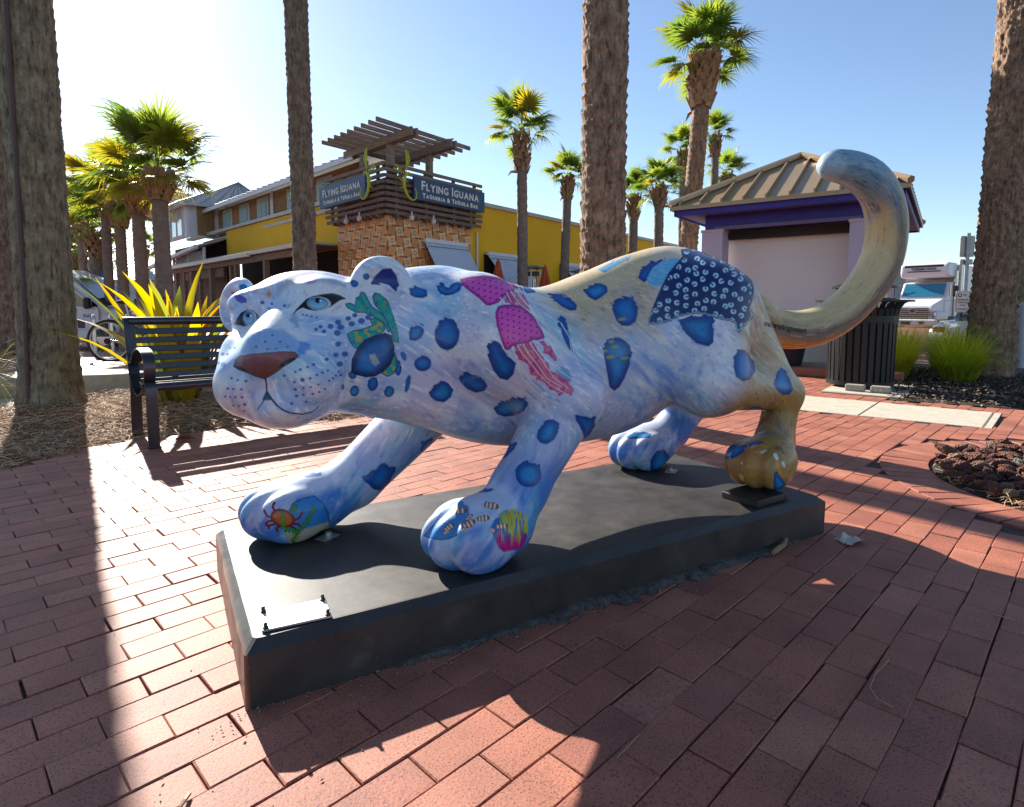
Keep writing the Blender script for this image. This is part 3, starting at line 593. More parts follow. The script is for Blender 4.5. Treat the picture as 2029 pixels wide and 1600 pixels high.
    mg = ss(xx+.25*(yy-1030), 988, 1000)*ss(yy+22*(s1-.5)*2, 1050, 1068); mixi(i, mg*ss(sd, 0, -2), rgb(.52, .008, .22)*(.7+.6*s2[:, None])); mixi(i, ss(xx, 988, 996)*ss(yy+60*s2, 1050, 1040+1)*0, rgb(.3, .4, .05))
    mixi(i, ss(s2+.3*ss(yy, 1080, 1020), .60, .72)*ss(yy, 1085, 1060)*ss(xx, 984, 996)*ss(sd, 4, -1), rgb(.42, .48, .03)); mixi(i, ss(s1, .66, .76)*ss(yy, 1060, 1030)*ss(xx, 1000, 1010)*ss(sd, 0, -2)*.8, rgb(.65, .12, .10))
    for x, y, rx, ry, ro in CLOWN:
        cx_, cy_ = Z5([(x, y)])[0]; rx /= 4; ry /= 4; p = ell_poly(cx_, cy_, rx*1.2, ry*1.25, ro, 14); i = sel(legn, p, 4); co, si = math.cos(ro), math.sin(ro); lx = ((U[i, 0]-cx_)*co+(U[i, 1]-cy_)*si)/rx; ly = (-(U[i, 0]-cx_)*si+(U[i, 1]-cy_)*co)/ry
        bod = np.minimum(np.hypot(lx*1.1-.15, ly), np.hypot((lx+.85)*3, ly*1.15)); mixi(i, ss(bod, 1.12, .92), rgb(.07, .025, .01)); mixi(i, ss(bod, .9, .7), rgb(.60, .17, .02))
        for b0 in (.45, -.18, -.72): mixi(i, ss(np.abs(lx-b0), .17, .07)*ss(bod, 1.0, .85), rgb(.78, .74, .70))
    # crab pond on the far fore paw
    cp = Z4([(570,1090),(600,960),(640,870),(720,830),(810,820),(880,870),(920,950),(930,1020),(930,1050),(850,1120),(740,1165),(620,1190)]); i = sel(legf, cp, 10); sd = sd_poly(U[i], cp)+st[i]*3*(U[i, 1] < 1010); mixi(i, ss(sd, 1.5, -1.5)*.9, rgb(.012, .20, .55)); mixi(i, ss(np.abs(sd), 2.4, .8)*(U[i, 1] < 1040)*.7, rgb(.006, .04, .22))
    sand = Z4([(570,1095),(680,1090),(780,1060),(925,1015),(928,1070),(850,1110),(740,1165),(620,1195),(600,1150)]); i = sel(legf, sand, 6); mixi(i, ss(sd_poly(U[i], sand), 1.2, -1.2), rgb(.50, .43, .31)*(1+.15*st[i][:, None]))
    for L in ([(500,935),(480,900),(492,870)],[(488,880),(498,868)],[(630,925),(655,905),(660,880)],[(650,890),(670,885)],[(470,985),(435,970),(415,930)],[(470,1010),(445,1015),(425,1035),(440,1050)],[(490,1040),(455,1045),(450,1070)],[(530,1060),(510,1070),(520,1092)],[(650,1010),(695,985),(715,940)],[(650,1035),(685,1035),(700,1055)],[(620,1055),(650,1065),(670,1088)]):
        L = Z4(L); i = sel(legf, L, 6); d, k = sd_line(U[i], L); mixi(i, ss(d, 3.0, 1.6), rgb(.22, .012, .015))
    p = ell_poly(*Z4([(560,990)])[0], 25, 18, .35); i = sel(legf, p, 6); sd = sd_poly(U[i], p); mixi(i, ss(sd, 1.2, -.8), rgb(.16, .01, .01)); mixi(i, ss(sd, -1, -9), rgb(.62, .12, .015)*(1+.2*st[i][:, None]))
    for L in ([(640,1170),(690,1090),(750,1020),(805,920)],[(565,960),(560,1050),(590,1080),(690,1100)],[(640,930),(660,900)]):
        L = Z4(L); i = sel(legf, L, 10); d, k = sd_line(U[i], L); lf = 4.2+2.4*np.sin(k*np.linalg.norm(np.array(L[-1])-np.array(L[0]))*1.15+np.arctan2(U[i, 1]-L[0][1], U[i, 0]-L[0][0])*2); mixi(i, ss(d, lf+.8, lf-.8)*.95, rgb(.035, .20, .015)*(1+.5*(d[:, None] < 1.4)))
    # koi on the brown hind paw
    for L, c, w in ((Z6([(1165,670),(1200,690),(1285,688)]), (.62, .22, .01), 3.2), (Z6([(1210,650),(1290,632),(1375,662)]), (.58, .26, .02), 2.8), (Z6([(1400,745),(1405,800),(1440,875)]), (.68, .27, .01), 3.0), (Z6([(1285,690),(1320,675)]), (.6, .6, .5), 2.4), (Z6([(1390,712),(1405,740)]), (.75, .74, .72), 4.0), (Z6([(1450,770),(1460,800)]), (.7, .68, .64), 2.6)):
        i = sel(legn, L, 7); d, k = sd_line(U[i], L); mixi(i, ss(d, w*(1-.4*k)+.7, w*(1-.4*k)-.7), rgb(*c))
    # tail
    out = np.zeros((n, 3)); 
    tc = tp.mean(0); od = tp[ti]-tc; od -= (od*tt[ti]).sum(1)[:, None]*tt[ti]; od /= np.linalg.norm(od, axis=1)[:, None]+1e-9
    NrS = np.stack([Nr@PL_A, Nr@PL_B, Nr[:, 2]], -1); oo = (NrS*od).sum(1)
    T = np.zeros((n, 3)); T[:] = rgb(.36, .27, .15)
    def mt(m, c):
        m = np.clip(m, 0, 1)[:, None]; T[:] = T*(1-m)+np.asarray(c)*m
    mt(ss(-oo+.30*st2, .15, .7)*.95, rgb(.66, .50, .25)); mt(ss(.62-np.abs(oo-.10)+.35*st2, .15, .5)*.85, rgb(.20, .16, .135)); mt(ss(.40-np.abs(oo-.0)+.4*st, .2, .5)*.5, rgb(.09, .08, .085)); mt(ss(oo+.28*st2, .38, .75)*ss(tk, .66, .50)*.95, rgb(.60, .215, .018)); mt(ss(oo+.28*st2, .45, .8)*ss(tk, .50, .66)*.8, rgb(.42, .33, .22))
    mt(ss(tk+.10*st2, .62, .80)*.85, rgb(.14, .30, .44)); mt(ss(tk, .60, .78)*ss(st+st2*.6, .1, .8)*.65, rgb(.02, .09, .24)); mt(ss(tk, .60, .80)*ss(st3, .2, .8)*.6, rgb(.50, .60, .62)); mt(ss(tk+.03*st2, .92, .99)*.7, rgb(.45, .55, .60)); mt(ss(st, .2, .9)*.45, rgb(.075, .062, .058)); mt(ss(st3, .25, .9)*ss(tk, .75, .6)*.5, rgb(.78, .60, .34))
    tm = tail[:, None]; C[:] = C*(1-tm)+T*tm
    # soles stay plain
    return np.clip(C, 0, 1)
# ================================================================== jaguar statue: build
JAG_H = 0.0068
def jag_material():
    m, nt, b = material('painted_fibreglass'); L = nt.links
    at = N(nt, 'ShaderNodeVertexColor', layer_name='paint'); tc = N(nt, 'ShaderNodeTexCoord')
    n = N(nt, 'ShaderNodeTexNoise', Scale=230.0, Detail=3.0); L.new(tc.outputs['Object'], n.inputs['Vector'])
    hs = N(nt, 'ShaderNodeMix', data_type='RGBA', blend_type='MULTIPLY'); hs.inputs[0].default_value = 0.35
    r = ramp(nt, [(.3, (.72, .72, .74)), (.7, (1, 1, 1))], n.outputs['Fac']); L.new(at.outputs['Color'], hs.inputs[6]); L.new(r.outputs['Color'], hs.inputs[7])
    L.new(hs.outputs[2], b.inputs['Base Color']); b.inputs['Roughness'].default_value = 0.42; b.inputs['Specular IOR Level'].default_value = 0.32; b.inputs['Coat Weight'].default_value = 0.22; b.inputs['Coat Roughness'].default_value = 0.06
    bp = N(nt, 'ShaderNodeBump', Strength=0.06, Distance=0.004); n2 = N(nt, 'ShaderNodeTexNoise', Scale=60.0, Detail=4.0); L.new(tc.outputs['Object'], n2.inputs['Vector']); L.new(n2.outputs['Fac'], bp.inputs['Height']); L.new(bp.outputs['Normal'], b.inputs['Normal'])
    return m
def vnormals(P, Q):
    a, b, c, d = (P[Q[:, k]] for k in range(4)); fn = np.cross(c-a, d-b); N_ = np.zeros_like(P)
    for k in range(4):
        for ax in range(3): N_[:, ax] += np.bincount(Q[:, k], fn[:, ax], len(P))
    return N_/(np.linalg.norm(N_, axis=1)[:, None]+1e-12)
def split_quads(P, Q, m):
    """split the chosen quads into four"""
    S = Q[m]; E = np.concatenate([S[:, [0, 1]], S[:, [1, 2]], S[:, [2, 3]], S[:, [3, 0]]]); E = np.sort(E, 1); key = E[:, 0].astype(np.int64)*len(P)+E[:, 1]
    uq, inv = np.unique(key, return_inverse=True); ea, eb = uq//len(P), uq % len(P); n = len(S); n0 = len(P)
    mid = (P[ea]+P[eb])/2; cen = P[S].mean(1); e = (inv+n0).reshape(4, n); c = n0+len(uq)+np.arange(n)
    nq = np.concatenate([np.stack([S[:, 0], e[0], c, e[3]], 1), np.stack([e[0], S[:, 1], e[1], c], 1), np.stack([c, e[1], S[:, 2], e[2]], 1), np.stack([e[3], c, e[2], S[:, 3]], 1)])
    return np.concatenate([P, mid, cen]), np.concatenate([Q[~m], nq]), np.concatenate([np.zeros((~m).sum(), bool), np.ones(4*n, bool)])
def quad_mesh(name, P, Q, C, mat):
    me = bpy.data.meshes.new(name); nv, nf = len(P), len(Q)
    me.vertices.add(nv); me.vertices.foreach_set('co', P.astype(np.float32).ravel())
    me.loops.add(nf*4); me.loops.foreach_set('vertex_index', Q.astype(np.int32).ravel()); me.polygons.add(nf); me.polygons.foreach_set('loop_start', np.arange(0, nf*4, 4, dtype=np.int32))
    me.update(calc_edges=True)
    a = me.color_attributes.new('paint', 'FLOAT_COLOR', 'POINT'); a.data.foreach_set('color', np.concatenate([C, np.ones((nv, 1))], 1).astype(np.float32).ravel())
    me.materials.append(mat); me.shade_smooth(); return me
def sub_mesh(name, P, Q, C, m, mat):
    S = Q[m]; ids, inv = np.unique(S.ravel(), return_inverse=True); return quad_mesh(name, P[ids], inv.reshape(-1, 4), C[ids], mat)
def build_jaguar(root):
    G = build_jaguar_field(JAG_H); G.smooth(1); V, Q = G.nets(); P = stz2w(V)
    Nn = vnormals(P, Q); view = _C-P; view /= np.linalg.norm(view, axis=1)[:, None]; fac = (Nn*view).sum(1)
    P, Q, new = split_quads(P, Q, fac[Q].max(1) > -0.05)
    qc = P[Q[:, 0]]; st = w2stz(qc); uv = proj_np(qc)
    fine = new & (((uv[:, 0] < 800) & (st[:, 2] > .5)) | ((uv[:, 0] > 930) & (uv[:, 0] < 1170) & (uv[:, 1] < 800)) | ((st[:, 2] < .42) & (uv[:, 0] < 1060)))
    P, Q, _ = split_quads(P, Q, fine)
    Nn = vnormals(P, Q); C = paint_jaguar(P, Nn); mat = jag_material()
    U = proj_np(P); front = ((Nn*(_C-P)).sum(1) > 0) & (w2stz(P)[:, 2] > .6)
    done = np.zeros(len(Q), bool)
    for name, poly in (('eye', EYE_R), ('eye', EYE_L), ('nose', NOSE)):
        A = np.array(poly); box = front & (U[:, 0] > A[:, 0].min()-3) & (U[:, 0] < A[:, 0].max()+3) & (U[:, 1] > A[:, 1].min()-3) & (U[:, 1] < A[:, 1].max()+3)
        i = np.where(box)[0]; ins = np.zeros(len(P), bool); ins[i] = sd_poly(U[i], poly) < 0.5
        dd = np.linalg.norm(P-_C, axis=1); ins &= np.abs(dd-np.median(dd[ins])) < .07; m = ins[Q].all(1) & ~done; done |= m
        new_obj(name, sub_mesh(name, P, Q, C, m, EYE_MAT if name == 'eye' else mat), root)
    new_obj('body', sub_mesh('body', P, Q, C, ~done, mat), root)
    print('jaguar quads', len(Q), round(time.time()-T0, 1))
    return P, Q
def glossy_paint():
    m, nt, b = material('glossy_eye_paint'); at = N(nt, 'ShaderNodeVertexColor', layer_name='paint'); nt.links.new(at.outputs['Color'], b.inputs['Base Color']); b.inputs['Roughness'].default_value = 0.25; b.inputs['Specular IOR Level'].default_value = 0.3; b.inputs['Coat Weight'].default_value = 0.3; b.inputs['Coat Roughness'].default_value = 0.02; return m
EYE_MAT = glossy_paint()
# ================================================================== setting: ground, paving, beds
def in_poly(x, y, poly):
    c = False; n = len(poly)
    for i in range(n):
        (x1, y1), (x2, y2) = poly[i], poly[(i+1) % n]
        if (y1 > y) != (y2 > y) and x < (x2-x1)*(y-y1)/(y2-y1)+x1: c = not c
    return c
def sheet(name, poly, z, mat, skirt=0.0, kind='structure', label=None, cat=None):
    n = len(poly); V = [(x, y, z) for x, y in poly]; F = [tuple(range(n))]
    if skirt:
        V += [(x, y, z-skirt) for x, y in poly]; F += [(i, i+n, (i+1) % n+n, (i+1) % n) for i in range(n)]
    o = new_obj(name, mesh_from(name, V, F, mat)); o['kind'] = kind
    bm = bmesh.new(); bm.from_mesh(o.data); bmesh.ops.recalc_face_normals(bm, faces=bm.faces); bm.to_mesh(o.data); bm.free()
    return o
def brick_mat(name, per_object=True):
    m, nt, b = material(name); L = nt.links
    tc = N(nt, 'ShaderNodeTexCoord'); geo = N(nt, 'ShaderNodeNewGeometry')
    if per_object:
        oi = N(nt, 'ShaderNodeObjectInfo'); rnd = oi.outputs['Random']
    else:
        at = N(nt, 'ShaderNodeAttribute', attribute_name='tint'); rnd = at.outputs['Fac']
    r = ramp(nt, [(0.0, (.335, .118, .078)), (.35, (.385, .136, .084)), (.7, (.415, .150, .092)), (1.0, (.455, .180, .115))], rnd)
    n1 = N(nt, 'ShaderNodeTexNoise', Scale=5.0, Detail=4.0); L.new(geo.outputs['Position'], n1.inputs['Vector'])
    r1 = ramp(nt, [(.3, (.74, .70, .70)), (.7, (1.12, 1.08, 1.05))], n1.outputs['Fac'])
    mx = N(nt, 'ShaderNodeMix', data_type='RGBA', blend_type='MULTIPLY'); mx.inputs[0].default_value = 1; L.new(r.outputs['Color'], mx.inputs[6]); L.new(r1.outputs['Color'], mx.inputs[7])
    n2 = N(nt, 'ShaderNodeTexNoise', Scale=210.0, Detail=3.0, Roughness=.7); L.new(geo.outputs['Position'], n2.inputs['Vector'])
    r2 = ramp(nt, [(.36, (.16, .15, .18)), (.47, (1, 1, 1)), (.64, (1, 1, 1)), (.72, (1.6, 1.5, 1.45))], n2.outputs['Fac'])
    mx2 = N(nt, 'ShaderNodeMix', data_type='RGBA', blend_type='MULTIPLY'); mx2.inputs[0].default_value = .85; L.new(mx.outputs[2], mx2.inputs[6]); L.new(r2.outputs['Color'], mx2.inputs[7])
    n3 = N(nt, 'ShaderNodeTexNoise', Scale=2.3, Detail=6.0, Roughness=.7); L.new(geo.outputs['Position'], n3.inputs['Vector'])
    r3 = ramp(nt, [(.60, (0, 0, 0)), (.78, (1, 1, 1))], n3.outputs['Fac']); mx3 = N(nt, 'ShaderNodeMix', data_type='RGBA'); md = N(nt, 'ShaderNodeMath', operation='MULTIPLY'); md.inputs[1].default_value = .35; L.new(r3.outputs['Color'], md.inputs[0]); L.new(md.outputs[0], mx3.inputs[0]); L.new(mx2.outputs[2], mx3.inputs[6]); mx3.inputs[7].default_value = (.07, .055, .06, 1)
    L.new(mx3.outputs[2], b.inputs['Base Color']); b.inputs['Roughness'].default_value = .62; b.inputs['Specular IOR Level'].default_value = .42
    bp = N(nt, 'ShaderNodeBump', Strength=.55, Distance=.0022); n4 = N(nt, 'ShaderNodeTexNoise', Scale=130.0, Detail=5.0, Roughness=.7); L.new(geo.outputs['Position'], n4.inputs['Vector']); L.new(n4.outputs['Fac'], bp.inputs['Height']); L.new(bp.outputs['Normal'], b.inputs['Normal'])
    return m
M_BRICK = brick_mat('brick_paver'); M_BRICKJ = brick_mat('brick_paver_joined', False)
M_SAND = mat_noise('joint_sand', (.05, .035, .032), (.12, .08, .068), 60, .95, .5)
M_GROUND = mat_noise('far_ground', (.10, .085, .075), (.16, .14, .12), 0.6, .95, .3)
M_CONC = mat_noise('pale_concrete', (.42, .37, .29), (.52, .47, .38), 9, .85, .25, bscale=90, speck=(160, .70, (.22, .19, .16)))
M_CURB = mat_noise('grey_concrete_curb', (.30, .27, .21), (.40, .36, .29), 12, .9, .4, bscale=70, speck=(120, .68, (.14, .12, .10)))
M_GRAYC = mat_noise('grey_block_concrete', (.27, .25, .21), (.36, .33, .28), 14, .9, .4, bscale=80)
M_ASPH = mat_noise('asphalt', (.055, .053, .055), (.085, .08, .08), 3, .9, .4, bscale=150)
def plaza_mat():
    m, nt, b = material('distant_brick_paving'); L = nt.links; tc = N(nt, 'ShaderNodeTexCoord'); mp = N(nt, 'ShaderNodeMapping'); mp.inputs['Rotation'].default_value = (0, 0, PI/4); L.new(tc.outputs['Object'], mp.inputs['Vector'])
    br = N(nt, 'ShaderNodeTexBrick', Scale=1.0); br.inputs['Brick Width'].default_value = .22; br.inputs['Row Height'].default_value = .103; br.inputs['Mortar Size'].default_value = .004; br.inputs['Color1'].default_value = (.33, .13, .09, 1); br.inputs['Color2'].default_value = (.27, .10, .07, 1); br.inputs['Mortar'].default_value = (.12, .08, .07, 1)
    L.new(mp.outputs['Vector'], br.inputs['Vector']); n = N(nt, 'ShaderNodeTexNoise', Scale=40.0, Detail=4.0); L.new(tc.outputs['Object'], n.inputs['Vector']); r = ramp(nt, [(.3, (.75, .72, .72)), (.7, (1.1, 1.1, 1.1))], n.outputs['Fac'])
    mx = N(nt, 'ShaderNodeMix', data_type='RGBA', blend_type='MULTIPLY'); mx.inputs[0].default_value = 1; L.new(br.outputs['Color'], mx.inputs[6]); L.new(r.outputs['Color'], mx.inputs[7]); L.new(mx.outputs[2], b.inputs['Base Color']); b.inputs['Roughness'].default_value = .6
    bp = N(nt, 'ShaderNodeBump', Strength=.4, Distance=.004); L.new(n.outputs['Fac'], bp.inputs['Height']); L.new(bp.outputs['Normal'], b.inputs['Normal']); return m
M_PLAZA = plaza_mat()
# base ground, with the street to the right lying a little lower
sheet('ground', [(-900, -900), (900, -900), (900, 1200), (-900, 1200)], -.45, M_ASPH)
BED_L = [(-3.75, 1.6), (-3.4, 2.6), (-3.036, 3.477), (-2.97, 3.62), (-2.9, 3.92), (-2.82, 4.14), (-2.73, 4.34), (-2.57, 4.44), (-2.3, 4.71), (-1.9, 4.86), (-1.45, 5.05), (-1.15, 5.5), (-1.3, 6.3), (-2.2, 7.35), (-4.55, 6.85), (-4.67, 6.34), (-4.9, 5.93), (-6.2, 5.6), (-8.5, 4.0), (-8.0, 1.6)]
GUT = [(-10.5, 5.62), (-4.9, 5.93), (-4.67, 6.34), (-4.55, 6.85), (-2.2, 7.35), (-1.7, 8.2), (-10.5, 5.65)]
CURB_A, CURB_B = (-10.5, 5.60), (-1.2, 8.52)
LAVA_C, LAVA_R, RING_R = (3.32, 3.02), .94, 1.20
MULCH = [(3.95, 6.13), (4.42, 5.86), (4.80, 5.55), (6.2, 4.6), (9.5, 6.2), (9.6, 8.4), (8.0, 8.9), (6.95, 8.35), (6.3, 9.6), (5.2, 9.2), (4.65, 7.9), (4.3, 7.0)]
SLAB = [(3.187, 6.448), (4.435, 5.353), (3.798, 4.67), (2.55, 5.66)]
PAVE = [(-8.0, -1.5), (9.5, -1.5), (9.5, 6.2), (9.6, 8.4), (9.8, 9.6), (4.0, 12.4), (-.5, 12.4), (-1.1, 8.5), (-1.7, 8.2), (-2.2, 7.35), (-1.3, 6.3), (-1.15, 5.5), (-1.45, 5.05), (-1.9, 4.86), (-2.3, 4.71), (-2.57, 4.44), (-2.73, 4.34), (-2.82, 4.14), (-2.9, 3.92), (-2.97, 3.62), (-3.036, 3.477), (-3.4, 2.6), (-3.75, 1.6)]
pave = sheet('brick_pavement', PAVE, -.012, M_SAND, .5)
sheet('far_plaza', [(-1.1, 8.45), (-.5, 12.38), (4.0, 12.38), (9.8, 9.6), (22, 13), (30, 40), (-8, 44), (-9.5, 20), (-1.2, 8.6)], -.018, M_PLAZA, .5)
sheet('street_plaza', [(-10.5, 5.60), (-1.2, 8.52), (-2.6, 11.3), (-30, 11.6), (-30, 5.5)], .12, M_PLAZA, .6)
sheet('street', [(-70, 11.5), (-2.7, 11.2), (-9.6, 20), (-8.5, 60), (-70, 60)], -.30, M_PLAZA, .2)
sheet('planting_bed_soil', BED_L, -.035, mat_noise('bed_soil', (.12, .07, .04), (.22, .13, .07), 20, .95, .6), .45)
sheet('gutter', [(-10.5, 5.0), (-4.9, 5.5), (-2.1, 6.9), (-1.1, 8.5), (-10.5, 5.58)], -.10, M_CONC, .4)
M_MULCHS = mat_noise('mulch_soil', (.022, .014, .011), (.06, .038, .026), 28, .95, .8)
sheet('mulch_bed', MULCH, .004, M_MULCHS, .45)
sheet('lava_bed_soil', [(LAVA_C[0]+LAVA_R*math.cos(a), LAVA_C[1]+LAVA_R*math.sin(a)) for a in np.linspace(0, 2*PI, 40, endpoint=False)], -.004, M_MULCHS, .05)
# curb beside the planting bed
def curb():
    a = Vector((*CURB_A, 0)); b = Vector((*CURB_B, 0)); d = (b-a).normalized(); root = thing('curb', 'pale concrete kerb running behind the pine straw bed', 'kerb', (0, 0, 0)); L = (b-a).length; k = 0; x = 0
    while x < L:
        ln = min(1.52, L-x); m = MB(); c = a+d*(x+ln/2); m.box((c.x, c.y, .015), (ln-.008, .15, .25), math.atan2(d.y, d.x), bev=.018); m.build('kerbstone', M_CURB, root); x += ln
curb()
# --- individual pavers: running bond at 45 degrees
P0 = np.array([.235, 1.364]); E1 = np.array([math.cos(PI/4), math.sin(PI/4)]); E2 = np.array([-E1[1], E1[0]]); BL, BW = .2205, .1028
def paver_mesh(lx, ly, j, seed=0):
    rg = random.Random(seed); c = .0024; V = []
    x, y = lx/2-j/2, ly/2-j/2
    jit = lambda: rg.uniform(-.0011, .0011)
    for (ix, z) in ((0, -.03), (0, -c), (c, 0)):
        for sx, sy in ((-1, -1), (1, -1), (1, 1), (-1, 1)): V.append((sx*(x-ix)+(jit() if ix or z > -.02 else 0), sy*(y-ix)+(jit() if ix or z > -.02 else 0), z+(jit()*.6 if z == 0 else 0)))
    F = [(0, 1, 5, 4), (1, 2, 6, 5), (2, 3, 7, 6), (3, 0, 4, 7), (4, 5, 9, 8), (5, 6, 10, 9), (6, 7, 11, 10), (7, 4, 8, 11), (8, 9, 10, 11)]
    return V, F
PAVER = [mesh_from('brick', *paver_mesh(BL, BW, .0028, s), M_BRICK) for s in range(6)]
PLQ = [tuple(stz2w(np.array([s, t, 0]))[:2]) for s, t in ((.05, .05), (PL_L-.05, .05), (PL_L-.05, PL_W-.05), (.05, PL_W-.05))] if 'stz2w' in globals() else None
# ================================================================== plinth and statue
def plinth_mat():
    m, nt, b = material('black_painted_concrete'); L = nt.links; tc = N(nt, 'ShaderNodeTexCoord')
    n = N(nt, 'ShaderNodeTexNoise', Scale=6.0, Detail=6.0, Roughness=.65); L.new(tc.outputs['Object'], n.inputs['Vector']); r = ramp(nt, [(.35, (.016, .014, .014)), (.60, (.034, .029, .026)), (.76, (.075, .064, .054))], n.outputs['Fac'])
    n2 = N(nt, 'ShaderNodeTexNoise', Scale=120.0, Detail=3.0); L.new(tc.outputs['Object'], n2.inputs['Vector']); r2 = ramp(nt, [(.70, (0, 0, 0)), (.76, (1, 1, 1))], n2.outputs['Fac']); mx = N(nt, 'ShaderNodeMix', data_type='RGBA'); L.new(r2.outputs['Color'], mx.inputs[0]); L.new(r.outputs['Color'], mx.inputs[6]); mx.inputs[7].default_value = (.16, .15, .14, 1); sp_ = N(nt, 'ShaderNodeSeparateXYZ'); L.new(tc.outputs['Object'], sp_.inputs[0]); ad = N(nt, 'ShaderNodeMath', operation='MULTIPLY_ADD'); L.new(n.outputs['Fac'], ad.inputs[0]); ad.inputs[1].default_value = .03; L.new(sp_.outputs[0], ad.inputs[2]); wr = ramp(nt, [(.016, (1, 1, 1)), (.026, (0, 0, 0))], ad.outputs[0]); mw = N(nt, 'ShaderNodeMix', data_type='RGBA'); L.new(wr.outputs['Color'], mw.inputs[0]); L.new(mx.outputs[2], mw.inputs[6]); mw.inputs[7].default_value = (.20, .095, .055, 1); L.new(mw.outputs[2], b.inputs['Base Color'])  # left end tinted brown, light bounced off the bricks put into the colour
    rr = ramp(nt, [(.3, (.44, .44, .44)), (.7, (.58, .58, .58))], n.outputs['Fac']); L.new(rr.outputs['Color'], b.inputs['Roughness']); b.inputs['Specular IOR Level'].default_value = .62
    bp = N(nt, 'ShaderNodeBump', Strength=.2, Distance=.0015); n3 = N(nt, 'ShaderNodeTexNoise', Scale=45.0, Detail=6.0, Roughness=.7); L.new(tc.outputs['Object'], n3.inputs['Vector']); L.new(n3.outputs['Fac'], bp.inputs['Height']); L.new(bp.outputs['Normal'], b.inputs['Normal']); return m
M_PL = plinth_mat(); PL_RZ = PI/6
pl = thing('statue_plinth', 'low black painted concrete plinth under the spotted cat statue', 'plinth', tuple(PL_O), PL_RZ)
def slab_ring(inset, z, n=90, wob=0.0, seed=1):
    rg = random.Random(seed); P = []; r = .02; L, W = PL_L, PL_W
    cs = [((inset, inset), PI), ((L-inset, inset), 1.5*PI), ((L-inset, W-inset), 0), ((inset, W-inset), .5*PI)]; rad = .012+inset*.3
    for q, ((x, y), a0) in enumerate(cs):
        cx = x+(rad if q in (0, 3) else -rad); cy = y+(rad if q in (0, 1) else -rad)
        for k in range(4): a = a0+k/3*PI/2; P.append((cx+rad*math.cos(a)+rg.gauss(0, wob), cy+rad*math.sin(a)+rg.gauss(0, wob), z))
        nx = cs[(q+1) % 4][0]
        for k in range(1, 14):
            t = k/14; P.append((x+(nx[0]-x)*t+rg.gauss(0, wob), y+(nx[1]-y)*t+rg.gauss(0, wob), z+rg.gauss(0, wob*.6)))
    return P
m = MB(); rings = [slab_ring(0, -.05, wob=.0), slab_ring(0.0, PL_H-.024, wob=.0012, seed=2), slab_ring(.024, PL_H, wob=.0007, seed=3)]; nn = len(rings[0]); m.V = [p for r in rings for p in r]
m.F = [(k*nn+i, k*nn+(i+1) % nn, (k+1)*nn+(i+1) % nn, (k+1)*nn+i) for k in range(2) for i in range(nn)]+[tuple(range(2*nn, 3*nn))]; m.M = [0]*len(m.F)
# straight-run points are inside corners: keep order by angle round the rectangle
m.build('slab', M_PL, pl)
m = MB(); m.box((1.965, .13, PL_H+.0145), (.20, .17, .029), .05, bev=.004); m.build('mounting_block', mat_noise('black_block', (.012, .012, .012), (.03, .03, .03), 30, .35), pl)
M_STEEL = mat_noise('steel_plaque', (.62, .61, .59), (.72, .71, .69), 20, .32, metallic=.85)
pq = MB(); pq.box((.134, .088, PL_H+.004), (.166, .106, .006), -.07, bev=.0015); pqo = pq.build('plaque', M_STEEL, pl)
M_BOLT = mat_noise('dark_bolt', (.05, .045, .04), (.12, .10, .08), 60, .45, metallic=.7)
for sx, sy in ((-1, -1), (1, -1), (1, 1), (-1, 1)):
    q = Vector((sx*.074, sy*.044, 0)); q.rotate(Euler((0, 0, -.07))); m = MB(); c = (.134+q.x, .088+q.y, PL_H+.007); m.lathe(c, [(.007, 0), (.007, .004), (.0045, .005), (.0045, .013), (.002, .015)], 8); m.build('screw', M_BOLT, pqo)
M_ENGR = mat_noise('engraved_grey', (.42, .42, .41), (.48, .48, .47), 20, .5, metallic=.5)
for row, (y, ln) in enumerate(((.024, .13), (.008, .11), (-.010, .12))):
    m = MB(); rg = random.Random(row); x = -ln/2
    while x < ln/2:
        w = rg.uniform(.003, .009); q = Vector((x+w/2, y, 0)); q.rotate(Euler((0, 0, -.07))); m.box((.134+q.x, .088+q.y, PL_H+.0072), (w*.8, .0028, .0006), -.07); x += w+.0015
    m.build('engraved_line', M_ENGR, pqo)
for i, (s, t) in enumerate(((.335, .60), (1.98, .62))):
    m = MB(); m.lathe((s, t, PL_H), [(.018, 0), (.018, .004), (.011, .005), (.011, .015), (.006, .017)], 10); m.box((s-.005, t-.01, PL_H+.002), (.07, .05, .003), .6); m.build('anchor_bolt', mat_noise('zinc', (.45, .44, .42), (.6, .6, .58), 40, .4, metallic=.8), pl)
# mortar rubble squeezed out along the foot of the plinth
def rubble():
    rg = random.Random(4); V = []; F = []; n = 80; 
    for i in range(n+1):
        s = .35+1.75*i/n; env = max(0, math.sin(PI*(i/n)))**.4; w = (.018+.05*abs(math.sin(i*.21))*rg.random()+.012*rg.random())*env; h = (.012+.022*rg.random()*abs(math.sin(i*.13+1)))*env
        V += [(s, .004, h), (s+rg.gauss(0, .004), -w*.5, h*.8), (s+rg.gauss(0, .004), -w, .001), (s, .004, -.01)]
    for i in range(n):
        for k in range(2): F.append((i*4+k, i*4+4+k, i*4+5+k, i*4+1+k))
    new_obj('mortar_rubble', mesh_from('mortar_rubble', V, F, mat_noise('mortar', (.04, .036, .034), (.14, .125, .11), 45, .95, .8, bscale=120)), pl)['kind'] = 'stuff'
rubble()
jag = thing('jaguar_statue', 'painted fibreglass jaguar statue with blue spots and sea creatures prowling on the black plinth', 'statue', (0, 0, 0))
JP, JQ = build_jaguar(jag)
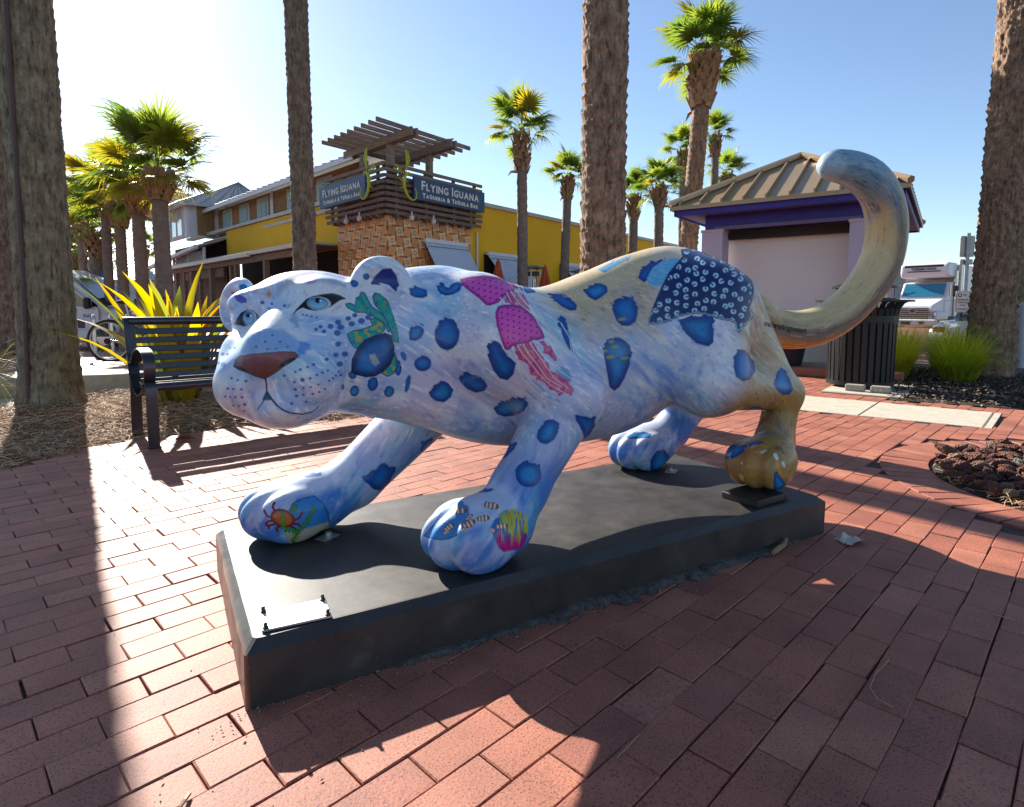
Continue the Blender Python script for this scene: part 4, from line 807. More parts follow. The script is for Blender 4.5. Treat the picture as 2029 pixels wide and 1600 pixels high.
def text_mesh(txt, size, extrude=0.0, align='CENTER', spacing=1.0, shear=0.0, offset=0.0):
    cu = bpy.data.curves.new('t', 'FONT'); cu.body = txt; cu.size = size; cu.extrude = extrude; cu.align_x = align; cu.align_y = 'CENTER'; cu.space_character = spacing; cu.shear = shear; cu.offset = offset; cu.resolution_u = 3
    o = bpy.data.objects.new('t', cu); COL.objects.link(o); me = bpy.data.meshes.new_from_object(o.evaluated_get(bpy.context.evaluated_depsgraph_get())); bpy.data.objects.remove(o); bpy.data.curves.remove(cu); return me
from mathutils.bvhtree import BVHTree
def signature():
    """the painter's signature, written along the underside of the tail"""
    U = proj_np(JP[JQ[:, 0]]); sel = (U[:, 0] > 1490) & (U[:, 0] < 1620) & (U[:, 1] > 600) & (U[:, 1] < 700); q = JQ[sel]; ids, inv = np.unique(q.ravel(), return_inverse=True); bv = BVHTree.FromPolygons([Vector(p) for p in JP[ids]], inv.reshape(-1, 4).tolist())
    me = text_mesh('milurodriguezart', 1.0, 0, 'LEFT', 1.0, .12, .006); bm = bmesh.new(); bm.from_mesh(me)
    bmesh.ops.triangulate(bm, faces=bm.faces)
    for _ in range(2): bmesh.ops.subdivide_edges(bm, edges=[e for e in bm.edges if e.calc_length() > .16], cuts=1)
    bmesh.ops.triangulate(bm, faces=bm.faces)
    xs = [v.co.x for v in bm.verts]; x0, x1 = min(xs), max(xs)
    for v in bm.verts:
        t = (v.co.x-x0)/(x1-x0); u = 1515+84*t; vv = 641+19*t-6*math.sin(PI*t)*.0-4*t*t - (v.co.y)*16.5; d = Vector(ray(u, vv)).normalized(); h = bv.ray_cast(Vector(_C), d)
        v.co = (h[0]-d*.004) if h[0] is not None else Vector(_C)+d*2.9
    bad = [v for v in bm.verts if (v.co-Vector(_C)).length > 3.7]; bmesh.ops.delete(bm, geom=bad, context='VERTS')
    m2 = bpy.data.meshes.new('signature'); bm.to_mesh(m2); bm.free(); m2.materials.append(mat_noise('black_brush_paint', (.008, .007, .007), (.012, .01, .01), 10, .5)); new_obj('signature', m2, jag)
signature()
def lay_bricks():
    rg = random.Random(3); cand = []
    plq = [tuple(stz2w(np.array([s, t, 0.0]))[:2]) for s, t in ((.12, .12), (PL_L-.12, .12), (PL_L-.12, PL_W-.12), (.12, PL_W-.12))]
    for j in range(-75, 95):
        for i in range(-36, 46):
            c = P0+E1*((i+.5*(j % 2))*BL)+E2*((j+.5)*BW); x, y = c
            if y > 10.6 or y < -.2 or abs(x) > .95*max(y, 0)+1.3: continue
            if not in_poly(x, y, PAVE): continue
            if in_poly(x, y, MULCH) or in_poly(x, y, SLAB) or in_poly(x, y, plq): continue
            if (x-LAVA_C[0])**2+(y-LAVA_C[1])**2 < (RING_R+.045)**2: continue
            if y > .6 and (x-LAVA_C[0])**2+(y-LAVA_C[1])**2 < (RING_R-.05)**2: continue
            u, v = proj_np(np.array([x, y, 0.0])) if y > .9 else (1e5, 1e5)
            vis = -40 < u < 2070 and v < 1640
            cand.append((0 if vis else 1, x*x+y*y, x, y))
    cand.sort(); V = []; F = []; T = []
    for n, (nv, d, x, y) in enumerate(cand):
        z = rg.gauss(0, .0011); rz = PI/4+rg.gauss(0, .006); tx, ty = rg.gauss(0, .005), rg.gauss(0, .004); ox, oy = rg.gauss(0, .0011), rg.gauss(0, .0011)
        if n < 300:
            o = new_obj('brick', PAVER[rg.randrange(6)], pave, (x+ox, y+oy, z), (tx, ty, rz))
        else:
            M = Matrix.Translation((x+ox, y+oy, z)) @ Euler((tx, ty, rz)).to_matrix().to_4x4(); me = PAVER[rg.randrange(6)]; b = len(V)
            V += [tuple(M @ v.co) for v in me.vertices]; F += [tuple(k+b for k in p.vertices) for p in me.polygons]; T += [rg.random()]*12
    # soldier course round the lava bed, laid with the rest
    nb = int(2*PI*RING_R*.97/BW)
    for k in range(nb):
        a = 2*PI*k/nb; r = (LAVA_R+RING_R)/2+.015; M = Matrix.Translation((LAVA_C[0]+r*math.cos(a), LAVA_C[1]+r*math.sin(a), rg.gauss(.002, .001))) @ Matrix.Rotation(a+rg.gauss(0, .01), 4, 'Z')
        vv, ff = paver_mesh(RING_R-LAVA_R, 2*PI*r/nb, .007, k); b = len(V); V += [tuple(M @ Vector(q)) for q in vv]; F += [tuple(i+b for i in f) for f in ff]; T += [rg.random()]*12
    me = mesh_from('brick_field', V, F, M_BRICKJ); at = me.attributes.new('tint', 'FLOAT', 'POINT'); at.data.foreach_set('value', np.array(T, np.float32)); o = new_obj('brick_field', me, pave); o['kind'] = 'stuff'
    print('bricks', len(cand))
lay_bricks()
# pale concrete slabs let into the paving
sl = thing('paving_slab', 'pale concrete slab strip let into the brick paving beside the mulch', 'slab', (0, 0, 0))
a_, b_, c_, d_ = [Vector((*q, 0)) for q in SLAB]
for t0, t1 in ((0.0, .418), (.424, .965), (.971, 1.0)):
    q = [a_.lerp(b_, t0), a_.lerp(b_, t1), d_.lerp(c_, t1), d_.lerp(c_, t0)]; m = MB(); cen = sum(q, Vector())/4
    V = [(p.x, p.y, -.02) for p in q]+[(p.x, p.y, .001) for p in q]+[tuple(p+(cen-p).normalized()*.012+Vector((0, 0, .005))) for p in q]
    m.add(V, [(0, 1, 5, 4), (1, 2, 6, 5), (2, 3, 7, 6), (3, 0, 4, 7), (4, 5, 9, 8), (5, 6, 10, 9), (6, 7, 11, 10), (7, 4, 8, 11), (8, 9, 10, 11)]); m.build('slab', M_CONC, sl)
# ---- pine straw
def needles(name, poly, n, mats, z0, zs, ln, w, seed, label, kind='stuff', edge=None, parent=None, flat=.18):
    rg = np.random.default_rng(seed); P = np.array(poly); lo, hi = P.min(0), P.max(0); pts = []
    while len(pts) < n:
        q = lo+(hi-lo)*rg.random(2)
        d = math.hypot(q[0], q[1])
        if rg.random() > min(1.0, (4.6/max(d, .1))**1.5) or q[1] < 1.5: continue
        if in_poly(q[0], q[1], poly) or (edge and rg.random() < .35 and in_poly(q[0]+rg.normal(0, edge), q[1]+rg.normal(0, edge), poly)): pts.append(q)
    V = []; F = []; MI = []
    for q in pts:
        a = rg.random()*2*PI; L = ln*(.5+rg.random()); bend = rg.normal(0, .55); z = z0+zs*rg.random()**1.6; tilt = rg.normal(0, flat); d = np.array([math.cos(a), math.sin(a)]); b = len(V); p = np.array([q[0], q[1]])-d*L/2
        for s in range(4):
            t = s/3; ang = a+bend*(t-.5)*2; dd = np.array([math.cos(ang), math.sin(ang)])
            if s: p = p+dd*L/3
            nn = np.array([-dd[1], dd[0]])*w*(.5 if s in (0, 3) else 1.0); zz = max(z0, z+tilt*L*(t-.5)+.010*math.sin(PI*t))
            V += [(p[0]-nn[0], p[1]-nn[1], zz), (p[0]+nn[0], p[1]+nn[1], zz+w*.8)]
        for s in range(3): F.append((b+2*s, b+2*s+1, b+2*s+3, b+2*s+2)); MI.append(int(rg.random()*len(mats)))
    me = mesh_from(name, V, F, mats); me.polygons.foreach_set('material_index', MI); o = new_obj(name, me, parent); o['kind'] = kind
    if label: o['label'] = label; o['category'] = 'ground cover'
    return o
MS = [mat_noise('straw_%s' % k, c, tuple(min(1, q*1.35) for q in c), 30, .75) for k, c in (('tan', (.40, .245, .12)), ('brown', (.22, .115, .055)), ('pale', (.52, .37, .22)), ('rust', (.30, .115, .04)))]
needles('pine_straw', BED_L, 26000, [MS[0], MS[1], MS[2], MS[0], MS[3]], -.03, .065, .14, .0026, 5, 'brown pine straw mulch covering the bed under the bench', edge=.07)
MM = [mat_noise('bark_%s' % k, c, tuple(q*1.4 for q in c), 40, .85) for k, c in (('dark', (.035, .022, .016)), ('mid', (.085, .05, .032)), ('pale', (.22, .16, .11)))]
needles('bark_mulch', MULCH, 6500, [MM[0], MM[0], MM[1], MM[0], MM[2]], .004, .04, .055, .0075, 6, 'dark shredded bark mulch around the grass clumps', edge=.03, flat=.3)
# ---- lava rocks
def rock_mesh(seed):
    rg = random.Random(seed); bm = bmesh.new(); bmesh.ops.create_icosphere(bm, subdivisions=1, radius=.5)
    for v in bm.verts: v.co *= rg.uniform(.72, 1.2); 
    sx, sy, sz = rg.uniform(.9, 1.5), rg.uniform(.7, 1.0), rg.uniform(.5, .8)
    for v in bm.verts: v.co = Vector((v.co.x*sx, v.co.y*sy, v.co.z*sz))
    me = bpy.data.meshes.new('lava_rock'); bm.to_mesh(me); bm.free(); me.materials.append(M_LAVA); return me
def lava_mat():
    m, nt, b = material('red_lava'); L = nt.links; oi = N(nt, 'ShaderNodeObjectInfo'); r = ramp(nt, [(0, (.10, .035, .03)), (.3, (.22, .065, .045)), (.6, (.33, .13, .085)), (.85, (.42, .23, .15)), (1, (.36, .32, .25))], oi.outputs['Random']); tc = N(nt, 'ShaderNodeTexCoord')
    n = N(nt, 'ShaderNodeTexNoise', Scale=3.0, Detail=6.0, Roughness=.75); L.new(tc.outputs['Object'], n.inputs['Vector']); r1 = ramp(nt, [(.3, (.5, .45, .45)), (.7, (1.25, 1.2, 1.15))], n.outputs['Fac']); mx = N(nt, 'ShaderNodeMix', data_type='RGBA', blend_type='MULTIPLY'); mx.inputs[0].default_value = 1; L.new(r.outputs['Color'], mx.inputs[6]); L.new(r1.outputs['Color'], mx.inputs[7]); L.new(mx.outputs[2], b.inputs['Base Color']); b.inputs['Roughness'].default_value = .9
    v = N(nt, 'ShaderNodeTexVoronoi', Scale=9.0); L.new(tc.outputs['Object'], v.inputs['Vector']); bp = N(nt, 'ShaderNodeBump', Strength=.9, Distance=.15); L.new(v.outputs['Distance'], bp.inputs['Height']); L.new(bp.outputs['Normal'], b.inputs['Normal']); return m
M_LAVA = lava_mat(); ROCK = [rock_mesh(s) for s in range(8)]
def lava():
    rg = random.Random(12); placed = []; 
    for k in range(4000):
        if len(placed) > 175: break
        a = rg.uniform(0, 2*PI); r = (LAVA_R-.03)*math.sqrt(rg.random()); x, y = LAVA_C[0]+r*math.cos(a), LAVA_C[1]+r*math.sin(a)
        u, v = proj_np(np.array([x, y, 0.03]))
        if u > 2120: continue
        s = rg.uniform(.05, .11)
        if any((x-p[0])**2+(y-p[1])**2 < ((s+p[2])*.36)**2 for p in placed): continue
        placed.append((x, y, s)); o = new_obj('lava_rock', ROCK[rg.randrange(8)], None, (x, y, .012+s*.22+rg.uniform(0, .03)), (rg.uniform(-.5, .5), rg.uniform(-.5, .5), rg.uniform(0, 6.28))); o.scale = (s, s, s)
        tag(o, 'rough red lava rock in the round bed edged with brick', 'rock', 'red lava rocks in the round bed')
    V = []; F = []
    for k in range(900):
        a = rg.uniform(0, 2*PI); r = (LAVA_R-.01)*math.sqrt(rg.random()); x, y = LAVA_C[0]+r*math.cos(a), LAVA_C[1]+r*math.sin(a); s = rg.uniform(.012, .03); b = len(V)
        V += [(x+s*rg.uniform(.6, 1.2)*dx, y+s*rg.uniform(.6, 1.2)*dy, .006+s*.5+s*.6*dz) for dx, dy, dz in ((1, 0, 0), (0, 1, 0), (-1, 0, 0), (0, -1, 0), (0, 0, 1), (0, 0, -1))]
        F += [(b, b+1, b+4), (b+1, b+2, b+4), (b+2, b+3, b+4), (b+3, b, b+4)]
    o = new_obj('lava_gravel', mesh_from('lava_gravel', V, F, mat_noise('lava_chip', (.10, .03, .025), (.30, .13, .09), 25, .95))); tag(o, 'small red lava chips between the rocks of the round bed', 'gravel', kind='stuff')
    needles('dry_grass_litter', [(LAVA_C[0]+q*math.cos(a), LAVA_C[1]+q*math.sin(a)) for q, a in [(.94, x) for x in np.linspace(2.6, 4.3, 14)]+[(.78, x) for x in np.linspace(4.3, 2.6, 14)]], 500, [MS[0], MS[2]], .0, .05, .08, .0015, 8, 'dry straw caught at the rim of the lava bed')
lava()
# ================================================================== buildings
M_WHITE = mat_noise('white_trim', (.62, .62, .64), (.70, .70, .72), 6, .55)
M_YEL = mat_noise('mustard_stucco', (.74, .42, .010), (.78, .46, .014), 1.2, .85, .25, bscale=60)
M_WOOD = mat_noise('weathered_wood', (.17, .125, .095), (.30, .23, .175), 3, .85, .4, bscale=40, stretch=(1, 1, 9))
M_WOODD = mat_noise('dark_slat_wood', (.12, .088, .076), (.20, .15, .125), 5, .85, .3, bscale=40)
M_DARK = mat_noise('dark_interior', (.012, .009, .008), (.03, .02, .018), 2, .8)
M_SHING = mat_noise('cedar_shingle', (.26, .145, .06), (.40, .235, .105), 4, .85, .4, bscale=50)
M_TIN = mat_noise('pale_metal_roof', (.42, .40, .37), (.50, .48, .45), 2, .55)
M_BLUES = mat_noise('sign_blue', (.014, .055, .135), (.02, .07, .165), 8, .45)
M_LET = mat_noise('sign_lettering', (.72, .72, .68), (.78, .78, .74), 8, .5)
M_LIME = mat_noise('lime_paint', (.36, .42, .01), (.42, .48, .02), 8, .5)
M_GLASS = None
def glass_mat(name, c, rough=.06):
    m, nt, b = material(name); b.inputs['Base Color'].default_value = (*c, 1); b.inputs['Roughness'].default_value = rough; b.inputs['Specular IOR Level'].default_value = .9; b.inputs['Coat Weight'].default_value = .6; b.inputs['Coat Roughness'].default_value = .02; return m
M_GLASS = glass_mat('window_glass', (.06, .12, .11)); M_GLASSP = glass_mat('pale_window_glass', (.35, .42, .45))
DRx, DLx = np.array([.605, .796]), np.array([-.691, .723])
TWC = np.array([-3.22, 15.66])
def frame_R(d, nrm_sign):
    """matrix whose X runs along d and whose Y points to the viewer's side"""
    x = Vector((d[0], d[1], 0)).normalized(); y = Vector((-x.y, x.x, 0))*nrm_sign; R = Matrix((x, y, (0, 0, 1))).transposed(); return R
# right faces: X along DR, outward normal towards +x,-y ; left faces: X along DL, outward normal towards -x,-y
RR = frame_R(DRx, -1.0); RL = frame_R(DLx, 1.0)
def put(m, side, c, s, bev=0.0):
    """box in wall coordinates: c = (along, out, up)"""
    R = RR if side == 'R' else RL; p = Vector((*TWC, 0))+R@Vector(c); m.box(p, s, R=R, bev=bev)
def part(name, mat, parent, boxes, side='R', bev=0.0, smooth=False):
    m = MB()
    for c, s in boxes: put(m, side, c, s, bev)
    return m.build(name, mat, parent, smooth)
print('frames', RR.determinant(), RL.determinant())
rest = thing('restaurant', 'mustard yellow restaurant with a tiled corner tower, slatted sign band and timber pergola', 'restaurant', (0, 0, 0))
def place_on(me, side, c, name, mat, parent, rotz=0.0):
    """stand a flat XY mesh up against a wall face"""
    R = RR if side == 'R' else RL; p = Vector((*TWC, 0))+R@Vector(c); flip = 1 if side == 'R' else -1
    A = Matrix(((1, 0, 0), (0, 0, 1), (0, 1, 0))).transposed()
    for v in me.vertices:
        q = Vector((v.co.x*flip, v.co.z, v.co.y)); v.co = p+R@q
    me.materials.clear(); me.materials.append(mat); return new_obj(name, me, parent)
# tower core and tiles
def wp(a, b): return Vector((*TWC, 0))+Vector((*DRx, 0))*a+Vector((*DLx, 0))*b
TW_R, TW_L, TW_Z = 3.25, 2.62, 3.52
m = MB(); put(m, 'R', (TW_R/2, -TW_L*.47, TW_Z/2), (TW_R-.1, TW_L*.9, TW_Z)); 
core = MB(); R = RR; P = [Vector((*TWC, 0)), Vector((*TWC, 0))+RR@Vector((TW_R, 0, 0)), Vector((*TWC, 0))+RR@Vector((TW_R, 0, 0))+RL@Vector((TW_L, 0, 0)), Vector((*TWC, 0))+RL@Vector((TW_L, 0, 0))]
core.add([(p.x, p.y, 0) for p in P]+[(p.x, p.y, 4.3) for p in P], [(0, 1, 5, 4), (1, 2, 6, 5), (2, 3, 7, 6), (3, 0, 4, 7), (4, 5, 6, 7)])
core.build('tower_wall', mat_noise('tower_grout', (.20, .10, .06), (.26, .13, .08), 5, .9), rest)
def tile_mat(name, star):
    m, nt, b = material(name); L = nt.links; tc = N(nt, 'ShaderNodeTexCoord'); sep = N(nt, 'ShaderNodeSeparateXYZ'); L.new(tc.outputs['Object'], sep.inputs[0])
    def mth(op, a, bb=None):
        n = N(nt, 'ShaderNodeMath', operation=op); 
        for k, q in enumerate((a, bb)):
            if q is None: continue
            if isinstance(q, (int, float)): n.inputs[k].default_value = q
            else: L.new(q, n.inputs[k])
        return n.outputs[0]
    x, z = sep.outputs[0], sep.outputs[2]; r = mth('SQRT', mth('ADD', mth('MULTIPLY', x, x), mth('MULTIPLY', z, z))); an = mth('ARCTAN2', z, x)
    if star:
        w = mth('ADD', r, mth('MULTIPLY', mth('COSINE', mth('MULTIPLY', an, 8)), .012)); rp = ramp(nt, [(0, (.74, .52, .30)), (.20, (.74, .52, .30)), (.22, (.20, .10, .12)), (.36, (.22, .11, .12)), (.40, (.78, .50, .24)), (1, (.74, .43, .16))], mth('MULTIPLY', w, 6.0))
    else:
        rp = ramp(nt, [(0, (.60, .24, .06)), (.50, (.64, .27, .07)), (.54, (.38, .13, .04)), (.60, (.70, .34, .11)), (1, (.52, .20, .055))], mth('MULTIPLY', r, 4.4))
    oi = N(nt, 'ShaderNodeObjectInfo'); hv = N(nt, 'ShaderNodeHueSaturation'); mr = N(nt, 'ShaderNodeMapRange'); mr.inputs[3].default_value = .72; mr.inputs[4].default_value = 1.12; L.new(oi.outputs['Random'], mr.inputs[0]); L.new(mr.outputs[0], hv.inputs['Value']); L.new(rp.outputs['Color'], hv.inputs['Color']); L.new(hv.outputs['Color'], b.inputs['Base Color']); b.inputs['Roughness'].default_value = .45; return m
M_TS, M_TC = tile_mat('star_tile', True), tile_mat('swirl_tile', False)
TS = .262
def tile_me(mat, s, curve):
    n = 6; o = []; a = s/2-.006
    for k in range(4):
        p0 = [(-a, -a), (a, -a), (a, a), (-a, a)][k]; p1 = [(-a, -a), (a, -a), (a, a), (-a, a)][(k+1) % 4]
        for i in range(n):
            t = i/n; x = p0[0]+(p1[0]-p0[0])*t; z = p0[1]+(p1[1]-p0[1])*t; nx, nz = (p1[1]-p0[1]), -(p1[0]-p0[0]); ln = math.hypot(nx, nz); w = curve*math.sin(2*PI*t)*.018; o.append((x+nx/ln*w, z+nz/ln*w))
    N_ = len(o); V = [(x, 0, z) for x, z in o]+[(x*.97, .022, z*.97) for x, z in o]; F = [(i, (i+1) % N_, (i+1) % N_+N_, i+N_) for i in range(N_)]+[tuple(range(N_, 2*N_))]
    me = mesh_from('wall_tile', V, F, mat); bm = bmesh.new(); bm.from_mesh(me); bmesh.ops.recalc_face_normals(bm, faces=bm.faces); bm.to_mesh(me); bm.free(); return me
T_ME = {('R', 0): tile_me(M_TS, TS, 1), ('R', 1): tile_me(M_TC, TS, -1)}
for side, W in (('R', TW_R), ('L', TW_L)):
    R = RR if side == 'R' else RL; n = int(W/TS); s = W/n
    for i in range(n):
        for j in range(9):
            c = ((i+.5)*s, .001, TW_Z-.16-(j+.5)*TS-.0); p = Vector((*TWC, 0))+R@Vector(c); o = new_obj('wall_tile', T_ME[('R', (i+j) % 2)], rest); o.matrix_world = Matrix.Translation(p) @ R.to_4x4()
# slatted band
def wood_grain(): return M_WOODD
for k in range(9):
    z = 3.40+k*.148; ov = .34
    if k == 0: ov = .30
    for side, W in (('R', TW_R), ('L', TW_L)):
        part('slat', M_WOODD if k < 7 else M_WOOD, rest, [((W/2+.02, ov-.12+.04*(k % 2)*0, z), (W+.52, .05, .085))], side)
for side, W in (('R', TW_R), ('L', TW_L)):
    for q in (.05, .38, .72, 1.0): part('slat_post', M_WOODD, rest, [((W*q, .16, 4.0), (.09, .06, 1.28))], side)
    for i in range(9): part('bracket', M_WOODD, rest, [((W*(i+.5)/9, .10, 3.34), (.06, .26, .10))], side)
# floodlights under the band
for side, q in (('R', 1.35), ('R', .55), ('L', 1.5), ('L', .8)):
    m = MB(); R = RR if side == 'R' else RL; p = Vector((*TWC, 0))+R@Vector((q, .34, 3.30)); m.sphere(p, (.07, .07, .08), 8, 6); m.cyl(p+Vector((0, 0, .05)), .02, .12, 6); m.build('floodlight', mat_noise('lamp_white_%s%d' % (side, int(q*10)), (.5, .5, .5), (.6, .6, .6), 5, .4), rest)
# signs
def sign(side, a0, a1, z0, z1, lines):
    b = part('sign_board', M_BLUES, rest, [(((a0+a1)/2, .34, (z0+z1)/2), (a1-a0, .06, z1-z0))], side)
    for (txt, cx, cz, size, sp) in lines:
        big, x = [], 0; parts = []; first = True
        for word in txt.split(' '):
            for i, ch in enumerate(word):
                me = text_mesh(ch, size*(1.28 if i == 0 else 1.0), .004, 'LEFT', 1.0, 0, .006)
                if len(me.vertices) == 0: continue
                xs = [v.co.x for v in me.vertices]; x0, x1 = min(xs), max(xs); zz = min(v.co.y for v in me.vertices)
                for v in me.vertices: v.co.x += x-x0; v.co.y -= zz
                x += (x1-x0)+size*.15*sp; parts.append(me)
            x += size*.42
        w = x-size*.5; bm = bmesh.new()
        for me in parts: bm.from_mesh(me)
        for v in bm.verts: v.co.x -= w/2; v.co.y -= size*.4
        me = bpy.data.meshes.new('lettering'); bm.to_mesh(me); bm.free(); place_on(me, side, (cx, .376, cz), 'lettering', M_LET, b)
for side, a0, a1 in (('R', .62, 3.48), ('L', .42, 2.98)):
    c = (a0+a1)/2; k = (a1-a0)/2.86
    sign(side, a0, a1, 3.80, 4.38, [('FLYING IGUANA', c, 4.17, .262*k, 1.0), ('TAQUERIA & TEQUILA BAR', c, 3.92, .128*k, 1.35)])
# pergola: posts, paired beams along the left direction, rafters along the right direction
def wp(a, b): return Vector((*TWC, 0))+Vector((*DRx, 0))*a+Vector((*DLx, 0))*b
def beam(name, p, q, w, h, z, mat, parent):
    d = (q-p); L = d.length; m = MB(); m.box((*(((p+q)/2).xy), z), (L, w, h), math.atan2(d.y, d.x)); return m.build(name, mat, parent)
for a, b in ((.15, .0), (1.55, .0), (.15, 1.35), (1.55, 1.35)):
    p = wp(a, b); m = MB(); m.box((p.x, p.y, 4.68), (.15, .15, 1.10), math.atan2(DRx[1], DRx[0])); m.build('pergola_post', M_WOOD, rest)
for a in (.06, .24, 1.46, 1.64): beam('pergola_beam', wp(a, -1.1), wp(a, 2.25), .06, .20, 5.24, M_WOOD, rest)
for k in range(9):
    b = -.72+k*.345; beam('rafter', wp(-.78, b), wp(2.55, b), .05, .10, 5.395, M_WOOD, rest)
# lime green winged lizards beside the signs
def lizard(side, a, flip):
    s = flip; m = MB(); m2 = []
    def P(x, z): 
        R = RR if side == 'R' else RL; return Vector((*TWC, 0))+R@Vector((a+s*x, .44, z))
    body = catmull([(.30, 0, 4.33), (.20, 0, 4.40), (.08, 0, 4.30), (.04, 0, 4.12), (.10, 0, 3.92), (.22, 0, 3.78), (.36, 0, 3.74), (.46, 0, 3.82), (.47, 0, 3.96), (.42, 0, 4.06)], 26)
    rr = np.interp(np.linspace(0, 1, 26), [0, .08, .3, .5, .75, 1], [.012, .035, .045, .035, .018, .012]); m.tube([P(x, z) for x, _, z in body], list(rr), 7)
    for w0, tips in (((.06, 4.36), ((-.32, 4.42), (-.28, 4.52), (-.18, 4.56), (-.05, 4.5))), ((.12, 4.42), ((.10, 4.98), (.18, 4.94), (.24, 4.84), (.26, 4.70)))):
        for t0, t1 in zip(tips, tips[1:]):
            a0, b0, c0 = P(*w0), P(*t0), P((t0[0]*.4+t1[0]*.6), (t0[1]*.4+t1[1]*.6)-.02); n = Vector((RR if side == 'R' else RL)@Vector((0, .02, 0))); m.add([a0, b0, c0, a0+n, b0+n, c0+n], [(0, 1, 2), (5, 4, 3), (0, 3, 4, 1), (1, 4, 5, 2), (2, 5, 3, 0)])
    for q in ((.02, 4.15, -.12, 4.22), (.03, 4.02, -.12, 3.98), (.08, 4.2, .18, 4.16)): m.tube([P(q[0], q[1]), P(q[2], q[3])], [.02, .01], 5)
    m.build('winged_lizard_emblem', M_LIME, rest)
lizard('R', .16, 1); lizard('L', .06, 1)
# long yellow walls
WZ = 4.08
part('wall', M_YEL, rest, [((TW_R+8.4, -.16, WZ/2), (16.8, .2, WZ))], 'R'); part('parapet_cap', M_TIN, rest, [((TW_R+8.4, -.14, WZ+.06), (16.9, .32, .12))], 'R')
part('wainscot', mat_noise('red_wainscot', (.16, .035, .02), (.22, .05, .03), 2, .7), rest, [((TW_R+8.4, -.05, .55), (16.7, .04, 1.1))], 'R')
part('wall', M_YEL, rest, [((TW_L+5.0, -.36, 3.42), (10.0, .2, 1.36))], 'L'); part('parapet_cap', M_TIN, rest, [((TW_L+5.0+2.6, -.34, WZ+.10), (15.2, .32, .11))], 'L')
part('dark_recess', M_DARK, rest, [((TW_L+6.8, -2.2, 1.9), (13.8, .1, 3.8))], 'L')
fr_ = MB(); P4 = [wp(.1, .1), wp(20, .1), wp(20, 16), wp(.4, 16)]; fr_.add([(p.x, p.y, 3.95) for p in P4]+[(p.x, p.y, 3.85) for p in P4], [(0, 1, 2, 3), (7, 6, 5, 4), (0, 4, 5, 1), (1, 5, 6, 2), (2, 6, 7, 3), (3, 7, 4, 0)]); fr_.build('sun_block_roof', M_TIN, rest)  # unseen roof added to keep the sun out of the hollow building
# canopy with gutter over the left side
part('canopy_gutter', M_WHITE, rest, [((TW_L+2.0, .95, 2.76), (4.2, .12, .12)), ((TW_L+9.0, 1.05, 2.70), (9.8, .12, .12))], 'L')
part('canopy_roof', M_TIN, rest, [((TW_L+7.0, .32, 2.80), (13.8, 1.35, .05))], 'L')
part('canopy_soffit', M_WOODD, rest, [((TW_L+7.0, .30, 2.755), (13.8, 1.3, .03))], 'L')
part('canopy_beam', M_WOOD, rest, [((TW_L+7.0, .80, 2.58), (13.8, .10, .20))], 'L')
for q in (.6, 3.3, 5.9, 6.4, 8.6, 11.0, 13.2): part('canopy_post', M_WOOD, rest, [((TW_L+q, .80, 1.24), (.16, .16, 2.48))], 'L')
part('fascia_board', M_WOODD, rest, [((TW_L+10.2, .70, 2.30), (5.4, .06, .34))], 'L')
# tilted shutters
M_SHUT = mat_noise('pale_blue_shutter', (.44, .51, .64), (.50, .57, .70), 3, .5)
def shutter(a, z1, w, drop, out):
    p = lambda x, o, z: Vector((*TWC, 0))+RR@Vector((x, o, z)); sh = None; m = MB(); n = int(w/.06)
    for i in range(n):
        x0, x1 = a+w*i/n, a+w*(i+1)/n; g = .012 if i % 2 else 0.0
        q = [p(x0, .10+g, z1), p(x1, .10+g, z1), p(x1, .10+out+g, z1-drop), p(x0, .10+out+g, z1-drop)]; dn = Vector((0, 0, -.03)); m.add(q+[v+dn for v in q], [(0, 3, 2, 1), (4, 5, 6, 7), (0, 1, 5, 4), (2, 3, 7, 6), (1, 2, 6, 5), (3, 0, 4, 7)])
    sh = m.build('shutter', M_SHUT, rest)
    part('shutter_head', M_WHITE, sh, [((a+w/2, .10, z1+.03), (w+.04, .10, .10))], 'R'); 
    m = MB()
    for i in range(int(w/.10)): 
        t = (i+.5)/int(w/.10); m.box(p(a+w*t, .12+out*.14, z1-drop*.14+.012), (.05, .012, .02), R=RR)
    m.build('vent_row', M_DARK, sh)
    for x in (a+.06, a+w-.06): mm = MB(); mm.tube([p(x, .02, z1-drop*1.15), p(x, .10+out*.95, z1-drop*.97)], .018, 5); mm.build('stay', M_DARK, sh)
    part('window_opening', M_DARK, rest, [((a+w/2, -.045, z1-drop*.75), (w, .03, drop*1.5))], 'R')
shutter(1.25, 2.78, 1.72, 1.02, .62); shutter(3.95, 2.62, 1.65, 1.0, .85); shutter(8.3, 2.55, 1.7, 1.0, .85); shutter(11.6, 2.62, 1.7, 1.0, .85); shutter(14.5, 2.6, 1.6, 1.0, .8)
part('meter_box', M_WHITE, rest, [((3.48, .02, 1.75), (.36, .18, .6)), ((3.56, .0, 2.6), (.05, .05, 1.3))], 'R')
# ------------------------------------------------------------------ shingled upper storey behind
house = thing('shingled_house', 'cedar shingled upper storey with pale metal hip roof and white trim', 'house', (0, 0, 0))
M_SHUTG = mat_noise('seafoam_shutter', (.30, .46, .46), (.36, .52, .52), 4, .55)
def hp_(a, b, z): p = wp(a, b); return (p.x, p.y, z)   # a along DR from the tower corner, b along DL
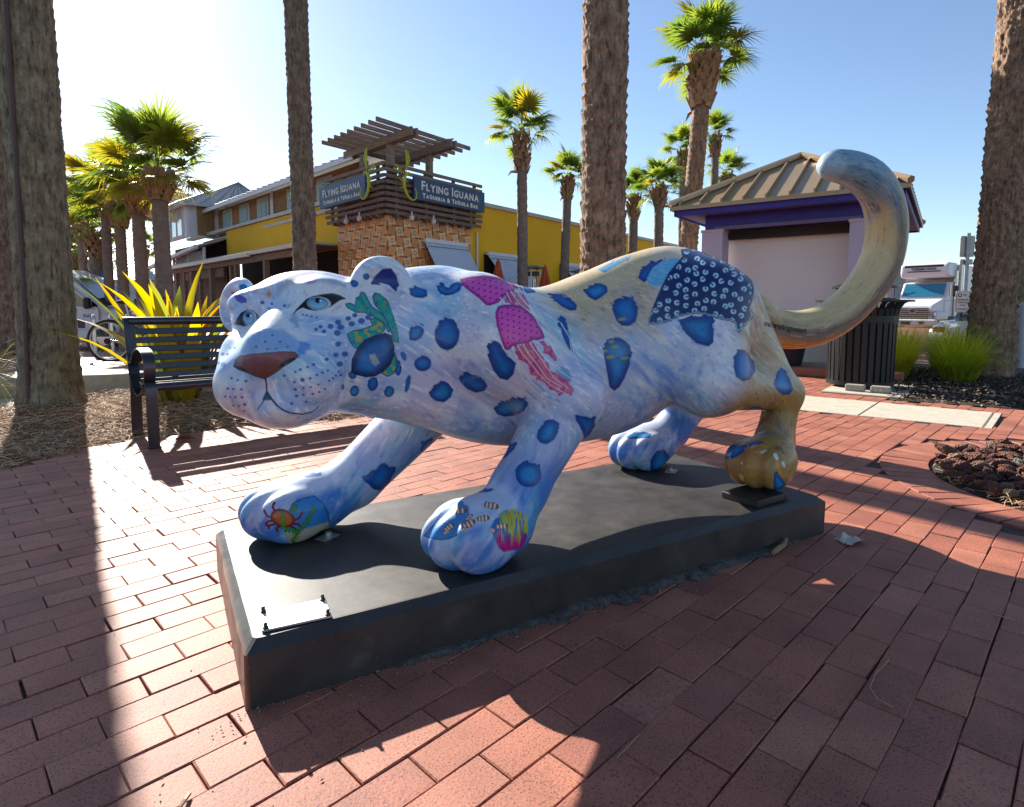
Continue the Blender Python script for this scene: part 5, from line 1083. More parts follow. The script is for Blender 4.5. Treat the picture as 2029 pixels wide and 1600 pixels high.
# wing wall parallel to the left wall, set back behind the parapet
WB0, WB1, WA = 2.2, 14.9, .8
def wallquad(name, mat, a0, b0, a1, b1, z0, z1, th, parent):
    p, q = wp(a0, b0), wp(a1, b1); d = q-p; m = MB(); m.box((*((p+q)/2).xy, (z0+z1)/2), (d.length, th, z1-z0), math.atan2(d.y, d.x)); return m.build(name, mat, parent)
wallquad('wall', M_SHING, WA, WB0, WA, WB1, 4.0, 5.25, .16, house)
for k in range(9): wallquad('shingle_course', M_SHING, WA-.09-.003*(k % 2), WB0, WA-.09-.003*(k % 2), WB1, 4.1+k*.125, 4.1+k*.125+.118, .03, house)
for b in (13.5, 11.55, 9.65, 6.9, 4.6):
    w = wallquad('window', M_WHITE, WA-.12, b-.52, WA-.12, b+.52, 4.18, 5.12, .05, house)
    for s in (-1, 1):
        sh = wallquad('shutter', M_SHUTG, WA-.16, b+s*.23-.2, WA-.16, b+s*.23+.2, 4.24, 5.06, .03, w)
    m = MB()
    for k in range(9):
        p, q = wp(WA-.185, b-.43), wp(WA-.185, b+.43); d = q-p; m.box((*((p+q)/2).xy, 4.29+k*.088), (d.length*.9, .02, .05), math.atan2(d.y, d.x))
    m.build('louvre', M_SHUTG, w)
for b in (8.75, 14.75): wallquad('corner_trim', M_WHITE, WA-.14, b-.12, WA-.14, b+.12, 4.0, 5.25, .04, house)
def roof_plane(name, pts, mat, parent, seams=0, e0=(0, 1), e1=(3, 2), th=.06):
    V = [Vector(p) for p in pts]; n = len(V); m = MB(); m.add(V+[v-Vector((0, 0, th)) for v in V], [tuple(range(n)), tuple(range(2*n-1, n-1, -1))]+[(i, i+n, (i+1) % n+n, (i+1) % n) for i in range(n)]); o = m.build(name, mat, parent)
    for k in range(seams):
        t = (k+.5)/seams; a = V[e0[0]].lerp(V[e0[1]], t); b = V[e1[0]].lerp(V[e1[1]], t); s = MB(); s.tube([a+Vector((0, 0, .02)), b+Vector((0, 0, .02))], .022, 4); s.build('standing_seam', M_SEAM, o)
    return o
M_SEAM = mat_noise('roof_seam', (.24, .25, .27), (.30, .31, .33), 4, .45, metallic=.3)
roof_plane('roof', [hp_(WA-.75, WB0-.4, 5.22), hp_(WA-.75, WB1+.1, 5.22), hp_(WA+3.4, WB1+.1, 6.55), hp_(WA+3.4, WB0-.4, 6.55)], M_TIN, house, 26)
part('eave_trim', M_WHITE, house, [(((WB0+WB1)/2, -.0, 5.17), (WB1-WB0+.3, .08, .14))], 'L') if False else wallquad('eave_trim', M_WHITE, WA-.74, WB0-.4, WA-.74, WB1, 5.06, 5.19, .05, house)
# corner room with tall windows
RB0, RB1, RA0, RA1 = 14.9, 18.4, -.55, 3.6
for (a0, b0, a1, b1) in ((RA0, RB0, RA1, RB0), (RA0, RB0, RA0, RB1)): wallquad('wall', M_WHITE, a0, b0, a1, b1, 4.0, 5.35, .14, house)
wallquad('shingle_panel', M_SHING, RA0+.35, RB0-.09, RA0+1.1, RB0-.09, 4.1, 5.35, .03, house)
w = wallquad('window', M_WHITE, RA0+1.25, RB0-.09, RA0+1.9, RB0-.09, 4.12, 5.35, .05, house); wallquad('pane', M_GLASS, RA0+1.3, RB0-.125, RA0+1.85, RB0-.125, 4.2, 5.27, .02, w)
for k in range(4):
    b = RB0+.45+k*.86; w = wallquad('window', M_WHITE, RA0-.09, b, RA0-.09, b+.72, 4.05, 5.36, .05, house); wallquad('pane', M_GLASSP, RA0-.125, b+.06, RA0-.125, b+.66, 4.12, 5.29, .02, w)
pk = hp_(1.2, 17.2, 7.3)
e = .55; c1, c2, c3, c4 = hp_(RA0-e, RB0-e, 5.34), hp_(RA0-e, RB1+.2, 5.34), hp_(RA1+.6, RB1+.2, 5.34), hp_(RA1+.6, RB0-e, 5.34); rk = hp_(2.0, 15.6, 6.8); rk2 = hp_(2.0, 17.6, 6.8)
roof_plane('roof', [c1, c2, rk2, rk], M_TIN, house, 9); roof_plane('roof', [c4, c1, rk], M_TIN, house, 9, (0, 1), (2, 2)); roof_plane('roof', [c3, c4, rk, rk2], M_TIN, house, 0)
g1, g2 = hp_(RA0-1.6, RB1+.0, 5.45), hp_(RA0-1.6, RB1+3.4, 5.45); gp = hp_(RA0-1.6, RB1+1.7, 6.75); gb, gb1, gb2 = hp_(2.5, RB1+1.7, 6.75), hp_(2.5, RB1, 5.45), hp_(2.5, RB1+3.4, 5.45)
roof_plane('gable_roof', [g1, gp, gb, gb1], M_TIN, house, 8, (0, 3), (1, 2)); roof_plane('gable_roof', [gp, g2, gb2, gb], M_TIN, house)
M_GAB = mat_noise('tan_gable', (.45, .36, .25), (.52, .42, .30), 4, .8); m = MB(); q = [Vector(hp_(RA0-1.2, RB1+.2, 5.3)), Vector(hp_(RA0-1.2, RB1+3.2, 5.3)), Vector(hp_(RA0-1.2, RB1+1.7, 6.55))]; n = Vector((.05, .06, 0)); m.add(q+[v+n for v in q], [(0, 1, 2), (5, 4, 3), (0, 3, 4, 1), (1, 4, 5, 2), (2, 5, 3, 0)]); m.build('gable_wall', M_GAB, house)
wallquad('gable_post', M_WHITE, RA0-1.2, RB1+3.1, RA0-1.2, RB1+3.3, 0, 5.4, .2, house)
for p0, p1 in ((g1, gp), (gp, g2)): mm = MB(); mm.tube([Vector(p0), Vector(p1)], .09, 4); mm.build('barge_board', M_WHITE, house)
# low lean-to with lattice beyond the yellow wall
lean = thing('lattice_lean_to', 'white lattice panel under a low pale metal roof beside the yellow wall', 'lean-to', (0, 0, 0))
LB0, LB1 = 12.75, 20.5
roof_plane('roof', [hp_(-.9, LB0, 3.45), hp_(-.9, LB1, 2.95), hp_(.6, LB1, 3.6), hp_(.6, LB0, 3.95)], M_TIN, lean, 14)
mm = MB(); mm.tube([Vector(hp_(-.92, LB0, 3.40)), Vector(hp_(-.92, LB1, 2.90))], .10, 4); mm.build('fascia', M_WHITE, lean)
wallquad('back_wall', M_DARK, .45, LB0, .45, LB1, 0, 3.9, .1, lean)
for k in range(26):
    for s in (-1, 1):
        b = LB0+.1+k*.2; mm = MB(); p, q = Vector(hp_(-.6, b, 2.75)), Vector(hp_(-.6, b+s*.6, 3.30)); mm.tube([p, q], .016, 4)
        if LB0 < b+s*.6 < LB0+4.2: mm.build('lattice_strip', M_WHITE, lean)
for b in (LB0+.02, LB0+2.1, LB0+4.3): wallquad('lattice_post', M_WHITE, -.62, b-.06, -.62, b+.06, 2.7, 3.4, .08, lean)
wallquad('lattice_rail', M_WHITE, -.62, LB0, -.62, LB0+4.4, 2.66, 2.76, .08, lean)
for b in (LB0+.3, LB0+2.4, LB0+4.6, LB0+6.6): wallquad('post', M_WOOD, -.7, b-.07, -.7, b+.07, 0, 2.9, .14, lean)
wallquad('brown_wall', M_WOODD, .3, LB0, .3, LB1, 0, 2.8, .06, lean)
# far buildings
def simple_house(name, label, x, y, w, d, h, rz, wall, roofm, rh=1.5, wins=3, z0=-.2):
    t = thing(name, label, 'house', (x, y, z0), rz); m = MB(); m.box((0, 0, h/2), (w, d, h)); m.build('wall', wall, t); m = MB(); o = .3
    m.add([(-w/2-o, -d/2-o, h), (w/2+o, -d/2-o, h), (w/2+o, d/2+o, h), (-w/2-o, d/2+o, h), (-w/2+rh, 0, h+rh), (w/2-rh, 0, h+rh)], [(0, 1, 5, 4), (2, 3, 4, 5), (1, 2, 5), (3, 0, 4), (3, 2, 1, 0)]); m.build('roof', roofm, t)
    for i in range(wins):
        x_ = -w/2+w*(i+.5)/wins; f = MB(); f.box((x_, -d/2-.03, h*.55), (w/wins*.5, .06, h*.36)); fo = f.build('window', M_WHITE, t); f = MB(); f.box((x_, -d/2-.07, h*.55), (w/wins*.42, .03, h*.30)); f.build('pane', M_GLASS, fo)
    return t
M_TEAL = mat_noise('teal_wall', (.05, .17, .24), (.07, .21, .28), 2, .7); M_GREYW = mat_noise('grey_stucco', (.30, .29, .26), (.36, .35, .32), 2, .85)
simple_house('teal_shop', 'low teal shop building far behind the parking sign', 48.6, 60, 7, 8, 3.6, -.5, M_TEAL, M_GREYW, .5, 3, -.42)
simple_house('grey_building', 'flat grey building with square parapet beyond the delivery truck', 58, 82, 14, 8, 6.4, -.2, M_GREYW, M_GREYW, .3, 3, -.42)
simple_house('white_beach_house', 'white house far off between the palm trunks on the left', -34, 50, 12, 8, 4.2, .5, M_WHITE, M_TIN, 1.8, 4)
simple_house('pale_cottage', 'small pale cottage under a grey roof behind the street banner', -25.5, 40, 6, 6, 2.9, .4, mat_noise('pale_blue_wall', (.42, .50, .56), (.48, .56, .62), 2, .8), M_TIN, 1.2, 3)
# ================================================================== kiosk
kq = thing('kiosk', 'small lavender kiosk with bronze standing-seam hip roof and deep blue eaves', 'kiosk', (2.53, 9.5, 0), -.628)
M_LAV = mat_noise('lavender_stucco', (.48, .42, .50), (.54, .48, .56), 2, .85, .2, bscale=90); M_CRM = mat_noise('cream_panel', (.74, .67, .63), (.78, .71, .67), 1.5, .7, .1); M_NAVY = mat_noise('deep_blue_paint', (.022, .012, .22), (.030, .018, .27), 3, .5); M_BRZ = mat_noise('bronze_roof', (.34, .235, .135), (.40, .28, .165), 2, .38, metallic=.35); M_SOF = mat_noise('violet_soffit', (.13, .11, .20), (.16, .14, .24), 3, .7)
KL, KD, KZ = 3.03, 4.6, 2.52
def kb(name, mat, boxes, bev=0, parent=kq):
    m = MB(); 
    for c, s in boxes: m.box(c, s, bev=bev)
    return m.build(name, mat, parent)
kb('base', M_CONC, [((KL/2, KD/2, .07), (2.5, 3.4, .14))])
kb('step', M_BRICK, [((KL/2+.1, .12, .06), (3.0, .30, .12))], .012)
for x in (.34+.15, KL-.34-.15):
    c = kb('column', M_LAV, [((x, .52, 1.14), (.32, .34, 2.0))]); kb('column_cap', M_LAV, [((x, .52, 2.155), (.35, .37, .04))], parent=c)
    kb('column', M_LAV, [((x, KD-.5, 1.14), (.30, .30, 2.0))])
kb('roller_panel', M_CRM, [((KL/2, .86, 1.10), (2.3, .08, 1.92))]); kb('side_wall', M_CRM, [((KL/2-1.10, 2.1, 1.14), (.08, 2.5, 2.0)), ((KL/2+1.10, 2.1, 1.14), (.08, 2.5, 2.0))]); kb('back_wall', M_CRM, [((KL/2, 3.3, 1.14), (2.2, .08, 2.0))])
pf = kb('access_panel', M_CRM, [((KL/2+.25, .812, .66), (.92, .02, .56))])
kb('beam', M_NAVY, [((KL/2, .52, 2.29), (2.3, .26, .23)), ((.46, KD/2, 2.29), (.24, 3.2, .23)), ((KL-.46, KD/2, 2.29), (.24, 3.2, .23))]); kb('beam_trim', M_SOF, [((KL/2, .38, 2.19), (2.0, .03, .05))])
kb('header_box', M_DARK, [((KL/2, .74, 2.10), (2.0, .2, .12))])
kb('soffit', M_SOF, [((KL/2, KD/2, 2.42), (KL-.06, KD-.06, .03))])
kb('fascia', M_NAVY, [((KL/2, .015, 2.45), (KL, .03, .15)), ((.015, KD/2, 2.45), (.03, KD, .15)), ((KL-.015, KD/2, 2.45), (.03, KD, .15)), ((KL/2, KD-.015, 2.45), (KL, .03, .15))])
o = .05; c = [Vector((-o, -o, KZ)), Vector((KL+o, -o, KZ)), Vector((KL+o, KD+o, KZ)), Vector((-o, KD+o, KZ))]; r0, r1 = Vector((KL/2, KL/2, KZ+.84)), Vector((KL/2, KD-KL/2, KZ+.84))
for nm, q in (('roof', [c[0], c[1], r0]), ('roof', [c[1], c[2], r1, r0]), ('roof', [c[2], c[3], r1]), ('roof', [c[3], c[0], r0, r1])):
    m = MB(); n = len(q); d = Vector((0, 0, -.06)); m.add(q+[v+d for v in q], [tuple(range(n)), tuple(range(2*n-1, n-1, -1))]+[(i, i+n, (i+1) % n+n, (i+1) % n) for i in range(n)]); ro = m.build(nm, M_BRZ, kq)
    L = (q[1]-q[0]).length; k = int(L/.305); e = (q[1]-q[0])/L; top = r0.z; mid = (q[0]+q[1])/2; inn = Vector((-e.y, e.x, 0))
    for i in range(k):
        t = (i+.5)/k; a = q[0]+e*L*t; x = min(t*L, L-t*L); run = min(x, KL/2+o); up = run/(KL/2+o)*.84; b = a+inn*run*.98+Vector((0, 0, up*.98)); s = MB(); w = e*.012; h = Vector((0, 0, .055)); s.add([a-w, a+w, b+w, b-w, a-w+h, a+w+h, b+w+h, b-w+h], [(4, 5, 6, 7), (0, 1, 5, 4), (1, 2, 6, 5), (2, 3, 7, 6), (3, 0, 4, 7)]); s.build('standing_seam', M_BRZ, ro)
for a, b in ((c[0], r0), (c[1], r0), (c[2], r1), (c[3], r1), (r0, r1)): s = MB(); s.tube([a+Vector((0, 0, .035)), b+Vector((0, 0, .035))], .055, 6); s.build('hip_cap', M_BRZ, kq)
# ================================================================== palms
def bark_mat(name, c1, c2, c3, sc=7.0):
    m, nt, b = material(name); L = nt.links; tc = N(nt, 'ShaderNodeTexCoord'); mp = N(nt, 'ShaderNodeMapping'); mp.inputs['Scale'].default_value = (1.4, 1.4, 1.0); L.new(tc.outputs['Object'], mp.inputs['Vector'])
    n = N(nt, 'ShaderNodeTexNoise', Scale=sc, Detail=7.0, Roughness=.72); L.new(mp.outputs['Vector'], n.inputs['Vector']); r = ramp(nt, [(.28, c1), (.5, c2), (.72, c3)], n.outputs['Fac'])
    mp2 = N(nt, 'ShaderNodeMapping'); mp2.inputs['Scale'].default_value = (34, 34, 7); L.new(tc.outputs['Object'], mp2.inputs['Vector']); v = N(nt, 'ShaderNodeTexNoise', Scale=1.0, Detail=4.0, Roughness=.6); L.new(mp2.outputs['Vector'], v.inputs['Vector']); r2 = ramp(nt, [(.32, (.30, .27, .26)), (.48, (1, 1, 1)), (.72, (1.4, 1.35, 1.25))], v.outputs['Fac'])
    mx = N(nt, 'ShaderNodeMix', data_type='RGBA', blend_type='MULTIPLY'); mx.inputs[0].default_value = .9; L.new(r.outputs['Color'], mx.inputs[6]); L.new(r2.outputs['Color'], mx.inputs[7]); L.new(mx.outputs[2], b.inputs['Base Color']); b.inputs['Roughness'].default_value = .92
    bp = N(nt, 'ShaderNodeBump', Strength=.9, Distance=.02); L.new(v.outputs['Fac'], bp.inputs['Height']); bp2 = N(nt, 'ShaderNodeBump', Strength=.5, Distance=.01); n3 = N(nt, 'ShaderNodeTexNoise', Scale=90.0, Detail=4.0); L.new(tc.outputs['Object'], n3.inputs['Vector']); L.new(n3.outputs['Fac'], bp2.inputs['Height']); L.new(bp.outputs['Normal'], bp2.inputs['Normal']); L.new(bp2.outputs['Normal'], b.inputs['Normal']); return m
M_BARK = bark_mat('palm_bark', (.075, .052, .038), (.18, .13, .092), (.31, .24, .175)); M_BARKM = bark_mat('mossy_palm_bark', (.075, .060, .032), (.20, .16, .10), (.33, .28, .19)); M_BARKR = bark_mat('rugged_palm_bark', (.09, .052, .032), (.24, .15, .095), (.42, .29, .19), 9)
M_BARKF = mat_noise('far_palm_bark', (.15, .115, .09), (.25, .195, .155), 9, .92, .5, bscale=40)
M_BOOT = mat_noise('palm_boot', (.20, .11, .055), (.40, .25, .14), 14, .85, .4)
def leaf_mat(name, a, b_, tl=.35):
    m, nt, b = material(name); L = nt.links; oi = N(nt, 'ShaderNodeObjectInfo'); r = ramp(nt, [(0, a), (1, b_)], oi.outputs['Random']); L.new(r.outputs['Color'], b.inputs['Base Color']); b.inputs['Roughness'].default_value = .42
    tr = N(nt, 'ShaderNodeBsdfTranslucent'); hs = N(nt, 'ShaderNodeHueSaturation'); hs.inputs['Value'].default_value = 3.0; hs.inputs['Saturation'].default_value = 1.1; hs.inputs['Hue'].default_value = .482; L.new(r.outputs['Color'], hs.inputs['Color']); L.new(hs.outputs['Color'], tr.inputs['Color']); ms = N(nt, 'ShaderNodeMixShader'); ms.inputs[0].default_value = tl; L.new(b.outputs['BSDF'], ms.inputs[1]); L.new(tr.outputs['BSDF'], ms.inputs[2]); L.new(ms.outputs[0], nt.nodes['Material Output'].inputs['Surface']); return m
M_FROND = leaf_mat('palm_frond', (.065, .115, .022), (.125, .165, .030), .5); M_FRONDY = leaf_mat('palm_frond_yellowing', (.12, .145, .02), (.22, .18, .025), .5); M_FRONDD = mat_noise('dead_frond', (.16, .10, .055), (.27, .18, .10), 9, .85)
def frond_mesh(seed, nl, mat, droop=.35, spread=2.0, plen=.80, R=.78):
    """costapalmate fan leaf: petiole along +X, blade of nl folded leaflets"""
    rg = random.Random(seed); V = []; F = []
    def strip(pts, ws, nz):
        b = len(V)
        for (p, w) in zip(pts, ws):
            d = nz*w; V.extend([tuple(p-d), tuple(p+d+Vector((0, 0, w*.7)))])
        for i in range(len(pts)-1): F.append((b+2*i, b+2*i+1, b+2*i+3, b+2*i+2))
    P = [Vector((plen*t, 0, .06*math.sin(PI*t)*plen)) for t in (0, .5, 1.0)]; strip(P, [.020, .012, .010], Vector((0, 1, 0)))
    cup = rg.uniform(.10, .35)
    for k in range(nl):
        a = -spread+2*spread*k/(nl-1); a += rg.gauss(0, .025); ln = R*(1.0-.22*abs(a)/spread)*rg.uniform(.86, 1.10); base = Vector((plen+.14*math.cos(a*.5)*(1-abs(a)/3.0), .02*math.sin(a), 0)); d = Vector((math.cos(a), math.sin(a), cup*abs(math.sin(a))-.05)).normalized(); side = Vector((-d.y, d.x, 0)).normalized(); pts = []; dr = droop*rg.uniform(.6, 1.3)
        for s in range(5):
            t = s/4; z = -dr*ln*max(0, t-.35)**1.7*1.6; pts.append(base+d*ln*t*(1-.10*dr*t)+Vector((0, 0, z)))
        strip(pts, [.010, .034, .026, .012, .0015], side)
    return mesh_from('frond', V, F, mat, True)
FR_N = [frond_mesh(s, 30, M_FROND, .25+.15*s) for s in range(4)]; FR_F = [frond_mesh(10+s, 20, M_FROND, .25+.15*s) for s in range(3)]; FR_Y = [frond_mesh(20+s, 24, M_FRONDY, .45) for s in range(2)]; FR_D = frond_mesh(30, 12, M_FRONDD, .9, 1.3, .4)
def trunk_mesh(h, r0, r1, lean, seed, nseg, nring, rough=.02, flare=.25, mat=None, ringamp=.012):
    rg = np.random.default_rng(seed); zz = np.linspace(-.45, h, nring); aa = np.linspace(0, 2*PI, nseg, endpoint=False); A, Zg = np.meshgrid(aa, zz)
    t = np.clip(Zg/h, 0, 1); r = r0+(r1-r0)*t+flare*r0*np.exp(-np.maximum(Zg, 0)/.35); 
    P3 = np.stack([np.cos(A)*.6+7, np.sin(A)*.6+7, Zg*1.0+20], -1).reshape(-1, 3)
    nz = (vnoise(P3+seed, 4.0)-.5)*1.2+(vnoise(P3*np.array([3, 3, 1.1])+seed, 4.5)-.5)*1.1+(vnoise(P3*np.array([9, 9, 4.5])+seed, 3.2)-.5)*.9
    saw = ((Zg*9.5+ (vnoise(P3, 2.5).reshape(A.shape)-.5)*1.6+A*.16) % 1.0); ring = (saw**2)*ringamp*1.6
    r = r*(1+0)+nz.reshape(A.shape)*rough+ring
    X = np.cos(A)*r+lean[0]*t*h+.0; Y = np.sin(A)*r+lean[1]*t*h; V = np.stack([X, Y, Zg], -1).reshape(-1, 3)
    i, j = np.meshgrid(np.arange(nseg), np.arange(nring-1)); i2 = (i+1) % nseg; F = np.stack([j*nseg+i, j*nseg+i2, (j+1)*nseg+i2, (j+1)*nseg+i], -1).reshape(-1, 4)
    me = bpy.data.meshes.new('trunk'); nv, nf = len(V), len(F); me.vertices.add(nv); me.vertices.foreach_set('co', V.astype(np.float32).ravel()); me.loops.add(nf*4); me.loops.foreach_set('vertex_index', F.astype(np.int32).ravel()); me.polygons.add(nf); me.polygons.foreach_set('loop_start', np.arange(0, nf*4, 4, dtype=np.int32)); me.update(calc_edges=True); me.materials.append(mat); me.shade_smooth(); return me
def boots(root, h, r, lean, seed, length, n=46, flap=True):
    rg = random.Random(seed); m = MB()
    for k in range(n):
        z = h-length*(1-k/n)-.02; a = k*2.4+rg.gauss(0, .2); rr = r*(1.0+.35*math.sin(PI*min(1, (k/n)*.9))); c = Vector((math.cos(a), math.sin(a), 0)); s = Vector((-c.y, c.x, 0)); L = rg.uniform(.10, .19)*min(1.1, r/.15); b = Vector((lean[0]*z, lean[1]*z, z))+c*rr*.8; tip = b+c*L*rg.uniform(.35, .7)+Vector((0, 0, L*1.2)); w = r*.42
        m.add([b-s*w, b+s*w, tip+s*w*.45, tip-s*w*.45, b-s*w+c*.03-Vector((0, 0, .03)), b+s*w+c*.03-Vector((0, 0, .03)), tip+s*w*.4+c*.03, tip-s*w*.4+c*.03], [(0, 1, 2, 3), (4, 7, 6, 5), (0, 4, 5, 1), (1, 5, 6, 2), (2, 6, 7, 3), (3, 7, 4, 0)])
    if flap: 
        a = rg.uniform(0, 6); c = Vector((math.cos(a), math.sin(a), 0)); z = h-length; b = Vector((lean[0]*z, lean[1]*z, z))+c*r; m.tube([b, b+c*.16+Vector((0, 0, -.02)), b+c*.26+Vector((0, 0, -.14))], [.05, .035, .008], 5)
    m.build('boots', M_BOOT, root)
def crown(root, h, lean, R, n, seed, meshes, low=-.75, yellow=.12, dead=0):
    rg = random.Random(seed)
    n = int(n*1.45)
    for k in range(n):
        f = k/(n-1); el = 1.40-(1.40-low)*f**1.05+rg.gauss(0, .14); az = k*2.39996+rg.gauss(0, .15); sc = R*.69*(.86+.2*math.sin(PI*min(1, f+.15)))*rg.uniform(.85, 1.12); me = meshes[rg.randrange(len(meshes))]
        if rg.random() < yellow: me = FR_Y[rg.randrange(2)]
        if f > .5 and dead > 0 and rg.random() < dead: me = FR_D; el = -1.1
        o = new_obj('frond', me, root, (lean[0]*h, lean[1]*h, h-.08+.12*(1-f)), (rg.gauss(0, .2), -el, az)); o.scale = (sc, sc, sc)
def palm(name, label, x, y, h, r0, r1, lean, seed, R, n, near=False, group=None, boot=.7, mat=None, detail=None, rough=.012, z0=0.0, low=-.75, yellow=.12, bootr=None, flare=.25, ringamp=.012, nboot=46):
    root = thing(name, label, 'palm tree', (x, y, z0), 0, group); ns, nr = detail or ((28, 90) if near else (14, 36))
    new_obj('trunk', trunk_mesh(h, r0, r1, lean, seed, ns, nr, rough, flare, mat or M_BARKF, ringamp), root)
    if boot: boots(root, h, bootr or r1*1.15, lean, seed, boot, nboot)
    if n: crown(root, h, lean, R, n, seed, FR_N if near else FR_F, low, yellow)
    return root
# trunks close to the camera (their crowns are above the picture)
pa = palm('palm_tree', 'big palm trunk with a brown conduit beside the bench', -4.67, 6.02, 8.2, .235, .21, (-.004, 0), 1, 1.5, 20, True, None, .9, M_BARKM, (110, 300), .012, 0, ringamp=.008)
cd = MB(); cd.tube([(-.02+.06*t, -.245-.03*max(0, 1-t*6), 8*t) for t in np.linspace(0, 1, 14)], .021, 8); cd.build('conduit', mat_noise('brown_conduit', (.07, .035, .03), (.10, .05, .042), 20, .6), pa)
palm('palm_tree', 'grey palm trunk at the very left edge of the photo', -9.30, 10.9, 8.6, .42, .36, (0, 0), 2, 1.5, 18, True, None, .9, M_BARK, (60, 120), .012, .0)
palm('palm_tree', 'plain straight palm trunk in front of the yellow wall left of the tower', -3.45, 10.1, 9.4, .185, .17, (-.006, 0), 3, 1.4, 18, True, None, .8, M_BARK, (64, 220), .010)
palm('palm_tree', 'thick ringed palm trunk directly behind the middle of the statue', .80, 5.35, 8.6, .185, .178, (0, 0), 4, 1.4, 18, True, None, .8, M_BARKR, (110, 380), .009, ringamp=.014)
palm('palm_tree', 'rugged leaning palm trunk in the mulch at the right', 6.68, 8.35, 8.8, .25, .235, (.025, 0), 5, 1.5, 18, True, None, .9, M_BARKR, (120, 260), .034, ringamp=.02, flare=.2)
palm('palm_tree', 'mossy palm trunk half hidden behind the rugged trunk at right', 9.55, 11.4, 9.0, .27, .25, (.012, 0), 6, 1.5, 18, True, None, .9, M_BARKM, (56, 120), .022)
# palms whose crowns stand in the picture
def pxpalm(label, u_top, v_top, u_base, D, r, Rpx, n, seed, boot_px=45, near=True, name='palm_tree', group=None, **k):
    t = at_y(u_top, v_top, D); b = at_y(u_base, 600, D); h = t[2]; lean = ((t[0]-b[0])/max(h, .1)*1.0, 0.0); return palm(name, label, b[0]-(b[2])*lean[0], D, h, r*1.06, r*.92, lean, seed, Rpx*D/1185.0, n, near, group, boot_px*D/1185.0, None, None, .010, 0.0, **k)
G1 = 'palms standing before the yellow wall'
pxpalm('round-headed palm with a shaggy boot collar just right of the tower', 1033, 262, 1036, 17.5, .145, 76, 20, 21, 75, group=G1, bootr=.17, low=-.35)
pxpalm('shorter palm with a neat collar between the tower palm and the thick ringed trunk', 1128, 350, 1116, 20, .14, 50, 18, 22, 42, group=G1, low=-.3)
pxpalm('small palm peeping out right behind the thick ringed trunk', 1258, 390, 1250, 22, .16, 50, 16, 23, 42, group=G1, low=-.4)
pxpalm('palm with a lopsided crown left of the tall leaning palm', 1306, 372, 1303, 20, .15, 60, 18, 24, 36, group=G1, low=-.45)
pxpalm('tall leaning palm with a big ragged boot collar above the kiosk', 1396, 112, 1357, 12, .175, 100, 22, 25, 90, group=G1, bootr=.24, low=-.45, detail=None) if False else palm('palm_tree', 'tall leaning palm with a big ragged boot collar above the kiosk', at_y(1345, 700, 12)[0], 12, at_y(1396, 112, 12)[2], .18, .15, ((at_y(1398, 112, 12)[0]-at_y(1345, 700, 12)[0])/at_y(1396, 112, 12)[2], 0), 25, 100*12/1185, 22, True, G1, .95, M_BARKR, (40, 200), .010, 0.0, -.45, .10, .19, nboot=120)
pxpalm('slim palm rising right of the tall leaning palm', 1416, 268, 1412, 22, .13, 44, 15, 26, 40, group=G1, low=-.3)
pxpalm('bushy palm crown showing over the kiosk roof', 1440, 345, 1438, 26, .15, 48, 18, 27, 30, group=G1, low=-.6)
pxpalm('palm crown mostly hidden behind the tall leaning trunk', 1352, 300, 1350, 25, .15, 50, 16, 28, 40, group=G1, low=-.3)
G2 = 'row of palms along the left street'
for i, (lab, ut, vt, ub, D, r, R, n) in enumerate((('largest full-crowned palm of the left row nearest the shingled house', 313, 345, 327, 13, .155, 122, 26), ('second palm of the left row close behind the largest', 270, 372, 284, 15, .14, 96, 22), ('palm with hanging brown boots in the middle of the left row', 235, 402, 246, 17, .135, 86, 22), ('slender palm just left of the brown-booted palm', 207, 380, 218, 18.5, .125, 82, 22), ('short palm with dry thatch behind the street banner', 182, 462, 193, 20, .15, 70, 20), ('thin palm left of the thatched short palm', 157, 430, 171, 23, .14, 66, 18), ('distant palm beside the big conduit trunk', 131, 452, 141, 25, .14, 62, 18), ('farthest leaning palm glimpsed behind the conduit trunk', 117, 440, 122, 28, .15, 62, 16))):
    pxpalm(lab, ut, vt, ub, D, r, R, n, 40+i, 48, group=G2, low=-.38, yellow=.34, bootr=r*1.35)
for i, (lab, ut, vt, ub, D, R) in enumerate((('low young palm under the left row of palms', 152, 510, 152, 27, 52), ('low dark palm between two trunks of the left row', 196, 505, 198, 24, 52), ('distant bushy palm beside the shingled house', 290, 490, 290, 40, 34), ('bushy far palm right of the delivery truck', 1885, 575, 1886, 60, 34), ('small far palm just behind the sign post', 1938, 572, 1938, 66, 30))): pxpalm(lab, ut, vt, ub, D, .15, R, 20, 60+i, 20, near=False, low=-.9)
# ================================================================== bench
M_BLK = mat_noise('black_powder_coat', (.012, .013, .018), (.022, .023, .030), 30, .30, .05, bscale=200, spec=.6)
def strip2d(pts, w, th, y0):
    """flat bar bent along pts (d, z); width w along local x from y0"""
    P = [Vector((0, p[0], p[1])) for p in pts]; V = []; n = len(P)
    for i, p in enumerate(P):
        a = P[max(i-1, 0)]; b = P[min(i+1, n-1)]; t = (b-a).normalized(); nn = Vector((0, -t.z, t.y))*th/2
        for x in (y0, y0+w): V += [(x, *(p-nn).yz), (x, *(p+nn).yz)]
    F = []
    for i in range(n-1):
        k = i*4; F += [(k, k+1, k+5, k+4), (k+2, k+6, k+7, k+3), (k, k+4, k+6, k+2), (k+1, k+3, k+7, k+5)]
    F += [(0, 2, 3, 1), ((n-1)*4, (n-1)*4+1, (n-1)*4+3, (n-1)*4+2)]; return V, F
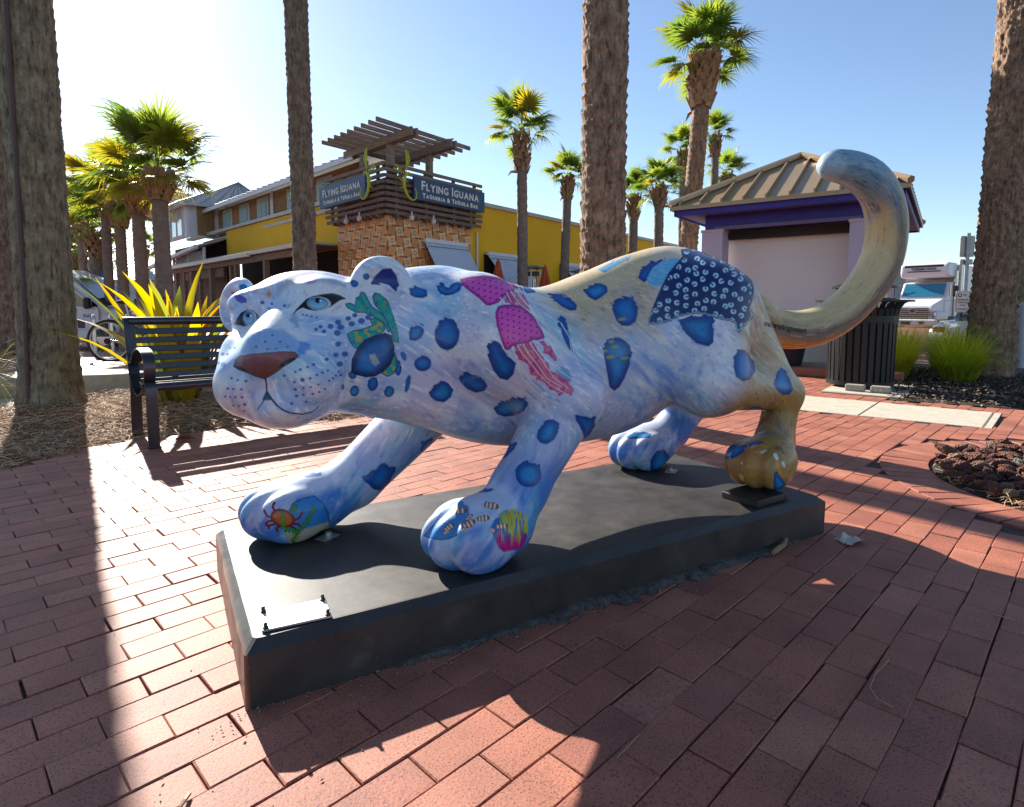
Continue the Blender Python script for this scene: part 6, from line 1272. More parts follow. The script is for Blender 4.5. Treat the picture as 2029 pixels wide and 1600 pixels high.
def bench():
    # local x runs along the bench from its left end, local y points to the sitter's front
    ang = math.radians(42); L = 1.80; f = Vector((math.sin(ang), -math.cos(ang), 0)); base = Vector((-2.47, 4.0, 0)); ang_z = ang
    root = thing('park_bench', 'black metal slatted park bench with scrolled arms behind the statue\'s head', 'bench', tuple(base-f*.60), ang_z)
    # local +y is backwards after the turn, so front is -y
    def sm(p, m=26): return [tuple(q) for q in catmull(p, m)]
    back = sm([(-.10, .835), (-.115, .86), (-.085, .875), (-.05, .84), (-.02, .70), (.02, .55), (.06, .44), (.075, .36), (.06, .2), (.05, .0)], 30)
    arm = sm([(-.0, .62), (.05, .555), (.12, .56), (.22, .63), (.34, .665), (.47, .66), (.56, .62), (.585, .54), (.56, .46), (.50, .43), (.42, .44)], 34)
    leg = sm([(.44, .405), (.52, .44), (.585, .435), (.605, .38), (.605, .2), (.605, .0)], 20); brace = sm([(.06, .46), (.16, .36), (.30, .33), (.42, .36), (.50, .42)], 16)
    for x0 in (0, L-.065):
        fr = MB()
        for pts, th in ((back, .018), (arm, .014), (leg, .018), (brace, .012)):
            V, F = strip2d([(-d, z) for d, z in pts], .065, th, x0); fr.add(V, F)
        for d in (.05, .605): fr.box((x0+.0325, -d, .006), (.075, .07, .012))
        fr.build('end_frame', M_BLK, root, True)
        tr = MB()
        for pts in (back, arm, leg):
            for xx in (x0-.001, x0+.066): tr.tube([(xx, -d, z) for d, z in pts], .0035, 4)
        tr.build('frame_edge', mat_noise('worn_edge', (.10, .085, .07), (.17, .14, .12), 40, .4, metallic=.3), root)
    m = MB(); m.tube([(.03, .060, .853), (L-.03, .060, .853)], .032, 12); m.build('top_rail', M_BLK, root, True)
    for k in range(6):
        z = .775-k*.066; d = .055-.0*(k)-(.775-z)*.30; m = MB(); m.box((L/2, d, z), (L-.10, .012, .046), R=Matrix.Rotation(-.22, 3, 'X'), bev=.003); m.build('back_slat', M_BLK, root)
    for k in range(7):
        d = -.10-k*.064; z = .425-.018*math.sin(PI*k/6.5); m = MB(); m.box((L/2, d, z), (L-.10, .046, .012), bev=.003); m.build('seat_slat', M_BLK, root)
    m = MB(); m.tube([(.03, -.565, .408), (L-.03, -.565, .408)], .030, 12); m.build('front_rail', M_BLK, root, True)
    m = MB(); m.box((L/2, -.30, .385), (.05, .5, .03)); m.build('seat_brace', M_BLK, root)
bench()
# ================================================================== litter bin with blocks
M_BIN = mat_noise('black_bin_paint', (.006, .006, .007), (.012, .012, .013), 20, .42, .05, spec=.35)
def bin_():
    root = thing('litter_bin', 'black slatted litter bin with flared rim by the mulch bed', 'litter bin', (4.18, 7.15, .02), .3)
    N_ = 30; R0 = .345
    for k in range(N_):
        a = 2*PI*k/N_; c, s = math.cos(a), math.sin(a); prof = [(R0, .05), (R0+.004, .5), (R0+.008, .82), (R0+.025, .92), (R0+.065, .985), (R0+.115, 1.01)]; V = []; w = .052
        for r, z in prof:
            for rr in (r-.006, r+.006):
                for q in (-w/2, w/2): V.append((c*rr-s*q, s*rr+c*q, z))
        F = []
        for i in range(len(prof)-1): k4 = i*4; F += [(k4, k4+1, k4+5, k4+4), (k4+2, k4+6, k4+7, k4+3), (k4, k4+4, k4+6, k4+2), (k4+1, k4+3, k4+7, k4+5)]
        F += [(0, 2, 3, 1), (20, 21, 23, 22)]; m = MB(); m.add(V, F); m.build('slat', M_BIN, root)
    def ring(r, z, h, th, name):
        m = MB(); n = 40; V = []
        for k in range(n):
            a = 2*PI*k/n
            for rr in (r, r+th):
                for zz in (z, z+h): V.append((rr*math.cos(a), rr*math.sin(a), zz))
        F = []
        for k in range(n): a, b = k*4, ((k+1) % n)*4; F += [(a, b, b+1, a+1), (a+2, a+3, b+3, b+2), (a+1, b+1, b+3, a+3), (a, a+2, b+2, b)]
        m.add(V, F); m.build(name, M_BIN, root, True)
    ring(R0+.008, .76, .085, .016, 'band'); ring(R0-.01, .03, .05, .025, 'base_ring'); ring(R0+.10, 1.005, .022, .07, 'rim'); ring(.24, 1.02, .03, .09, 'lid_ring')
    m = MB(); m.lathe((0, 0, .04), [(.30, 0), (.30, .88), (.29, .9)], 24); m.build('liner', mat_noise('bin_liner', (.006, .006, .006), (.012, .012, .012), 5, .6), root)
    for a in (.4, 2.5, 4.6): m = MB(); m.cyl((.28*math.cos(a), .28*math.sin(a), 1.04), .012, .14, 6); m.build('lid_post', M_BIN, root)
    m = MB(); m.lathe((0, 0, 1.17), [(.34, 0), (.34, .02), (.2, .06), (.02, .08)], 24); m.build('rain_bonnet', M_BIN, root, True)
bin_()
pad = thing('bin_pad', 'thin concrete pad under the black litter bin', 'pad', (0, 0, 0)); q = [(3.50, 6.72), (4.10, 6.20), (4.85, 7.15), (4.30, 7.72)]; cen = Vector((4.2, 6.95, 0)); m = MB(); m.add([(x, y, -.02) for x, y in q]+[(x, y, .014) for x, y in q]+[tuple(Vector((x, y, .022)).lerp(cen+Vector((0, 0, .022)), .02)) for x, y in q], [(0, 1, 5, 4), (1, 2, 6, 5), (2, 3, 7, 6), (3, 0, 4, 7), (4, 5, 9, 8), (5, 6, 10, 9), (6, 7, 11, 10), (7, 4, 8, 11), (8, 9, 10, 11)]); m.build('slab', M_CONC, pad)
for lab, x, y, rz in (('plain grey paver block at the foot of the litter bin, nearer the statue', 3.87, 6.69, -.72), ('grey paver block with round dimples at the foot of the litter bin, nearer the grass', 4.06, 6.53, -.66)):
    b = thing('paver_block', lab, 'paver block', (x, y, .022), rz); m = MB(); m.box((0, 0, .037), (.19, .10, .074), bev=.008); m.build('block', M_GRAYC, b)
    if 'dimples' in lab:
        for k in (-.045, .0): m = MB(); m.tube([(k, -.0505, .037), (k, -.052, .037)], .014, 10); m.build('dimple', M_MORT if 'M_MORT' in globals() else M_CONC, b)
# ================================================================== bicycle, rack
M_TYRE = mat_noise('tyre', (.015, .015, .015), (.03, .03, .03), 30, .8); M_CHROME = mat_noise('brushed_steel', (.55, .53, .50), (.65, .63, .60), 10, .28, metallic=.9); M_BIKE = mat_noise('silver_frame', (.40, .42, .46), (.46, .48, .52), 10, .3, metallic=.6)
def bike():
    root = thing('bicycle', 'silver bicycle with black tyres parked behind the bench', 'bicycle', (-6.30, 9.35, .12), .06); R = .32
    W = 1.06
    for x in (0, W):
        w = thing_part('wheel', root, (x, 0, R)); m = MB(); m.tube([(R*math.cos(a), 0, R*math.sin(a)) for a in np.linspace(0, 2*PI, 36, endpoint=False)], .021, 8, closed=True); m.build('tyre', M_TYRE, w, True)
        m = MB(); m.tube([((R-.028)*math.cos(a), 0, (R-.028)*math.sin(a)) for a in np.linspace(0, 2*PI, 36, endpoint=False)], .010, 6, closed=True); m.build('rim', M_CHROME, w, True)
        m = MB(); m.tube([(0, -.05, 0), (0, .05, 0)], .022, 8)
        for k in range(24): a = 2*PI*k/24; m.tube([(.02*math.cos(a+.6), .02*(-1)**k, .02*math.sin(a+.6)), ((R-.035)*math.cos(a), 0, (R-.035)*math.sin(a))], .0012, 3)
        m.build('spokes', M_CHROME, w)
    bb = Vector((.43, 0, .28)); st = Vector((.30, 0, .78)); hd = Vector((.86, 0, .80)); hb = Vector((.89, 0, .68)); rw = Vector((0, 0, R)); fw = Vector((W, 0, R))
    m = MB()
    for a, b, r in ((bb, st, .017), (bb, hb, .019), (st*.96+hd*.04, hd, .016), (hd, hb, .02)): m.tube([a, b], r, 8)
    for y in (-.05, .05): 
        o = Vector((0, y, 0)); m.tube([bb, rw+o], .009, 6); m.tube([st-Vector((0, 0, .06)), rw+o], .008, 6); m.tube([hb-Vector((-.01, 0, .02)), fw+o], .011, 6)
    m.build('frame', M_BIKE, root, True)
    m = MB(); m.tube([st, st+Vector((-.03, 0, .12))], .013, 6); m.build('seat_post', M_CHROME, root); m = MB(); m.sphere(st+Vector((-.04, 0, .15)), (.14, .075, .035), 10, 6); m.build('saddle', M_TYRE, root, True)
    m = MB(); m.tube([hd, hd+Vector((-.03, 0, .18))], .012, 6); m.tube([hd+Vector((-.06, -.32, .20)), hd+Vector((-.01, -.12, .19)), hd+Vector((-.01, .12, .19)), hd+Vector((-.06, .32, .20))], .011, 6); m.build('handlebar', M_TYRE, root)
    m = MB(); m.tube([bb+Vector((0, -.05, 0)), bb+Vector((0, .05, 0))], .05, 12); m.tube([bb+Vector((0, -.055, 0)), bb+Vector((.12, -.055, -.11))], .008, 5); m.box(bb+Vector((.13, -.09, -.12)), (.09, .07, .02)); m.tube([rw+Vector((0, -.045, 0)), rw+Vector((0, -.06, 0))], .05, 12); m.tube([rw+Vector((.01, -.055, 0)), rw+Vector((.05, -.055, -.10)), rw+Vector((-.0, -.055, -.17))], .011, 5); m.build('drivetrain', M_TYRE, root)
def thing_part(name, parent, loc): return new_obj(name, None, parent, loc)
bike()
def rack():
    root = thing('bike_rack', 'row of polished steel hoops for bicycles beside the white van', 'bike rack', (-7.55, 10.35, .12), 0)
    for k in range(4):
        x, y = k*.13, k*.26; m = MB(); pts = [(x, y, 0), (x, y, .62)]+[(x+.0+.07*(1-math.cos(a)), y-.18*(1-math.cos(a))*.5, .62+.08*math.sin(a)) for a in np.linspace(.2, PI-.2, 8)]+[(x+.14, y-.18, .62), (x+.14, y-.18, 0)]; m.tube(pts, .028, 8); m.build('hoop', M_CHROME, root, True)
rack()
# ================================================================== white van
M_VAN = mat_noise('white_van_paint', (.62, .62, .66), (.66, .66, .70), 2, .28); M_BLKP = mat_noise('black_plastic', (.015, .015, .017), (.03, .03, .032), 30, .55); M_BGL = glass_mat('dark_glass', (.012, .014, .018)); M_NVY = mat_noise('navy_stripe', (.025, .03, .07), (.03, .035, .08), 3, .4)
def wheel(root, c, r, w, along='y'):
    wr = new_obj('wheel', None, root, c); d = Vector((0, 1, 0)) if along == 'y' else Vector((1, 0, 0)); m = MB(); m.tube([-d*w/2, -d*w*.42, d*w*.42, d*w/2], [r*.9, r, r, r*.9], 24); m.build('tyre', M_TYRE, wr, True); m = MB(); m.tube([-d*w*.52, d*w*.52], [r*.62, r*.62], 18); m.build('rim', M_CHROME, wr); return wr
def van():
    root = thing('delivery_van', 'white high-roofed van with navy sill stripe parked beyond the bench', 'van', (-16.95, 18.9, -.30), 0)
    prof = [(0, .42), (5.30, .42), (5.42, .55), (5.42, .86), (5.25, 1.08), (4.72, 1.28), (3.72, 2.18), (3.05, 2.46), (.1, 2.52), (0, 2.40)]; W = 2.0; ins = [0, 0, .05, .05, .06, .04, .10, .16, .16, .12]
    m = MB(); n = len(prof); V = [(x, -W/2+i, z) for (x, z), i in zip(prof, ins)]+[(x, W/2-i, z) for (x, z), i in zip(prof, ins)]; m.add(V, [tuple(range(n-1, -1, -1)), tuple(range(n, 2*n))]+[(i, (i+1) % n, (i+1) % n+n, i+n) for i in range(n)]); body = m.build('body', M_VAN, root)
    bv = body.modifiers.new('b', 'BEVEL'); bv.width = .06; bv.segments = 3; bv.limit_method = 'ANGLE'
    yy = -W/2-.004
    def panel(name, pts, mat, par=root, d=.012, y=yy):
        mm = MB(); nn = len(pts); mm.add([(x, y, z) for x, z in pts]+[(x, y-d, z) for x, z in pts], [tuple(range(nn)), tuple(range(2*nn-1, nn-1, -1))]+[(i, i+nn, (i+1) % nn+nn, (i+1) % nn) for i in range(nn)]); return mm.build(name, mat, par)
    door = panel('door', [(3.05, .62), (4.62, .62), (4.62, 1.25), (3.68, 2.02), (3.18, 2.06), (3.05, 1.6)], M_VAN); panel('side_window', [(3.18, 1.32), (4.42, 1.30), (3.78, 1.88), (3.22, 1.94)], M_BGL, door, .01, yy-.012); panel('handle', [(3.16, 1.12), (3.34, 1.12), (3.34, 1.32), (3.16, 1.32)], M_BLKP, door, .03, yy-.012)
    panel('quarter_window', [(4.44, 1.30), (4.60, 1.30), (4.60, 1.34), (4.44, 1.48)], M_BGL, root, .016)
    panel('sill_stripe', [(.05, .62), (3.0, .62), (3.0, .88), (.05, .88)], M_NVY); panel('sill_stripe', [(3.06, .66), (4.2, .66), (4.2, .90), (3.06, .90)], M_NVY, root, .02); panel('sill', [(.02, .36), (4.3, .36), (4.3, .52), (.02, .52)], M_VAN, root, .02)
    m = MB(); m.add([(4.76, -.80, 1.28), (4.76, .80, 1.28), (3.76, .76, 2.16), (3.76, -.76, 2.16)], [(0, 1, 2, 3)]); 
    for i, v in enumerate(m.V): m.V[i] = (v[0]+.012, v[1], v[2]+.012)
    m.build('windshield', M_BGL, root)
    m = MB(); m.box((4.40, -W/2-.16, 1.40), (.16, .22, .34), bev=.05); mo = m.build('mirror', M_BLKP, root); m = MB(); m.tube([(4.42, -W/2, 1.30), (4.40, -W/2-.10, 1.32)], .035, 6); m.build('mirror_arm', M_BLKP, mo); m = MB(); m.box((4.40, W/2+.16, 1.40), (.16, .22, .34), bev=.05); m.build('mirror', M_BLKP, root)
    for x in (.95, 4.72):
        for s in (-1, 1): wheel(root, (x, s*.86, .36), .36, .24)
        panel('wheel_arch', [(x+.46*math.cos(a), .40+.44*math.sin(a)) for a in np.linspace(0, PI, 12)], M_BLKP, root, .008)
    for s in (-1, 1): m = MB(); m.box((5.33, s*.75, .92), (.14, .30, .24), bev=.04); m.build('headlight', M_CHROME, root)
    m = MB(); m.box((5.40, 0, .55), (.12, 1.9, .30), bev=.05); m.build('bumper', M_BLKP, root)
    t = text_mesh('RAM', .16, .004, 'CENTER', 1.0)
    for v in t.vertices: v.co = Vector((3.98+.0+v.co.x+.35, yy-.016-v.co.z, 1.02+v.co.y))
    t.materials.clear(); t.materials.append(M_NVY); new_obj('lettering', t, root)
van()
# ================================================================== refrigerated truck
def truck():
    root = thing('box_truck', 'white refrigerated box truck facing the plaza at the far right', 'truck', (20.35, 30.4, -.45), math.radians(-53))
    W_ = M_VAN
    def bx(name, mat, c, s, bev=.0, par=root): m = MB(); m.box(c, s, bev=bev); return m.build(name, mat, par)
    bx('cargo_box', W_, (0, 5.6, 2.35), (2.5, 6.6, 2.5), .03); bx('box_frame', M_CHROME, (0, 2.33, 2.35), (2.54, .10, 2.54)); bx('chassis', M_BLKP, (0, 4.3, .82), (.9, 8.2, .25))
    cabp = [(0.95, .95), (0.95, 1.55), (1.0, 1.95), (1.45, 2.72), (2.25, 2.78), (2.25, .95)]; W = 2.1
    m = MB(); n = len(cabp); m.add([(-W/2, y, z) for y, z in cabp]+[(W/2, y, z) for y, z in cabp], [tuple(range(n)), tuple(range(2*n-1, n-1, -1))]+[(i, i+n, (i+1) % n+n, (i+1) % n) for i in range(n)]); cab = m.build('cab', W_, root); bm_ = cab.modifiers.new('b', 'BEVEL'); bm_.width = .07; bm_.segments = 3
    hood = [(-.05, .75), (-.08, 1.35), (.0, 1.55), (1.05, 1.92), (1.05, .75)]; m = MB(); n = len(hood); m.add([(-.82 if y < .5 else -1.0, y, z) for y, z in hood]+[(.82 if y < .5 else 1.0, y, z) for y, z in hood], [tuple(range(n)), tuple(range(2*n-1, n-1, -1))]+[(i, i+n, (i+1) % n+n, (i+1) % n) for i in range(n)]); hd = m.build('hood', W_, root); bm_ = hd.modifiers.new('b', 'BEVEL'); bm_.width = .06; bm_.segments = 3
    m = MB(); m.add([(-.93, .985, 1.99), (.93, .985, 1.99), (.90, 1.40, 2.66), (-.90, 1.40, 2.66)], [(0, 1, 2, 3)]); m.V = [(x, y-.03, z+.015) for x, y, z in m.V]; m.build('windshield', glass_mat('teal_windshield', (.015, .16, .26)), root)
    g = bx('grille', M_BLKP, (0, -.085, 1.15), (1.35, .06, .56), .02)
    for k in range(5): bx('grille_bar', M_CHROME, (0, -.125, .93+k*.105), (1.36, .035, .062), .01, g)
    m = MB(); m.tube([(.17*math.cos(a), -.16, 1.28+.11*math.sin(a)) for a in np.linspace(0, 2*PI, 22, endpoint=False)], .022, 6, closed=True); em = m.build('emblem', M_CHROME, root, True); m = MB(); m.add([(-.13, -.17, 1.28), (0, -.17, 1.36), (.13, -.17, 1.28), (0, -.17, 1.20), (-.13, -.15, 1.28), (0, -.15, 1.36), (.13, -.15, 1.28), (0, -.15, 1.20)], [(0, 1, 2, 3), (0, 4, 5, 1), (1, 5, 6, 2), (2, 6, 7, 3), (3, 7, 4, 0)]); m.build('emblem_diamond', M_BLKP, em); bx('emblem_bar', M_CHROME, (0, -.18, 1.28), (.26, .02, .022), 0, em)
    for s in (-1, 1):
        bx('headlight', M_CHROME, (s*.82, -.04, 1.12), (.34, .16, .24), .05); bx('indicator', mat_noise('amber_%d' % s, (.5, .16, .02), (.55, .2, .03), 9, .3), (s*.98, .02, 1.12), (.10, .14, .16), .03); bx('fender', W_, (s*1.0, .55, 1.02), (.32, 1.2, .52), .10)
        bx('mirror', M_BLKP, (s*1.42, 1.05, 2.25), (.22, .12, .55), .04); m = MB(); m.tube([(s*1.05, 1.1, 2.6), (s*1.4, 1.05, 2.6), (s*1.4, 1.05, 1.85), (s*1.05, 1.1, 1.75)], .02, 5); m.build('mirror_bracket', M_CHROME, root)
        wheel(root, (s*.95, .75, .48), .48, .28, 'x'); wheel(root, (s*.95, 6.6, .48), .48, .5, 'x'); bx('side_window', M_BGL, (s*1.06, 1.75, 2.3), (.02, .7, .55))
    m = MB(); m.tube([(1.12, 2.05, .9), (1.12, 2.05, 3.3)], .09, 10); m.build('exhaust_stack', M_CHROME, root)
    b = bx('bumper', W_, (0, -.14, .68), (2.15, .22, .34), .05); bx('plate_recess', M_BLKP, (-.25, -.26, .66), (.45, .03, .16), 0, b); bx('fog_recess', M_BLKP, (.45, -.26, .68), (.22, .03, .12), 0, b)
    u = [(1.10, 2.95), (.98, 3.15), (1.0, 3.62), (1.2, 3.72), (2.3, 3.72), (2.3, 2.95)]; m = MB(); n = len(u); m.add([(-1.08, y, z) for y, z in u]+[(1.08, y, z) for y, z in u], [tuple(range(n)), tuple(range(2*n-1, n-1, -1))]+[(i, i+n, (i+1) % n+n, (i+1) % n) for i in range(n)]); rf = m.build('refrigeration_unit', W_, root); bm_ = rf.modifiers.new('b', 'BEVEL'); bm_.width = .12; bm_.segments = 4
    bx('vent_band', M_BLKP, (0, .975, 3.55), (1.75, .03, .11), .012, rf); bx('vent_lip', M_BLKP, (0, .965, 3.28), (1.5, .03, .05), .012, rf)
    t = text_mesh('THERMO KING', .16, .004, 'CENTER', 1.05, 0, .004)
    for v in t.vertices: v.co = Vector((v.co.x, .962-v.co.z, 3.40+v.co.y))
    t.materials.clear(); t.materials.append(M_BLKP); new_obj('lettering', t, rf)
    for k in range(5): bx('marker_lamp', mat_noise('amber_lamp%d' % k, (.55, .25, .10), (.6, .3, .12), 9, .3), (-.6+k*.3, 1.42, 2.80), (.10, .06, .04), .01)
truck()
def car(label, x, y, z, rz, paint, grp=None):
    root = thing('parked_car', label, 'car', (x, y, z), rz, grp); low = [(-2.2, .35), (-2.25, .75), (-1.9, .95), (-.9, 1.0), (1.2, 1.0), (2.0, .86), (2.25, .65), (2.2, .35)]; top = [(-1.75, .96), (-1.1, 1.42), (.2, 1.45), (1.15, .99)]
    m = MB(); 
    for pr, w in ((low, .9), (top, .74)):
        n = len(pr); m.add([(x_, -w, z_) for x_, z_ in pr]+[(x_, w, z_) for x_, z_ in pr], [tuple(range(n)), tuple(range(2*n-1, n-1, -1))]+[(i, i+n, (i+1) % n+n, (i+1) % n) for i in range(n)])
    b = m.build('body', paint, root); md = b.modifiers.new('b', 'BEVEL'); md.width = .09; md.segments = 3
    for s in (-1, 1):
        m = MB(); q = [(-1.5, 1.02), (-1.02, 1.36), (.15, 1.39), (.9, 1.02)]; m.add([(x_, s*.755, z_) for x_, z_ in q]+[(x_, s*.74, z_) for x_, z_ in q], [(0, 1, 2, 3), (7, 6, 5, 4)]); m.build('side_window', M_BGL, root)
        for wx in (-1.4, 1.4): wheel(root, (wx, s*.82, .33), .33, .2)
        m = MB(); m.box((2.16, s*.62, .68), (.14, .30, .14), bev=.04); m.build('headlight', M_CHROME, root); m = MB(); m.box((-2.2, s*.65, .75), (.08, .28, .14), bev=.03); m.build('tail_light', mat_noise('red_lens%d%d' % (s, int(x)), (.3, .01, .01), (.35, .02, .02), 9, .3), root); m = MB(); m.box((.75, s*.95, 1.02), (.12, .16, .11), bev=.03); m.build('mirror', paint, root)
    for q in ([(.22, 1.44), (1.12, 1.02)], [(-1.12, 1.41), (-1.72, .99)]):
        m = MB(); (x0, z0), (x1, z1) = q; d = .02 if x1 > 0 else -.02; m.add([(x0+d, -.66, z0-.01), (x0+d, .66, z0-.01), (x1+d, .70, z1+.01), (x1+d, -.70, z1+.01)], [(0, 1, 2, 3)]); m.build('windscreen', M_BGL, root)
car('white car mostly hidden behind the rugged palm trunk at right', 11.75, 13.4, -.28, .35, mat_noise('white_car', (.6, .6, .62), (.66, .66, .68), 2, .25))
car('dark grey car parked far off near the teal shop', 31.6, 41.5, -.42, .2, mat_noise('grey_car', (.16, .15, .15), (.2, .19, .19), 2, .28))
# ================================================================== signs, bollard, banner
M_GALV = mat_noise('galvanised_post', (.22, .23, .26), (.32, .33, .36), 12, .45, metallic=.5); M_SIGNW = mat_noise('sign_white', (.62, .61, .58), (.68, .67, .64), 4, .45); M_SIGNB = mat_noise('sign_back_aluminium', (.34, .33, .29), (.42, .41, .36), 4, .5, metallic=.4)
def board(root, name, c, w, h, mat, r=.03, d=.012):
    p = [(sx*(w/2-r)+r*math.cos(a), sz*(h/2-r)+r*math.sin(a)) for sx, sz, a0 in ((1, 1, 0), (-1, 1, PI/2), (-1, -1, PI), (1, -1, 1.5*PI)) for a in np.linspace(a0, a0+PI/2, 4)]; m = MB(); m.prism(p, d, c=c); return m.build(name, mat, root)
sp = thing('parking_sign', 'white reserved parking sign on a thin black post beside the palm trunk', 'sign', (9.90, 13.2, -.45), -.12); m = MB(); m.box((0, .02, .65), (.045, .03, 1.3)); m.build('post', M_BLKP, sp); b = board(sp, 'sign_panel', (0, -.012, 1.55), .305, .46, M_SIGNW)
fr = MB(); fr.tube([(-.135, -.016, 1.345), (.135, -.016, 1.345), (.135, -.016, 1.755), (-.135, -.016, 1.755)], .004, 4, closed=True); fr.build('border', M_BLKP, b)
for txt, z, sz, mt in (('RESERVED', 1.585, .052, M_BLKP), ('PARKING', 1.525, .052, M_BLKP), ('ONLY', 1.465, .052, M_BLKP), ('TOW AWAY', 1.385, .034, None)):
    if mt is None: continue
    t = text_mesh(txt, sz, .001, 'CENTER'); 
    for v in t.vertices: v.co = Vector((v.co.x, -.016-v.co.z, z+v.co.y))
    t.materials.clear(); t.materials.append(mt); new_obj('lettering', t, b)
m = MB(); m.box((0, -.016, 1.385), (.20, .004, .022)); m.build('red_line', mat_noise('sign_red', (.45, .03, .03), (.5, .04, .04), 5, .5), b)
m = MB(); m.tube([(-.07+.032*math.cos(a), -.016, 1.685+.036*math.sin(a)) for a in np.linspace(0, 2*PI, 16, endpoint=False)], .008, 4, closed=True); m.box((.03, -.016, 1.70), (.07, .004, .012)); m.box((.03, -.016, 1.675), (.06, .004, .010)); m.build('emblem', M_BLKP, b)
tp_ = thing('street_sign_post', 'tall galvanised post with the grey backs of two signs by the palm trunk', 'sign post', (10.05, 13.35, -.45), -.1); m = MB(); m.box((0, 0, 1.5), (.075, .03, 3.1)); m.build('post', M_GALV, tp_); board(tp_, 'sign_back', (0, .02, 2.76), .30, .46, M_SIGNB); board(tp_, 'sign_back', (0, .02, 2.42), .26, .12, M_SIGNB, .02)
bo = thing('bollard', 'pale grey pipe bollard at the right edge of the photo', 'bollard', (8.22, 9.65, -.0), 0); m = MB(); m.lathe((0, 0, -.05), [(.068, 0), (.068, 1.0), (.06, 1.06), (.035, 1.09), (.01, 1.10)], 18); m.build('pipe', mat_noise('bollard_paint', (.40, .38, .42), (.48, .46, .50), 6, .5), bo, True)
bn = thing('street_banner', 'blue street banner with a round sign on a dark pole between the palms', 'banner', (-14.4, 21, -.3), 0); m = MB(); m.cyl((0, 0, 0), .05, 2.9, 8); m.build('pole', M_BLKP, bn); m = MB(); m.box((-.02, -.06, 1.98), (.60, .02, 1.15), bev=.005); bp_ = m.build('banner_panel', mat_noise('banner_blue', (.02, .05, .30), (.03, .07, .38), 4, .6), bn)
for z in (2.3, 2.1, 1.9, 1.7): m = MB(); m.box((-.02, -.073, z), (.40, .004, .07)); m.build('banner_print', mat_noise('banner_print%d' % int(z*10), (.30, .42, .62), (.4, .5, .7), 9, .6), bp_)
m = MB(); m.tube([(-.18, -.05, 2.72), (-.18, -.03, 2.72)], .17, 18); m.build('round_sign', mat_noise('rust_sign', (.30, .16, .12), (.4, .24, .18), 7, .5), bn); m = MB(); m.box((0, -.05, 1.0), (.26, .02, .26), R=Matrix.Rotation(PI/4, 3, 'Y')); m.build('diamond_sign', mat_noise('yellow_sign', (.5, .38, .02), (.55, .42, .03), 7, .5), bn)
# ================================================================== patio things
M_UMB = mat_noise('orange_canvas', (.36, .055, .018), (.46, .085, .025), 6, .85, .2)
def umbrella(label, u, v, D, h):
    p = at_y(u, v, D); z0 = p[2]-h; root = thing('patio_umbrella', label, 'umbrella', (p[0], D, z0), 0, 'closed orange patio umbrellas'); m = MB(); m.cyl((0, 0, 0), .025, h, 8); m.lathe((0, 0, 0), [(.25, 0), (.25, .05), (.04, .08)], 14); m.build('pole', M_BLKP, root); n = 16; V = []; 
    prof = [(.02, h), (.06, h-.08), (.12, h-.4), (.19, h-.8), (.26, h-1.15), (.24, h-1.25)]
    for r, z in prof:
        for k in range(n): q = r*(1+.28*(1 if k % 2 else -1)*min(1, (h-z)*1.6)); V.append((q*math.cos(2*PI*k/n), q*math.sin(2*PI*k/n), z))
    F = [(i*n+k, i*n+(k+1) % n, (i+1)*n+(k+1) % n, (i+1)*n+k) for i in range(len(prof)-1) for k in range(n)]; m = MB(); m.add(V, F); m.build('canopy', M_UMB, root)
umbrella('closed orange umbrella beside the first yellow-wall shutter', 987, 514, 16.8, 2.3); umbrella('closed orange umbrella beside the tall patio heater', 1080, 526, 17.6, 2.3); umbrella('closed orange umbrella just left of the thick ringed trunk', 1161, 540, 19.6, 2.2)
def heater(label, u, v, D, h):
    p = at_y(u, v, D); root = thing('patio_heater', label, 'patio heater', (p[0], D, p[2]-h), .3, 'pyramid patio heaters'); m = MB(); m.lathe((0, 0, h-.10), [(.42, 0), (.42, .03), (.30, .06), (.05, .10)], 4); m.build('hood', mat_noise('heater_hood', (.10, .095, .09), (.16, .15, .14), 8, .5), root)
    for sx, sy in ((1, 1), (-1, 1), (-1, -1), (1, -1)): m = MB(); m.tube([(sx*.22, sy*.22, 0), (sx*.13, sy*.13, h-.1)], .022, 6); m.build('leg', M_SIGNW, root)
    m = MB(); m.box((0, 0, .35), (.4, .4, .7)); m.build('tank_housing', M_BLKP, root); m = MB(); m.cyl((0, 0, .7), .05, h-1.1, 10); m.build('flame_tube', M_CHROME, root); m = MB(); m.box((0, 0, h-.25), (.3, .3, .12)); m.build('burner', M_BLKP, root)
heater('taller patio heater right of the tower palm', 1058, 526, 17.7, 2.2); heater('smaller patio heater partly behind the thick ringed trunk', 1150, 534, 19.9, 2.2)
# ================================================================== plants
def blade_mat(name, a, b_, tl=.4): return leaf_mat(name, a, b_, tl)
M_FLAX = [leaf_mat('flax_yellow', (.24, .22, .015), (.36, .27, .02), .45), leaf_mat('flax_green', (.09, .13, .02), (.14, .16, .025), .4), leaf_mat('flax_amber', (.26, .15, .02), (.34, .17, .02), .45)]
def blade(L, w, bend, mat, twist=0.0, n=8):
    V = []; F = []; 
    for s in range(n+1):
        t = s/n; ww = w*min(1.0, .35+1.6*t)*(1-t**2.4)**.8 if t < 1 else .0005; ang = bend*t*t; x = L*(math.sin(ang)*t*.9); z = L*t*math.cos(ang*.6); tw = twist*t
        c, sn = math.cos(tw), math.sin(tw); V += [(x-.0, -ww*c, z-ww*sn*.3), (x+ww*.35, 0, z), (x, ww*c, z+ww*sn*.3)]
    for s in range(n): a = s*3; F += [(a, a+1, a+4, a+3), (a+1, a+2, a+5, a+4)]
    return mesh_from('leaf', V, F, mat, True)
